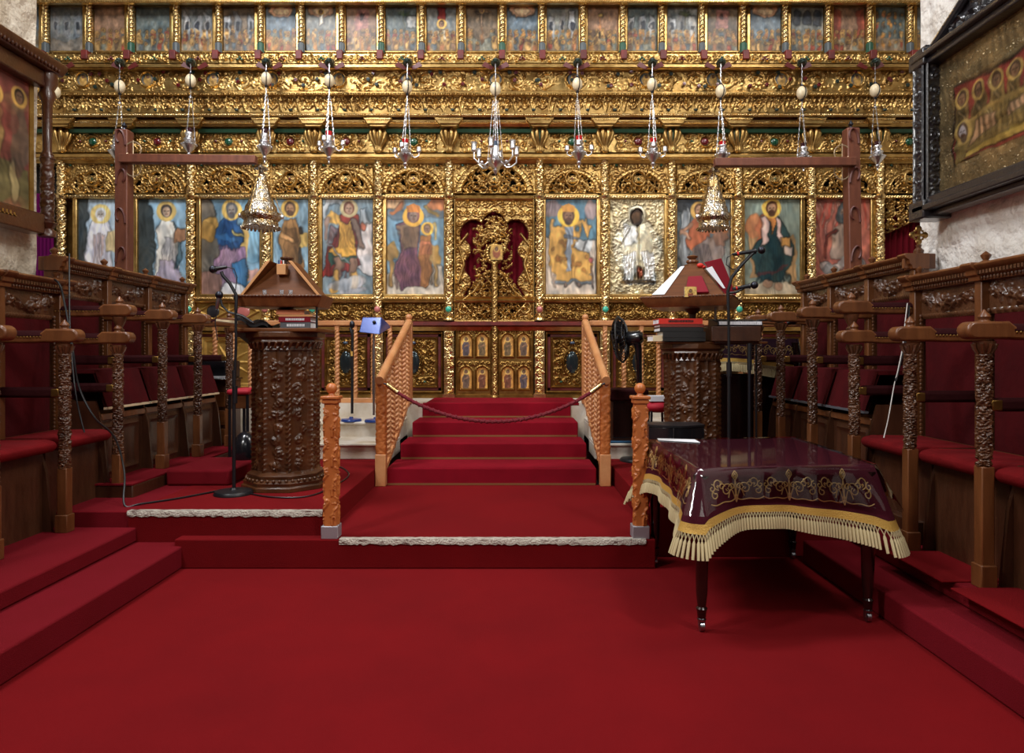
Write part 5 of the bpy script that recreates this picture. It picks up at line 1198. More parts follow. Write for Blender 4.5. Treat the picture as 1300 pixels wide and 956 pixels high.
V = ring(hw*.86, za)+ring(hw, zb_-.02)+ring(hw, zb_); mb.add(V, [(3,2,1,0), (8,9,10,11)]+[(i+4*j, (i+1) % 4+4*j, (i+1) % 4+4*(j+1), i+4*(j+1)) for j in range(2) for i in range(4)]); mb.build('desk_tray', 'stall_wood', L2, bevel=.004)
mb = MB()
for s in range(4):
    a = Vector(ring(hw, zb_-.01)[s]); b = Vector(ring(hw, zb_-.01)[(s+1) % 4])
    for k in range(28): mb.ball(tuple(a.lerp(b, (k+.5)/28)), .011, .011, .009, 6, 4)
mb.build('tray_beading', 'carved_wood', L2)
V = ring(hw*.82, zb_)+ring(.075, zp); mb = MB(); mb.add(V, [(3,2,1,0), (4,5,6,7)]+[(i, (i+1) % 4, (i+1) % 4+4, i+4) for i in range(4)]); mb.build('sloping_roof', 'board_wood', L2, bevel=.006)
MB().lathe(xr, yr, [(.07, zp-.005), (.07, zp+.01), (.04, zp+.02), (.055, zp+.035), (.05, zp+.05), (.025, zp+.06), (.045, zp+.075), (.048, zp+.085), (.02, zp+.095)], 14).build('finial', 'stall_wood', L2)
def on_slope(face, u0, u1, t0, t1, off=.008, th=.004):
    # quad on roof face (0 front,1 right,2 back,3 left), u along the base (-1..1), t up the slope
    A, B = ring(hw*.82, zb_), ring(.075, zp); a0, a1 = Vector(A[face]), Vector(A[(face+1) % 4]); b0, b1 = Vector(B[face]), Vector(B[(face+1) % 4])
    n = (a1-a0).cross(b0-a0).normalized()
    q = lambda u, t_: tuple(a0.lerp(a1, (u+1)/2).lerp(b0.lerp(b1, (u+1)/2), t_)+n*off)
    return [q(u0, t0), q(u1, t0), q(u1, t1), q(u0, t1)], tuple(n*th)
def slab(nm, face, u0, u1, t0, t1, m, label, cat, th=.004, off=.006):
    p, o = on_slope(face, u0, u1, t0, t1, off, th); return tag(MB().prism(p, o).build(nm, m, bevel=.001), label, cat)
slab('paper_sheet', 3, .0, .9, .06, .97, 'paper', 'white sheet of paper on the left slope of the right lectern', 'paper', .002)
slab('paper_sheet', 0, -.98, -.62, .05, .96, 'paper', 'second white sheet lapping onto the front slope of the right lectern', 'paper', .002)
p, o = on_slope(0, -.02, .62, .04, .56, .006, .02); t = thing('red_booklet', p[0], 'small red booklet leaning on the front slope of the right lectern', 'book'); MB().prism(p, o).build('cover', 'book_maroon', t, bevel=.002)
p, o = on_slope(0, .5, 1.9, .2, 1.35, .03, .015); t = thing('red_book', p[0], 'large red book propped open against the right slope of the right lectern', 'book')
R1 = [W(894, 333, yr-.2), W(915, 328, yr-.16), W(934, 375, yr-.2), W(921, 378, yr-.24)]; MB().prism(R1, (.01, .014, .004)).build('cover', 'book_maroon', t, bevel=.002)
MB().prism([W(896, 341, yr-.22), W(904, 338, yr-.22), W(921, 366, yr-.25), W(918, 366, yr-.25)], (.002, .008, 0)).build('page', 'paper', t)
mb = MB(); p = W(889, 337, yr-.12); mb.ball(p, .03, .02, .02); mb.ball((p[0]+.03, p[1], p[2]-.015), .02, .02, .015); tag(mb.build('red_ribbon', 'book_red'), 'bright red ribbon bunched beside the finial of the right lectern', 'ribbon')
P = Paint(.1, .085, 30, (232,190,96), 3); P.ell(P.w/2, 20, 26, 30, (150,60,40)); P.head(P.w/2, 56, 15, hr=1.7); P.noise(.1)
t = thing('icon_card', W(876, 377, yr-.36), 'small golden icon card propped on the ledge of the right lectern', 'icon card'); x0, _, z0 = W(869, 377, yr-.36)
paint_panel('card_face', P, x0, yr-.36, z0, t, thick=.006)
x, _, z = W(916, 377, yr-.33); tag(MB().lathe(x, yr-.33, [(.012, zb_), (.016, zb_+.01), (.015, zb_+.03), (.01, zb_+.032)], 12).build('glass_cup', 'clear_glass'), 'tiny glass cup on the ledge of the right lectern', 'cup')
yb = yr-.14; xk = XP(866, yr-.2); zz = zt+.022
bk = [('book_black', .028, 'black book at the bottom of the stack on the right lectern', 0, 0), ('book_black', .05, 'thick black book, second from the bottom on the right lectern', .0, 0), ('book_black', .035, 'black book under the brown one on the right lectern', -.02, 0), ('book_brown', .024, 'brown book directly under the red one on the right lectern', -.02, 0), ('book_red', .046, 'bright red book on top of the stack on the right lectern', -.03, 'black')]
for m, h, lb, dx, mk in bk:
    book('book', xk+dx*1.0, yb, zz, .36 if dx == 0 else .37, .24, h, m, lb, .02, mk); zz += h+.002
book('book', XP(835, 5.75), yb-.02, zt+.022, .10, .18, .05, 'paper_cream', 'small cream book beside the stack at the left edge of the right lectern', .1)
def keyboard(px0, px1, y, z, label, nm='music_keyboard'):
    x0, x1 = XP(px0, y), XP(px1, y); t = thing(nm, ((x0+x1)/2, y, z), label, 'keyboard')
    MB().prism([(x0, y-.12, z), (x0, y+.16, z), (x0, y+.16, z+.07), (x0, y+.02, z+.055), (x0, y-.12, z+.03)], (x1-x0, 0, 0)).build('case', 'black', t, bevel=.006)
    n = 24; mb = MB(); w = (x1-x0-.02)/n
    for k in range(n): mb.box((x0+.01+k*w+.0015, y-.128, z+.008), (x0+.01+(k+1)*w-.0015, y-.02, z+.036))
    mb.build('white_keys', 'paper', t)
    mb = MB()
    for k in range(n):
        if k % 7 not in (2, 6): mb.box((x0+.01+(k+.65)*w, y-.09, z+.036), (x0+.01+(k+1.35)*w, y-.015, z+.047))
    mb.build('black_keys', 'black', t)
keyboard(906, 962, 5.85, ZP(414, 5.8), 'black electronic keyboard on the box beside the right lectern')
t = thing('keyboard_shelf', (XP(930, 5.85), 5.85, zt), 'wooden box carrying the black keyboard beside the right lectern', 'box')
MB().box((XP(900, 5.8), 5.72, zt+.02), (XP(962, 5.8), 6.05, ZP(414.5, 5.8))).build('box', 'stall_wood_dark', t, bevel=.006)

# ================================================================== microphones and stands
def mic(p, q, t, m='black', red=False):
    p, q = Vector(p), Vector(q); g = (q-p)
    mb = MB(); mb.tube([tuple(p), tuple(p+g*.08), tuple(p+g*.62), tuple(p+g*.66)], [.010, .013, .017, .024], 12); mi = mb.build('microphone', m, t)
    mb = MB(); mb.ball(tuple(p+g*.84), .03, .03, .03, 14, 10); mb.build('mesh_head', 'dark_metal', mi)
    if red: MB().tube([tuple(p+g*.12), tuple(p+g*.17)], .0155, 12).build('red_ring', 'book_red', mi)
def base_disc(mb, x, y, z, r): mb.lathe(x, y, [(r, z), (r, z+.012), (r*.93, z+.028), (r*.2, z+.036), (.02, z+.05)], 28)
d = 5.27; t = thing('microphone_stand', (XP(296, d), d, SZ), 'tall black stand with two microphones on bent necks before the left lectern', 'microphone stand')
mb = MB(); base_disc(mb, XP(296.5, d), d, SZ, .145); mb.build('base', 'black', t)
x = XP(297, d); mb = MB(); mb.tube([(x, d, SZ+.03), (x, d, ZP(470, d))], .014, 10); mb.build('pole', 'black', t)
mb = MB(); mb.tube([(x, d, ZP(500, d)), (XP(299.5, d), d, ZP(440, d)), (XP(299.5, d), d, ZP(395, d))], .011, 8); mb.tube([W(299.5, 395, d), W(300, 375, d), W(292, 360, d), W(283, 350, d), W(281, 345, d)], .013, 8); mb.tube([(XP(298, d), d, ZP(512, d)), (XP(298.5, d), d, ZP(490, d))], .02, 8); mb.build('gooseneck', 'black', t)
mb = MB(); mb.tube([W(322, 410, d), W(308, 401, d), W(290, 396, d), W(282, 388, d), W(280, 380, d)], .009, 8); mb.build('second_neck', 'black', t)
mic(W(288, 339, d), W(267, 342.5, d), t); mic(W(275, 392, d), W(279, 371, d), t, 'metal_grey')
mb = MB(); mb.tube([W(288, 339, d), W(297, 341, d), W(301, 352, d), W(299, 368, d), W(297, 380, d)], .004, 6); mb.tube([W(276, 392, d), W(273, 410, d), W(276, 432, d)], .004, 6); mb.build('cable', 'black', t)
d = 5.35; t = thing('microphone_stand', (XP(925, d), d, SZ), 'black boom stand with two red-ringed microphones before the right lectern', 'microphone stand')
x = XP(925.5, d); mb = MB(); base_disc(mb, x, d, SZ, .145); mb.build('base', 'black', t)
mb = MB(); mb.tube([(x, d, SZ+.03), (x, d, ZP(470, d))], .014, 10); mb.tube([W(925.5, 478, d), W(925.5, 460, d)], .021, 8); mb.build('pole', 'black', t)
mb = MB(); mb.tube([W(925.5, 470, d), W(925, 400, d), W(924, 370, d), W(929, 352, d), W(940, 338, d), W(953, 324, d), W(960, 318, d)], [.011]*2+[.013]*5, 8); mb.tube([W(925, 372, d), W(934, 371, d), W(944, 366, d)], .01, 8); mb.build('boom', 'black', t)
mic(W(930, 323, d), W(974, 316.5, d), t, 'black', True); mic(W(930, 367, d), W(963, 361, d), t, 'black', True)
mb = MB(); mb.tube([W(930, 323, d), W(923, 327, d), W(922, 336, d), W(930, 342, d), W(937, 342, d)], .004, 6); mb.build('cable', 'black', t)
d = 5.7; t = thing('music_stand', (XP(951, d), d, SZ), 'thin dark pole stand with a clip, right of the boom stand', 'stand')
mb = MB(); base_disc(mb, XP(951.5, d), d, SZ, .12); mb.build('base', 'black', t); mb = MB(); mb.tube([W(951.5, 600, d), W(951.5, 436, d)], .014, 10); mb.build('pole', 'dark_metal', t); MB().tube([W(951.5, 470, d), W(951.5, 436, d)], .02, 10).build('upper_tube', 'black', t)
d = 6.25; t = thing('microphone_stand', (XP(985, d), d, SZ), 'low boom microphone with a red band, reaching over the far right table', 'microphone stand')
mb = MB(); mb.tube([W(960, 407, d), W(975, 406, d), W(990, 409, d), W(1000, 413, d)], .009, 8); mb.tube([W(960, 407, d), (XP(960, d), d, SZ+.03)], .01, 8); base_disc(mb, XP(960, d), d, SZ, .12); mb.build('boom', 'black', t); mic(W(996, 412, d), W(1010, 407, d), t, 'black', True)
# stands on the stone step left of the stairs
d = 7.6; zst = .69; t = thing('microphone_stand', (XP(447, d), d, zst), 'straight black microphone stand on the stone step left of the loudspeaker', 'microphone stand')
mb = MB(); base_disc(mb, XP(446, d), d, zst, .115); mb.build('base', 'blue_and_bluelit_black', t); mb = MB(); mb.tube([W(447, 525, d), W(447.5, 418, d)], .015, 10); mb.build('pole', 'black', t); mb = MB(); mb.ball(W(447, 412, d), .03, .03, .045); mb.tube([W(447, 425, d), W(444.5, 416, d)], .014, 8); mb.build('clip', 'dark_metal', t)
MB().tube([W(447, 452, d), W(447, 446, d)], .017, 10).build('yellow_band', 'gold_braid', t)
t = thing('loudspeaker_stand', (XP(476, d), d, zst), 'slim grey pole stand carrying the loudspeaker on the stone step', 'stand')
mb = MB(); base_disc(mb, XP(478, d), d-.05, zst, .12); mb.build('base', 'blue_and_bluelit_black', t); mb = MB(); mb.tube([W(474.5, 527, d), W(474.5, 424, d)], .013, 10); mb.tube([W(474.5, 500, d), W(474.5, 440, d)], .017, 10); mb.build('pole', 'metal_grey', t)
t = thing('loudspeaker', W(476, 425, d), 'wedge-shaped black loudspeaker with a glossy top on a pole', 'loudspeaker')
F1 = [W(457, 423, d-.1), W(486, 425, d-.14), W(495, 417, d+.1), W(492, 412, d+.15), W(485, 403, d-.02), W(461, 403, d)]
mb = MB(); V = [W(455.5, 422, 7.5), W(482, 425, 7.45), W(496.5, 416, 7.75), W(472, 415, 7.85), W(460, 402.5, 7.58), W(484.5, 402.5, 7.55), W(493, 411, 7.75), W(472, 408, 7.85)]
mb.add(V, [(0,1,5,4), (1,2,6,5), (2,3,7,6), (3,0,4,7), (4,5,6,7), (3,2,1,0)]); mb.build('cabinet', 'blue_and_bluelit_black', t, bevel=.01)
mb = MB(); mb.ball(W(475, 409, 7.52), .02, .02, .02); mb.build('knob', 'black', t)

# ================================================================== fan, cabinet, sub box, stool and small things on the right
d = 6.9; t = thing('standing_fan', (XP(806, d), d, SZ), 'black standing fan turned sideways, behind the right stair rail', 'fan')
c = Vector(W(788, 431, d)); ax = Vector((.93, -.36, .10)).normalized(); e1 = ax.cross(Vector((0, 0, 1))).normalized(); e2 = e1.cross(ax).normalized()
mb = MB(); R = .235
for q in (-1, 1):
    for k in range(32):
        a = 2*PI*k/32; pts = []
        for s in range(7):
            u = s/6; r = R*u; pts.append(tuple(c+(e1*math.cos(a)+e2*math.sin(a))*r+ax*q*.065*math.sqrt(max(0, 1-u**3))))
        mb.tube(pts, .0045, 4)
for rr_ in (R, R*.97): mb.tube([tuple(c+(e1*math.cos(a)+e2*math.sin(a))*rr_) for a in np.linspace(0, 2*PI, 40)], .008, 6)
for rr_ in (.5, .75):
    for q in (-1, 1): mb.tube([tuple(c+(e1*math.cos(a)+e2*math.sin(a))*R*rr_+ax*q*.065*math.sqrt(1-rr_**3)) for a in np.linspace(0, 2*PI, 40)], .004, 4)
mb.build('cage', 'black', t)
mb = MB()
for k in range(5):
    a0 = 2*PI*k/5; pts = []; 
    P0 = [c+(e1*math.cos(a0+da)+e2*math.sin(a0+da))*r_+ax*o_ for da, r_, o_ in ((-.2, .04, -.02), (-.45, .17, -.03), (.0, .205, 0), (.42, .17, .03), (.3, .04, .02))]
    mb.prism([tuple(p) for p in P0], tuple(ax*.004))
mb.tube([tuple(c-ax*.03), tuple(c+ax*.03)], .04, 14); mb.build('blades', 'dark_metal', t)
mb = MB(); mb.tube([tuple(c+ax*.06), tuple(c+ax*.08), tuple(c+ax*.2), tuple(c+ax*.23)], [.06, .075, .07, .04], 16); mb.build('motor', 'black_gloss', t)
p = c+ax*.16; mb = MB(); mb.tube([tuple(p), (p.x+.02, p.y, p.z-.12), W(812, 500, d)], [.045, .035, .026], 12); mb.tube([W(812, 500, d), (XP(812, d), d, SZ+.03)], .018, 10); mb.build('pole', 'black_gloss', t)
mb = MB(); base_disc(mb, XP(812, d), d, SZ, .2); mb.build('base', 'black', t)
d = 7.05; x0, x1 = XP(774, d), XP(806, d); z0, z1 = SZ+.165, ZP(497, d); t = thing('side_cabinet', ((x0+x1)/2, d+.2, z0), 'small dark wooden cabinet between the stair rail and the right post', 'cabinet')
MB().box((x0, d, z0), (x1+.12, d+.4, z1)).build('body', 'stall_wood_dark', t, bevel=.006); MB().box((x0+.03, d-.012, z0+.05), (x1-.01, d+.004, z1-.05)).build('panel', 'mahogany', t, bevel=.006)
t2 = thing('cabinet_cloth', ((x0+x1)/2, d, z1), 'maroon velvet cloth over the small dark cabinet', 'cloth'); MB().box((x0-.02, d-.03, z1-.10), (x1+.14, d+.42, z1+.02)).build('cloth', 'velvet_dark', t2, bevel=.02)
tag(MB().box((x0, 6.98, SZ+.165), (x1, 7.04, SZ+.185)).build('rubber_mat', 'blue_rubber', bevel=.004), 'narrow blue mat on the stone step below the small cabinet', 'mat')
d = 5.5; x0, x1 = XP(820, d), XP(889, d); zt = ZP(537, d); t = thing('bass_cabinet', ((x0+x1)/2, d, SZ), 'squat black loudspeaker cabinet at the foot of the right lectern', 'loudspeaker')
n = 9; top = [(x0+(x1-x0)*u, d-.10*math.sin(u*PI)-.12) for u in np.linspace(0, 1, n)]+[(x1, d+.1), (x0, d+.1)]
MB().prism([(x, y, SZ) for x, y in top], (0, 0, zt-SZ-.015)).build('cabinet', 'black_gloss', t, bevel=.006); MB().prism([(x*1.0, y-.006, zt-.015) for x, y in top], (0, 0, .015)).build('lid', 'black', t); MB().box(((x0*.5+x1*.5)-.05, d-.225, SZ+.02), ((x0*.5+x1*.5)-.045, d-.215, zt-.02)).build('seam', 'metal_grey', t)
d = 6.6; t = thing('cushioned_stool', (XP(834, d), d, SZ), 'small stool with a red cushion, left of the right lectern', 'stool')
zq = ZP(516, d); mb = MB(); mb.ball((XP(834, d), d, zq), .13, .13, .06, 18, 10); mb.build('cushion', 'lining_red', t)
for q in range(4):
    a = PI/4+q*PI/2; MB().tube([(XP(834, d)+.09*math.cos(a), d+.09*math.sin(a), zq-.03), (XP(834, d)+.12*math.cos(a), d+.12*math.sin(a), SZ)], .012, 8).build('leg', 'dark_metal', t)
book('book', XP(834, d), d-.02, zq+.055, .17, .14, .05, 'paper', 'thick white book lying on the red cushion', .05, pages='paper_cream')

# ================================================================== cloth covered tables
GT = []
def swirl_paths(s0, s1, n, t0, t1, seed=0):
    out = []; per = (s1-s0)/n
    for i in range(n):
        c = s0+(i+.5)*per; H = t1-t0; tm = (t0+t1)/2
        for q in (-1, 1):
            def sp(cx, ct, r, a0, turns, dr):
                pts = []
                for k in range(int(14*turns)+1):
                    u = k/(14*turns); a = a0+dr*2*PI*turns*u; rr = r*(1-.8*u); pts.append((cx+rr*math.cos(a)*q, ct-rr*math.sin(a)))
                return pts
            out.append(sp(c+q*per*.17, tm+H*.10, H*.22, PI*.9, 1.2, -1)); out.append(sp(c+q*per*.33, tm-H*.12, H*.18, -PI/2, 1.2, 1)); out.append(sp(c+q*per*.40, tm+H*.18, H*.15, PI/2, 1.1, -1))
            out.append([(c+q*per*.5*u, t1-H*(.10-.08*math.sin(u*PI)-.03*math.sin(u*3*PI))) for u in np.linspace(0, 1, 16)])
            out.append([(c, t0), (c+q*per*.04, t0+H*.10), (c+q*per*.05, t0+H*.17), (c+q*per*.02, t0+H*.26), (c, t0+H*.32), (c+q*per*.015, t0+H*.5), (c, t1-H*.05)])
            out.append([(c, t0+H*.08), (c+q*per*.022, t0+H*.16), (c, t0+H*.24)]); out.append([(c, t1-H*.25), (c+q*per*.03, t1-H*.12), (c, t1+H*.04)])
            out.append([(c+q*per*(.03+.12*u), t1-H*(.15+.25*math.sin(u*PI))) for u in np.linspace(0, 1, 8)]); out.append(sp(c+q*per*.07, tm+H*.02, H*.12, 0, 1.1, 1)); out.append(sp(c+q*per*.26, tm-H*.02, H*.11, PI, 1.1, -1)); out.append(sp(c+q*per*.45, tm-H*.02, H*.12, PI/2, 1.1, 1))
            for k in range(5):
                x = c+q*per*(.08+.085*k); tt = tm+H*.15*math.sin(k*2.1); out.append([(x, tt), (x+q*per*.025, tt-H*.07)])
    return out
def covered_table(corners, ztop, S, label_t, label_c, legs=True, cloth='cloth_maroon', zf=0., flare=.35, motif=3, plast=True, drop=.20, fr=.09):
    C = [Vector((x, y)) for x, y in corners]                      # counter-clockwise from front-left
    cen = sum(C, Vector((0, 0)))/4
    t = thing(*S, label_t, 'table')
    mb = MB(); mb.prism([(*(c+(cen-c)*.03), ztop-.03) for c in C], (0, 0, .025)); mb.prism([(*(c+(cen-c)*.12), ztop-.13) for c in C], (0, 0, .10)); mb.build('table_top', 'mahogany', t, bevel=.004)
    if legs:
        for i, c in enumerate(C):
            p = c+(cen-c)*.045; x, y = p; prof = [(.016, zf+.062), (.022, zf+.075), (.026, zf+.11), (.03, zf+.12), (.022, zf+.13), (.03, zf+.2), (.035, zf+.4), (.04, zf+.55), (.045, zf+.58), (.035, zf+.6), (.045, zf+.62), (.045, ztop-.03)]
            lg = MB().lathe(x, y, prof, 12).build('leg', 'mahogany', t)
            mb = MB(); mb.tube([(x-.011, y, zf+.026), (x+.011, y, zf+.026)], .026, 16); mb.box((x-.017, y-.012, zf+.026), (x-.013, y+.012, zf+.058)); mb.box((x+.013, y-.012, zf+.026), (x+.017, y+.012, zf+.058)); mb.lathe(x, y, [(.02, zf+.054), (.024, zf+.064)], 12); mb.build('caster', 'metal_grey', lg)
    # perimeter of the drape
    def perim(extra, n=26, rad=.03):
        P = []
        for i in range(4):
            a, b = C[i], C[(i+1) % 4]; e = (b-a).normalized(); nrm = Vector((e.y, -e.x)); L = (b-a).length
            for k in range(n):
                u = k/n
                P.append((a.lerp(b, .015+.97*u), nrm, min(u, 1-u)*L, i, u*L))
            nb = C[(i+2) % 4]-b; e2 = nb.normalized(); n2 = Vector((e2.y, -e2.x))
            for k in range(5):
                w = (k+.5)/5; P.append((b, (nrm*(1-w)+n2*w).normalized(), -1, i, L))
        return P
    def surf(P, T, off=0., top=0., dropm=1., fl=flare):
        G = np.zeros((len(T)+1, len(P), 3))
        for j, (p, nr, dc, i, s) in enumerate(P):
            cf = math.exp(-max(dc, 0)/.16) if dc >= 0 else 1.25
            for k, tt in enumerate(T):
                o = off+tt*(fl*.25+fl*cf)+.008*math.sin(s*23+i)*tt/drop*1.0
                z = ztop+.004+top-(tt*dropm)*(1-.0*cf)-tt*.28*cf+(.02*math.sin(s*5+.6)*tt/drop)
                if tt == 0: o = off
                G[k+1, j] = (p.x+nr.x*o, p.y+nr.y*o, z)
            pc = p+(cen-p)*.02; G[0, j] = (pc.x, pc.y, ztop+.004+top)
        return G
    P = perim(0); T = list(np.linspace(0, drop, 9))
    cl = thing('tablecloth', (cen.x, cen.y, ztop), label_c, 'tablecloth')
    G = surf(P, T); mb = MB(); mb.grid(G[::-1], None, None, True); k = len(P); mb.add(np.vstack([G[0], [[cen.x, cen.y, ztop+.004]]]), [np.array([[i, (i+1) % k, k] for i in range(k)])])
    G2 = surf(P, T, -.004); mb.grid(G2, None, None, True); mb.build('cloth', cloth, cl, sharp=80)
    # braid, fringe
    Tb = [drop, drop+.03]; G = surf(P, Tb); mb = MB(); Gb = G[1:]; mb.grid(Gb[::-1], None, None, True); mb.grid(Gb-np.array((0, 0, 0))+0, None, None, True); mb.grid((surf(P, [drop-.004, drop+.032], .003)[1:])[::-1], None, None, True); mb.build('gold_braid', 'gold_braid', cl)
    fine = perim(0, 26)
    mb = MB(); Gf = surf(P, [drop+.03, drop+.055, drop+.03+fr], .002)[1:]; n = len(P)
    def at(row, u): i = int(u) % n; f_ = u-int(u); return Vector(Gf[row, i]).lerp(Vector(Gf[row, (i+1) % n]), f_)
    per = 2.3; m_ = int(n*per)
    for q in range(m_):
        u = q*n/m_; u2 = ((q+.5)*n/m_); a, b, c_ = at(0, u), at(1, u2 % n), at(2, u2 % n)
        mb.tube([tuple(a), tuple(b)], .0028, 4); mb.tube([tuple(at(0, (u+n/m_) % n)), tuple(b)], .0028, 4)
        mb.tube([tuple(b), tuple(b.lerp(c_, .15)), tuple(c_)], [.004, .0085, .0075], 6)
    mb.build('fringe', 'fringe', cl)
    # lining seen below the corners
    mb = MB(); G3 = surf(P, [drop+.0, drop+.08], -.03); 
    # embroidery
    side = []
    mb = MB()
    for i in (0, 3):
        L = (C[(i+1) % 4]-C[i]).length; a = C[i]; e = (C[(i+1) % 4]-C[i]).normalized(); nr = Vector((e.y, -e.x))
        for path in swirl_paths(.04, L-.04, motif, .012, drop-.035):
            pts = []
            for s, tt in path:
                dc = min(s, L-s); cf = math.exp(-max(dc, 0)/.16); o = tt*(flare*.25+flare*cf)+.008*math.sin(s*23+i)*tt/drop+.004; p = a+e*s
                pts.append((p.x+nr.x*o, p.y+nr.y*o, ztop+.004-tt-tt*.28*cf+.02*math.sin(s*5+.6)*tt/drop))
            mb.tube(pts, .0031, 5)
    mb.build('embroidery', 'gold_thread', cl)
    if plast:
        G = surf(P, list(np.linspace(0, drop*.86, 6)), .012, .006, .95, flare*1.45); mb = MB(); mb.grid(G[::-1], None, None, True); mb.add(np.vstack([G[0], [[cen.x, cen.y, ztop+.010]]]), [np.array([[i, (i+1) % k, k] for i in range(k)])])
        tag(mb.build('plastic_cover', 'clear_plastic', sharp=80), 'clear plastic sheet over '+plast, 'cover')
    return t, cl
cr = [(.966, 3.53), (1.94, 3.66), (2.0, 4.84), (.955, 4.69)]
covered_table(cr, .845, ('draped_table', (1.46, 4.2, 0)), 'dark table on casters under the embroidered maroon cloth at the front right', 'maroon cloth with gold embroidery and fringe on the front table', plast='the maroon cloth of the front table')
mb = MB(); mb.prism([(XP(836, 4.62), 4.62, .858), (XP(889, 4.5), 4.5, .858), (XP(884, 4.62), 4.66, .858), (XP(833, 4.75), 4.72, .858)], (0, 0, .002)); tag(mb.build('paper_sheet', 'paper'), 'sheet of white paper at the back left corner of the covered table', 'paper')
for k, (x, y) in enumerate(((.93, 4.62), (1.93, 3.68))):
    mb = MB(); z = .60; Gx = []
    for a in range(6):
        u = a/5; Gx.append([(x-.05+.10*b/5*(1-.6*u), y+.02*math.sin(b*2.)+.01, z-.2*u) for b in range(6)])
    G = np.array(Gx); mb.grid(G); mb.grid((G+np.array((0, .012, 0)))[:, ::-1]); tag(mb.build('lining_fold', 'lining_red'), ('crimson lining hanging at the left corner of the front table', 'crimson lining hanging at the right corner of the front table')[k], 'cloth')
cr2 = [(XP(884, 6.75), 6.75), (XP(1012, 6.8), 6.8), (XP(1010, 7.25), 7.3), (XP(888, 7.2), 7.25)]
covered_table(cr2, ZP(431, 6.8), ('draped_table', (XP(945, 7), 7.0, SZ)), 'dark table under a purple cloth behind the right microphone stands', 'purple cloth with gold motifs and pale fringe on the far right table', cloth='cloth_purple', zf=SZ, flare=.12, motif=3, plast='the purple cloth of the far right table', drop=.20, fr=.10)
mb = MB(); mb.box((XP(892, 6.8), 6.95, SZ), (XP(1000, 6.9), 7.2, ZP(475, 6.9))); tag(mb.build('dark_cupboard', 'mahogany', bevel=.01), 'dark wooden cupboard standing under the far right table', 'cupboard')

# organ desk, chair and bag on the left
d = 7.45; x0, x1 = XP(232, d), XP(292, d); t = thing('organ_desk', ((x0+x1)/2, d, SZ), 'dark wooden organ desk behind the farther left stalls', 'organ')
zt = ZP(480, d)
MB().box((x0, d, SZ), (x1, d+.3, zt)).build('body', 'stall_wood_dark', t, bevel=.008); mb = MB(); mb.box((x0-.02, d-.14, zt-.02), (x1+.02, d+.3, zt+.0)); mb.build('key_shelf', 'mahogany', t, bevel=.006)
mb = MB(); n = 28; w = (x1-x0)/n
for k in range(n): mb.box((x0+k*w+.002, d-.12, zt), (x0+(k+1)*w-.002, d+.02, zt+.02))
mb.build('white_keys', 'paper', t); MB().box((x0, d+.03, zt), (x1, d+.28, ZP(458, d))).build('music_panel', 'black_gloss', t, bevel=.01)
for q in range(3): MB().box((XP(262, d), d-.012, SZ+.1+q*.2), (XP(286, d), d+.002, SZ+.26+q*.2)).build('drawer', 'board_wood', t, bevel=.006)
d = 6.5; t = thing('padded_chair', (XP(310, d), d, SZ), 'chair with a pink padded seat between the organ desk and the left lectern', 'chair')
za = ZP(493, d); MB().box((XP(298, d), d-.2, za-.05), (XP(326, d), d+.2, za)).build('seat', 'lining_red', t, bevel=.02); MB().box((XP(303, d), d-.17, za-.18), (XP(324, d), d+.17, za-.05)).build('frame', 'board_wood', t, bevel=.006)
for px, dy in ((301, -.17), (323, -.17), (301, .17), (323, .17)): MB().tube([(XP(px, d), d+dy, za-.05), (XP(px, d), d+dy, SZ)], .015, 8).build('leg', 'dark_metal', t)
mb = MB(); mb.ball((XP(312, 6.2), 6.2, SZ+.19), .12, .12, .19, 16, 10); mb.map(lambda x, y, z: (x, y, max(z, SZ))); tag(mb.build('black_bag', 'black_gloss'), 'dark bag on the floor below the pink-seated chair', 'bag')

# ================================================================== cables
def cable(pts, r, m, label):
    P = []; q = [Vector(p) for p in pts]
    for i in range(len(q)-1):
        a, b, c_, d_ = q[max(i-1, 0)], q[i], q[i+1], q[min(i+2, len(q)-1)]
        for k in range(6):
            u = k/6; P.append(tuple(.5*((2*b)+(c_-a)*u+(2*a-5*b+4*c_-d_)*u*u+(3*b-a-3*c_+d_)*u**3)))
    P.append(tuple(q[-1])); return tag(MB().tube(P, r, 6).build('cable', m), label, 'cable')
cable([W(62, 352, 5.05), W(75, 360, 5.0), W(82, 385, 5.0), W(92, 440, 4.9), W(100, 490, 4.9), W(120, 530, 4.9), W(146, 556, 5.0), W(158, 600, 5.0), (XP(158, 4.85), 4.85, SZ+.01), (XP(180, 4.9), 4.9, SZ+.008), (XP(230, 5.1), 5.1, SZ+.008), (XP(280, 5.35), 5.4, SZ+.008)], .007, 'black', 'grey-black cable hanging over the near left stalls and across the platform')
cable([W(88, 322, 5.1), W(88, 360, 5.05), W(89, 420, 5.0), W(96, 500, 4.95), W(110, 560, 4.95)], .006, 'black', 'second dark cable dropping from the farther left cornice')
cable([W(1152, 385, 4.78), W(1149, 410, 4.75), W(1146, 440, 4.72), W(1140, 470, 4.7), W(1135, 490, 4.7), W(1128, 530, 4.65), W(1122, 556, 4.6)], .0035, 'white_cable', 'pale cable hanging down the farther right stalls')
cable([W(1154, 388, 4.78), W(1152, 420, 4.75), W(1143, 460, 4.72), W(1137, 484, 4.7)], .008, 'black', 'black cable hanging beside the pale one on the right stalls')
cable([(XP(310, 5.3), 5.3, SZ+.008), (XP(350, 5.15), 5.12, SZ+.008), (XP(395, 5.15), 5.2, SZ+.008), (XP(440, 5.9), 5.9, SZ+.008), (XP(436, 6.2), 6.3, SZ+.008), (XP(425, 6.6), 6.6, SZ+.008)], .006, 'black', 'black cable around the foot of the left lectern')
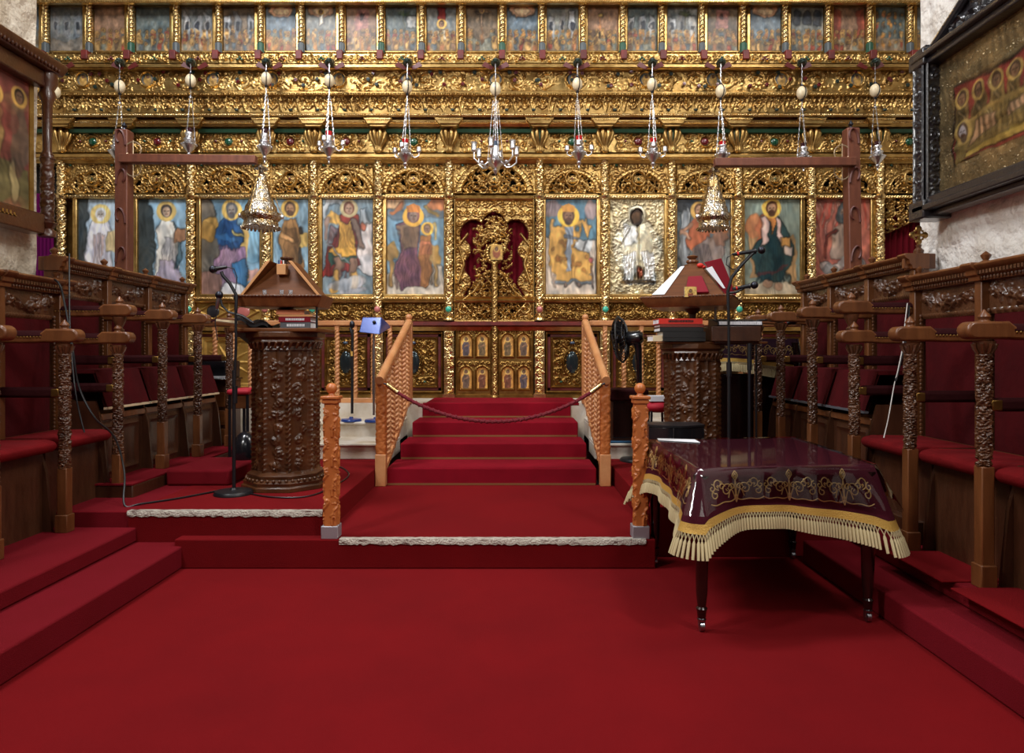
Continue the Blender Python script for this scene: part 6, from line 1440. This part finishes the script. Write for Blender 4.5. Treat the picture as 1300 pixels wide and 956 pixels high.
cable([W(404, 440, 5.75), W(405, 500, 5.75), W(405, 560, 5.75), (XP(405, 5.8), 5.8, SZ+.01), (XP(412, 5.9), 5.9, SZ+.008)], .007, 'black', 'black cable running straight down beside the left lectern')

# ================================================================== framed pictures on the piers
def side_picture(name, xw, face, y0, y1, z0, z1, P, m, fm, label, fw=.14):
    t = thing(name, (xw, (y0+y1)/2, z0), label, 'picture')
    # panel faces +x (face=1) or -x (face=-1)
    ax = (0, 1, 0) if face < 0 else (0, 1, 0); an = (face, 0, 0)
    U_ = P.U/P.w*(y1-y0); V_ = P.V/100*(z1-z0)
    G = np.stack([np.full(U_.shape, xw+face*.05)+ (P.H if hasattr(P, 'H') else 0)*face, (y1-U_) if face < 0 else (y0+U_), z0+V_], -1)
    mb = MB(); mb.grid(G, None, P.lin()); mb.box((xw, y0, z0), (xw+face*.045, y1, z1)); mb.build('painted_panel', m, t, color=True)
    return t
# left picture
y0, y1, z0, z1 = 2.9, 4.98, 2.47, 3.40; xw = -3.56
P = Paint(y1-y0, z1-z0, 110, (132,66,56), 9); w = P.w
P.poly([(0,0),(w,0),(w,34),(0,40)], (112,104,62)); 
for q in range(9): x = w*(q+.5)/9; P.ell(x, 46+(q % 3)*5, 9, 30, ((120,104,66),(164,128,72),(110,84,66))[q % 3]); P.head(x, 76+(q % 3)*5, 5, hr=1.7)
for q in range(30): P.ell(P.rs.rand()*w, P.rs.rand()*100, 6+8*P.rs.rand(), 5+6*P.rs.rand(), ((150,110,70),(168,70,60),(104,96,62))[q % 3], 0, .35)
for q in range(5): P.ell(w*(.12+.2*q), 20, 5, 16, (196,176,120), 0, .6)
P.noise(.12, 10)
T = side_picture('framed_picture', xw, 1, y0, y1, z0, z1, P, 'painting', 'frame_brown', 'large dim red and gold group picture in a brown frame on the left pier')
mb = MB(); x0, x1 = xw-.0, xw+.13
mb.box((x0, y0-.1, z1), (x1, y1+.04, z1+.12)); mb.build('frame_rail', 'frame_brown', T, bevel=.012); mb = MB(); mb.box((x0, y0-.1, z0-.15), (x1, y1+.04, z0)); mb.build('frame_rail', 'frame_brown', T, bevel=.012)
mb = MB(); mb.prism([(x0, y0-.2, z1+.12), (x1+.05, y0-.2, z1+.12), (x1+.09, y0-.2, z1+.17), (x1+.09, y0-.2, z1+.2), (x0, y0-.2, z1+.2)], (0, y1-y0+.36, 0)); 
for k in range(60): yy = y0+(k+.5)*(y1-y0+.1)/60; mb.ball((x1+.07, yy, z1+.14), .016, .012, .02, 6, 4)
mb.build('frame_cornice', 'frame_brown', T, bevel=.006)
mb = MB(); yy = y1+.09; f = vine_hf(.035, .5, 77, .014, .009)
mb.grid(f.cyl(x1-.02, yy, z0-.05, .035), None, None, True); mb.lathe(x1-.02, yy, [(.06, z0-.16), (.06, z0-.12), (.04, z0-.1), (.065, z0-.06), (.04, z0-.04)], 14); mb.lathe(x1-.02, yy, [(.05, z0+.42), (.03, z0+.48), (.035, z1-.1), (.06, z1-.04), (.045, z1), (.07, z1+.05), (.07, z1+.12)], 14)
mb.build('frame_colonette', 'frame_brown', T, sharp=70)
mb = MB(); r = random.Random(4); yy = y0+.9
while yy < y1-.25:
    h = r.uniform(.022, .034); mb.box((x1-.001, yy, z0-.075), (x1+.004, yy+.012, z0-.075+h)); mb.box((x1-.001, yy, z0-.075), (x1+.004, yy+.024, z0-.067)); yy += .036
mb.build('inscription', 'gold_flat', T)
MB().box((xw+.04, y1-.02, z0), (xw+.06, y1+.02, z1)).build('gilt_edge', 'gold_flat', T)
# right picture
y0, y1, z0, z1 = 2.85, 4.72, 2.53, 3.44; xw = 3.0
P = Paint(y1-y0, z1-z0, 130, (132,108,68), 12); w = P.w
H = np.zeros(P.U.shape); HHf = HF(y1-y0, z1-z0, .01); rr_ = random.Random(2)
for q in range(60): P.line(P.rs.rand()*w, P.rs.rand()*100, P.rs.rand()*w, P.rs.rand()*100, .5, (186,160,100), .2)
P.poly([(19,19),(w-14,19),(w-14,76),(19,76)], (150,56,48)); P.line(19, 76, w-14, 76, 1.2, (80,54,34)); P.line(19, 19, 19, 76, 1.2, (80,54,34))
for q in range(10):
    x = 27+q*(w-50)/9; P.ell(x, 50, 7.5, 18, ((138,110,60),(120,94,52),(150,122,66))[q % 3]); P.folds(x, 36, 60, 10, (84,66,36), 5, .6); P.line(x-3, 56, x+3, 48, 2.5, (176,146,96)); P.head(x, 64, 4.6, (140,104,76), (84,60,44), (186,154,80), hr=1.6)
P.poly([(21,30),(25,44),(50,50),(w-16,54),(w-16,34),(40,26)], (150,124,66)); P.poly([(36,30),(42,44),(58,45),(60,36)], (190,146,104)); P.poly([(70,38),(74,46),(96,47),(96,42)], (190,150,112)); P.head(29, 40, 5.2, (196,190,198), (104,80,62), (186,154,80), True, hr=1.7); P.poly([(26,20),(30,26),(w-16,36),(w-16,28)], (196,164,72)); P.poly([(19,19),(32,19),(34,28),(24,32)], (132,108,56))
for q in range(26): P.line(44+q*5, 47, 47+q*5, 30, .9, (100,80,42), .6)
P.noise(.10, 14)
yy, xx = np.mgrid[0:P.ny, 0:P.nx]; inside = (P.U > 19) & (P.U < w-14) & (P.V > 19) & (P.V < 76)
rw_ = np.random.RandomState(4); P.H = .006*(rw_.rand(P.ny, P.nx)**2)*(~inside)+.003*np.sin(xx*1.9)*np.sin(yy*1.7)*(~inside)+.005*np.clip(P.fld(20)+.6, 0, 3)*inside; P.H = np.maximum(P.H, 0)
T = side_picture('framed_picture', xw, -1, y0, y1, z0, z1, P, 'relief_paint', 'frame_black', 'gold embossed picture of haloed figures in a crested black frame, right pier')
mb = MB(); x0, x1 = xw, xw-.14
for (a, b, c_, d_, e) in ((y0-.1, y1+.12, z0-.06, z0, x1), (y0-.1, y1+.12, z0-.10, z0-.055, x1-.03), (y0-.1, y1+.12, z0-.13, z0-.095, x1+.03)): mb.box((x0, a, c_), (e, b, d_))
mb.build('frame_rail', 'frame_black', T, bevel=.01); mb = MB()
for (a, b, c_, d_, e) in ((y0-.1, y1+.1, z1, z1+.05, x1), (y0-.1, y1+.12, z1+.045, z1+.08, x1-.04)): mb.box((x0, a, c_), (e, b, d_))
mb.build('frame_rail', 'frame_black', T, bevel=.01)
f = HF(.12, z1-z0+.16, .008); r = random.Random(6); f.A += .004; f.scrolls(.01, .02, .11, f.h-.02, .10, .02, r, 5); f.frame(.005, .005, .115, f.h-.005, .006, .02)
mb = MB(); mb.box((x0+.04, y1, z0-.12), (x1, y1+.12, z1+.14)); G = f.P(xw-.145, y1+.12, z0-.06, ax=(0,-1,0), an=(-1,0,0)); mb.grid(G)
G = f.P(xw-.145, y1-.002, z0-.06, ax=(1,0,0), an=(0,-1,0)); mb.grid(G*np.array((1,1,1)))
mb.build('carved_side', 'frame_black', T, sharp=70)
mb = MB(); mb.box((x0+.03, y1-.02, z0-.15), (x1-.03, y1+.16, z0-.02)); mb.build('corner_block', 'frame_black', T, bevel=.012); mb = MB(); mb.box((x0+.03, y1-.02, z1), (x1-.03, y1+.16, z1+.12)); mb.build('corner_block', 'frame_black', T, bevel=.012)
# crest: carved, rising away from the near corner of the frame
w = y1+.0-y0; f = HF(w, .75, .01); f.scrolls(0, 0, w, .75, .16, .04, r, 6); f.A = np.maximum(f.A, .006)
lim = .04+.72*np.clip((f.X)/(w*.75), 0, 1)**.9
G = f.P(xw-.06, y1, z1+.08, ax=(0,-1,0), an=(-1,0,0)); mk = (f.Z < lim)[:-1, :-1]
mb = MB(); mb.grid(G, mk); mb.prism([(xw-.055, y1, z1+.08), (xw-.055, y1-w, z1+.08), (xw-.055, y1-w, z1+.78), (xw-.055, y1-w*.75, z1+.78), (xw-.055, y1, z1+.12)], (.04, 0, 0)); mb.build('carved_crest', 'frame_black', T, sharp=70)
mb = MB(); mb.tube([(xw-.09, y1+.02, z1+.11), (xw-.09, y1-w*.4, z1+.50), (xw-.09, y1-w*.75, z1+.82)], .028, 8); mb.build('crest_edge', 'frame_black', T)

# ================================================================== hanging lamps
def thinchain(mb, a, b, r=.0045, n=None):
    a, b = Vector(a), Vector(b); L = (b-a).length; n = n or max(4, int(L/.03)); 
    for k in range(n):
        c_ = a.lerp(b, (k+.5)/n); e = (b-a).normalized(); s = e.orthogonal().normalized() if k % 2 else e.cross(e.orthogonal()).normalized()
        l = L/n*.62; pts = [tuple(c_+e*l*math.sin(q)+s*r*1.4*math.cos(q)) for q in np.linspace(0, 2*PI, 9)]; mb.tube(pts, r*.55, 4)
ORD = ['leftmost','second','third','fourth','fifth','sixth (centre)','seventh','eighth','ninth','tenth','eleventh']
def hanging_lamp(px, eggy, top, bot, red, arms, lpx, label, d=8.22):
    x = XP(px, d); t = thing('hanging_lamp', (x, d, ZP(bot, d)), label, 'hanging lamp', 'silver oil lamps hanging from the screen')
    mb = MB(); thinchain(mb, W(px, 78, d), W(px, eggy-8, d)); mb.build('upper_chain', 'silver', t)
    e = MB().ball(W(px, eggy, d), .062, .062, .08, 20, 14).build('ostrich_egg', 'egg', t)
    zc = ZP(eggy, d); mb = MB(); mb.tube([(x+.064*math.cos(a)*.35, d-.064*abs(math.cos(a*.5))*0-.062*math.cos(a*0+0)*math.sqrt(max(0, 1-(math.sin(a))**2))-.002, zc+.081*math.sin(a)) for a in np.linspace(-PI/2, PI/2, 12)], .006, 5)
    mb.lathe(x, d, [(.018, zc-.1), (.022, zc-.085), (.012, zc-.075)], 10); mb.lathe(x, d, [(.012, zc+.075), (.022, zc+.085), (.018, zc+.1)], 10); mb.build('egg_band', 'dark_metal', e)
    xl = XP(lpx, d); zt, zb_ = ZP(top, d), ZP(bot, d); H = zt-zb_
    hz = zc-.20; mb = MB(); thinchain(mb, (x, d, zc-.1), (x, d, hz)); mb.lathe(x, d, [(.004, hz+.02), (.022, hz+.005), (.026, hz-.008), (.008, hz-.015)], 12)
    R = .085
    for q in range(3):
        a = .5+q*2*PI/3; thinchain(mb, (x+.015*math.cos(a), d+.015*math.sin(a), hz-.005), (xl+R*.8*math.cos(a), d+R*.8*math.sin(a), zb_+H*.55), .004)
    mb.build('chains', 'silver', t)
    pr = [(.004, 0), (.012, .04), (.008, .08), (.02, .13), (.03, .17), (.018, .22), (.03, .27), (.06, .36), (.085, .45), (.088, .50), (.065, .54), (.05, .58), (.066, .63), (.06, .67), (.04, .71), (.04, .76), (.05, .82), (.046, .86)]
    mb = MB(); mb.lathe(xl, d, [(r, zb_+H*u) for r, u in pr], 20)
    for q in range(10): a = 2*PI*q/10; mb.ball((xl+.085*math.cos(a), d+.085*math.sin(a), zb_+H*.48), .012, n=6, m=4)
    b = mb.build('bowl', 'silver', t)
    mb = MB(); mb.lathe(xl, d, [(.03, zb_+H*.84), (.036, zb_+H*.9), (.042, zb_+H), (.034, zb_+H), (.028, zb_+H*.88)], 16); mb.build('glass_cup', 'red_glass' if red else 'dark_glass', t)
    if arms:
        for q in range(3):
            a = q*2*PI/3+.4; dx, dy = math.cos(a), math.sin(a)*.8; zz = zb_+H*.5
            A = MB().tube([(xl+.06*dx, d+.06*dy, zz), (xl+.12*dx, d+.12*dy, zz-.03), (xl+.17*dx, d+.17*dy, zz+.0), (xl+.17*dx, d+.17*dy, zz+.04)], [.009, .008, .008, .01], 8).build('side_arm', 'silver', t)
            MB().lathe(xl+.17*dx, d+.17*dy, [(.012, zz+.03), (.034, zz+.05), (.03, zz+.06), (.03, zz+.1), (.024, zz+.1), (.02, zz+.06)], 12).build('candle_cup', 'silver', A)
LM = [(152,110,172,212,0,0,148,'behind the left wooden post'),(242,102.5,163,203,0,0,240,'above the left beam'),(338,100,164,208,0,0,336,'over the left bell-shaped lamp'),(418,102.5,167,208,1,1,417.5,'red glass and side cups, second left of the central one'),(517,110.5,177,215,1,1,514.5,'with a red glass, immediately left of the central one'),(733,107,173,214,1,1,735,'with a red glass, immediately right of the central one'),(828,107.5,176,215,1,1,829,'with a red glass and side cups, second right of the central one'),(915,116,180,212,1,0,917,'with a red glass, over the right bell-shaped lamp'),(1018,118,182,218,0,0,1020,'with plain dark glass behind the right beam'),(1111,115,180,217,0,0,1114,'furthest right, beside the right pier')]
for a in LM: hanging_lamp(*a[:7], 'silver hanging lamp, '+a[7])
d = 8.22; x = XP(70, d); t = thing('hanging_egg', W(70, 117, d), 'pale egg hanging half hidden at the left picture frame', 'hanging egg'); mb = MB(); thinchain(mb, W(70, 78, d), W(70, 109, d)); mb.build('chain', 'silver', t); MB().ball(W(70, 117, d), .06, .06, .078, 18, 12).build('ostrich_egg', 'egg', t)
# central chandelier
px = 629; x = XP(px, d); t = thing('silver_chandelier', W(px, 220, d), 'silver branched lamp on chains under an egg, in front of the central doors', 'chandelier')
mb = MB(); thinchain(mb, W(px, 80, d), W(px, 104, d)); zc = ZP(113, d); thinchain(mb, (x, d, zc-.08), (x, d, ZP(178, d)), .006)
for q in range(4): a = .4+q*PI/2; thinchain(mb, (x+.03*math.cos(a), d+.03*math.sin(a), ZP(128, d)), (x+.10*math.cos(a), d+.10*math.sin(a), ZP(205, d)), .0035)
mb.build('chains', 'silver', t); e = MB().ball(W(px, 113, d), .066, .066, .085, 20, 14).build('ostrich_egg', 'egg', t)
MB().tube([(x, d-.067*math.cos(a), zc+.086*math.sin(a)) for a in np.linspace(-PI/2, PI/2, 12)], .007, 5).build('egg_band', 'dark_metal', e)
zb_ = ZP(222, d); H = ZP(186, d)-zb_
mb = MB(); mb.lathe(x, d, [(r, zb_+H*u) for r, u in ((.004, 0), (.02, .08), (.03, .16), (.02, .22), (.07, .3), (.10, .42), (.105, .5), (.08, .6), (.05, .66), (.045, .8), (.05, .95), (.05, 1.0))], 24); mb.build('bowl', 'silver', t)
MB().lathe(x, d, [(.04, ZP(187, d)), (.05, ZP(180, d)), (.042, ZP(180, d)), (.03, ZP(186, d))], 16).build('glass_cup', 'gem_blue', t)
for q in range(6):
    a = q*PI/3+.35; dx, dy = math.cos(a), math.sin(a); zz = zb_+H*.45; k = .27
    A = MB().tube([(x+.08*dx, d+.08*dy, zz), (x+.14*dx, d+.14*dy, zz-.05), (x+.2*dx, d+.2*dy, zz-.04), (x+k*dx, d+k*dy, zz+.02), (x+k*dx, d+k*dy, zz+.10)], [.013, .01, .011, .01, .012], 8).build('arm', 'silver', t)
    MB().ball((x+.17*dx, d+.17*dy, zz-.02), .02).build('glass_drop', 'silver', A); mb = MB(); mb.lathe(x+k*dx, d+k*dy, [(.012, zz+.09), (.04, zz+.11), (.03, zz+.125), (.034, zz+.19), (.04, zz+.21), (.03, zz+.21), (.02, zz+.13)], 14); mb.build('candle_cup', 'silver', A)

# ================================================================== wooden lamp posts with bell lamps
def gallows(px0, px1, ytop, pxb, ybot, pxe, yb0, yb1, d, label, sg):
    xb = XP((px0+px1)/2, d); w = (px1-px0)*d/F/2; xt = XP(pxb, d)
    t = thing('lamp_post', (xb, d, SZ), label, 'lamp post')
    zt = ZP(ytop, d); mb = MB(); mb.prism([(xb-w, d-w, SZ), (xb+w, d-w, SZ), (xb+w, d+w, SZ), (xb-w, d+w, SZ)], (xt-xb, 0, zt-SZ)); P_ = mb.build('post', 'beam_wood', t, bevel=.012)
    z1 = (ZP(yb0, d)+ZP(yb0+6, d))/2; ze = ZP(yb1, d); x1 = XP(pxe, d); hw = .045
    xs = xt+(xb-xt)*.12
    MB().prism([(xs, d-.12, z1-.05), (xs, d-.12, z1+.045), (x1, d-.12, ze+.05), (x1, d-.12, ze-.035)], (0, .09, 0)).build('beam', 'beam_wood', t, bevel=.008)
    for k in range(6):
        u = .35+.12*k; z = SZ+(zt-SZ)*u; xx = xb+(xt-xb)*u; s = 1 if k % 2 else -1
        pts = [(xx+.05*math.cos(a)*s, d-w-.004, z+.11*math.sin(a*1.0)+.03*a) for a in np.linspace(0, 4.2, 14)]; mb = MB(); mb.tube(pts, .013, 5); mb.build('carved_scroll', 'beam_carving', P_)
    mb = MB(); xc = xs-sg*(w+.06)
    for s in (-1, 1): mb.tube([(xc+.085*math.cos(a), d-.06, z1+s*.10+.085*math.sin(a)) for a in np.linspace(0, 2*PI, 24)], .007, 6); mb.tube([(xc, d-.06, z1), (xc, d-.06, z1+s*.2)], .007, 6)
    mb.tube([(xs, d-.06, z1+.12), (xc-sg*.0, d-.06, z1)], .007, 6); mb.build('iron_scroll', 'wire', t)
    MB().lathe(xt, d, [(.02, zt), (.012, zt+.03), (.03, zt+.05), (.002, zt+.10)], 8).build('hook', 'dark_metal', t)
    return x1, ze
def bell_lamp(px, ytop, ybot, wpx, d, label, chimney=False):
    x = XP(px, d); k = d/F; zt, zb_ = ZP(ytop, d), ZP(ybot, d); H = zt-zb_; R = wpx*k/2
    t = thing('bell_lamp', (x, d, zb_), label, 'lamp'); pr = [(.84, .0), (.85, .08), (.82, .12), (.95, .17), (1.0, .22), (.96, .27), (.8, .31), (.76, .4), (.66, .46), (.62, .5), (.5, .62), (.4, .75), (.3, .9), (.26, 1.0), (.0, 1.0)]
    body = MB(); body.lathe(x, d, [(max(.004, r*R), zb_+H*.82*u) for r, u in pr], 28)
    for q in range(28): a = 2*PI*q/28; body.ball((x+.92*R*math.cos(a), d+.92*R*math.sin(a), zb_-.004), R*.07, n=6, m=4)
    b = body.build('bell', 'silver_gold', t)
    MB().lathe(x, d, [(R*.86, zb_+.004), (R*.84, zb_+.01), (.01, zb_+.012)], 24).build('bell_inside', 'unlit_opening', t)
    mb = MB(); za = zb_+H*.82; mb.lathe(x, d, [(R*.16, za), (R*.24, za+H*.03), (R*.12, za+H*.06), (R*.1, za+H*.1), (R*.34, za+H*.11), (R*.2, za+H*.15), (R*.08, za+H*.18)], 16); mb.build('cap', 'silver_gold', t)
    mb = MB()
    for q in range(3): a = 2*PI*q/3+.3; thinchain(mb, (x+.02*math.cos(a), d+.02*math.sin(a), zt), (x+R*math.cos(a), d+R*math.sin(a), zb_+H*.2), .005)
    mb.build('chains', 'gold', t)
    mb = MB()
    for q in range(4): a = 2*PI*q/4+.2; mb.ball((x+R*1.02*math.cos(a), d+R*1.02*math.sin(a), zb_+H*.18), .022, .022, .028, 8, 6)
    mb.build('lugs', 'silver', t)
d = 7.4
gallows(149, 165, 166, 158, 337, 329, 201, 206.5, d, 'reddish wooden post with a horizontal beam on the left, standing behind the stalls', -1)
bell_lamp(331.5, 209, 289, 50, d, 'bell-shaped silver-gilt lamp hanging from the end of the left beam')
gallows(1079, 1095, 164, 1080, 337, 904, 205, 210, d, 'reddish wooden post with a horizontal beam on the right, standing behind the stalls', 1)
bell_lamp(906, 212, 290, 44, d, 'bell-shaped silver-gilt lamp hanging from the end of the right beam')
tag(MB().box((XP(900.5, 7.35), 7.33, ZP(237, 7.35)), (XP(910, 7.35), 7.36, ZP(229, 7.35))).build('name_tag', 'gold_pale', bevel=.002), 'small square pale tag on the right bell lamp neck', 'tag')

# ================================================================== camera, light
cam = bpy.data.cameras.new('camera'); co = bpy.data.objects.new('camera', cam); COL.objects.link(co); SC.camera = co
co.location = (0, 0, EYE); co.rotation_euler = (PI/2, 0, 0); cam.sensor_width = 36; cam.sensor_fit = 'HORIZONTAL'; cam.lens = F/1300*36; cam.shift_y = (HY-478)/1300; cam.clip_start = .05
def area(name, loc, tgt, sx, sy, power, col):
    l = bpy.data.lights.new(name, 'AREA'); l.shape = 'RECTANGLE'; l.size = sx; l.size_y = sy; l.energy = power; l.color = col
    o = bpy.data.objects.new(name, l); COL.objects.link(o); o.location = loc; o.rotation_euler = (Vector(tgt)-Vector(loc)).to_track_quat('-Z', 'Y').to_euler(); return o
area('window_light_left', (-3.6, 4.2, 8.4), (.6, 9.0, 2.4), 1.1, 2.4, 470, (.95, .97, 1))
area('window_light_right', (3.8, 4.6, 8.4), (-.3, 9.0, 2.6), 1.1, 2.0, 230, (1, .97, .93))
area('dome_light', (0, 4.6, 9.2), (0, 5.2, 0), 1.4, 1.4, 90, (1, .97, .94))
area('nave_light', (.5, -2.0, 5.5), (0, 8.5, 3), 3, 1.5, 45, (1, .96, .9))
area('side_wall_fill', (-3.3, 1.0, 5.0), (3.06, 4.6, 2.4), .5, 1.2, 140, (1, .99, .97))  # lamp added to brighten the right pier wall
area('side_wall_fill', (2.7, .8, 5.6), (-3.6, 4.8, 2.4), .5, 1.2, 130, (1, .98, .94))  # lamp added to brighten the left pier wall
w = bpy.data.worlds.new('world'); SC.world = w; w.use_nodes = True; nt = w.node_tree
bg = nt.nodes['Background']; tc = nt.nodes.new('ShaderNodeTexCoord'); sp = nt.nodes.new('ShaderNodeSeparateXYZ'); rp_ = nt.nodes.new('ShaderNodeValToRGB')
nt.links.new(tc.outputs['Generated'], sp.inputs[0]); nt.links.new(sp.outputs[2], rp_.inputs[0]); nt.links.new(rp_.outputs[0], bg.inputs[0])
rp_.color_ramp.elements[0].position = .0; rp_.color_ramp.elements[0].color = (.05, .035, .03, 1); rp_.color_ramp.elements[1].position = .8; rp_.color_ramp.elements[1].color = (.75, .72, .70, 1)
bg.inputs[1].default_value = .12
SC.view_settings.view_transform = 'Standard'; SC.view_settings.look = 'None'; SC.view_settings.gamma = 1; SC.view_settings.exposure = 0; SC.view_settings.use_curve_mapping = False
SC.cycles.use_denoising = True; SC.cycles.max_bounces = 6
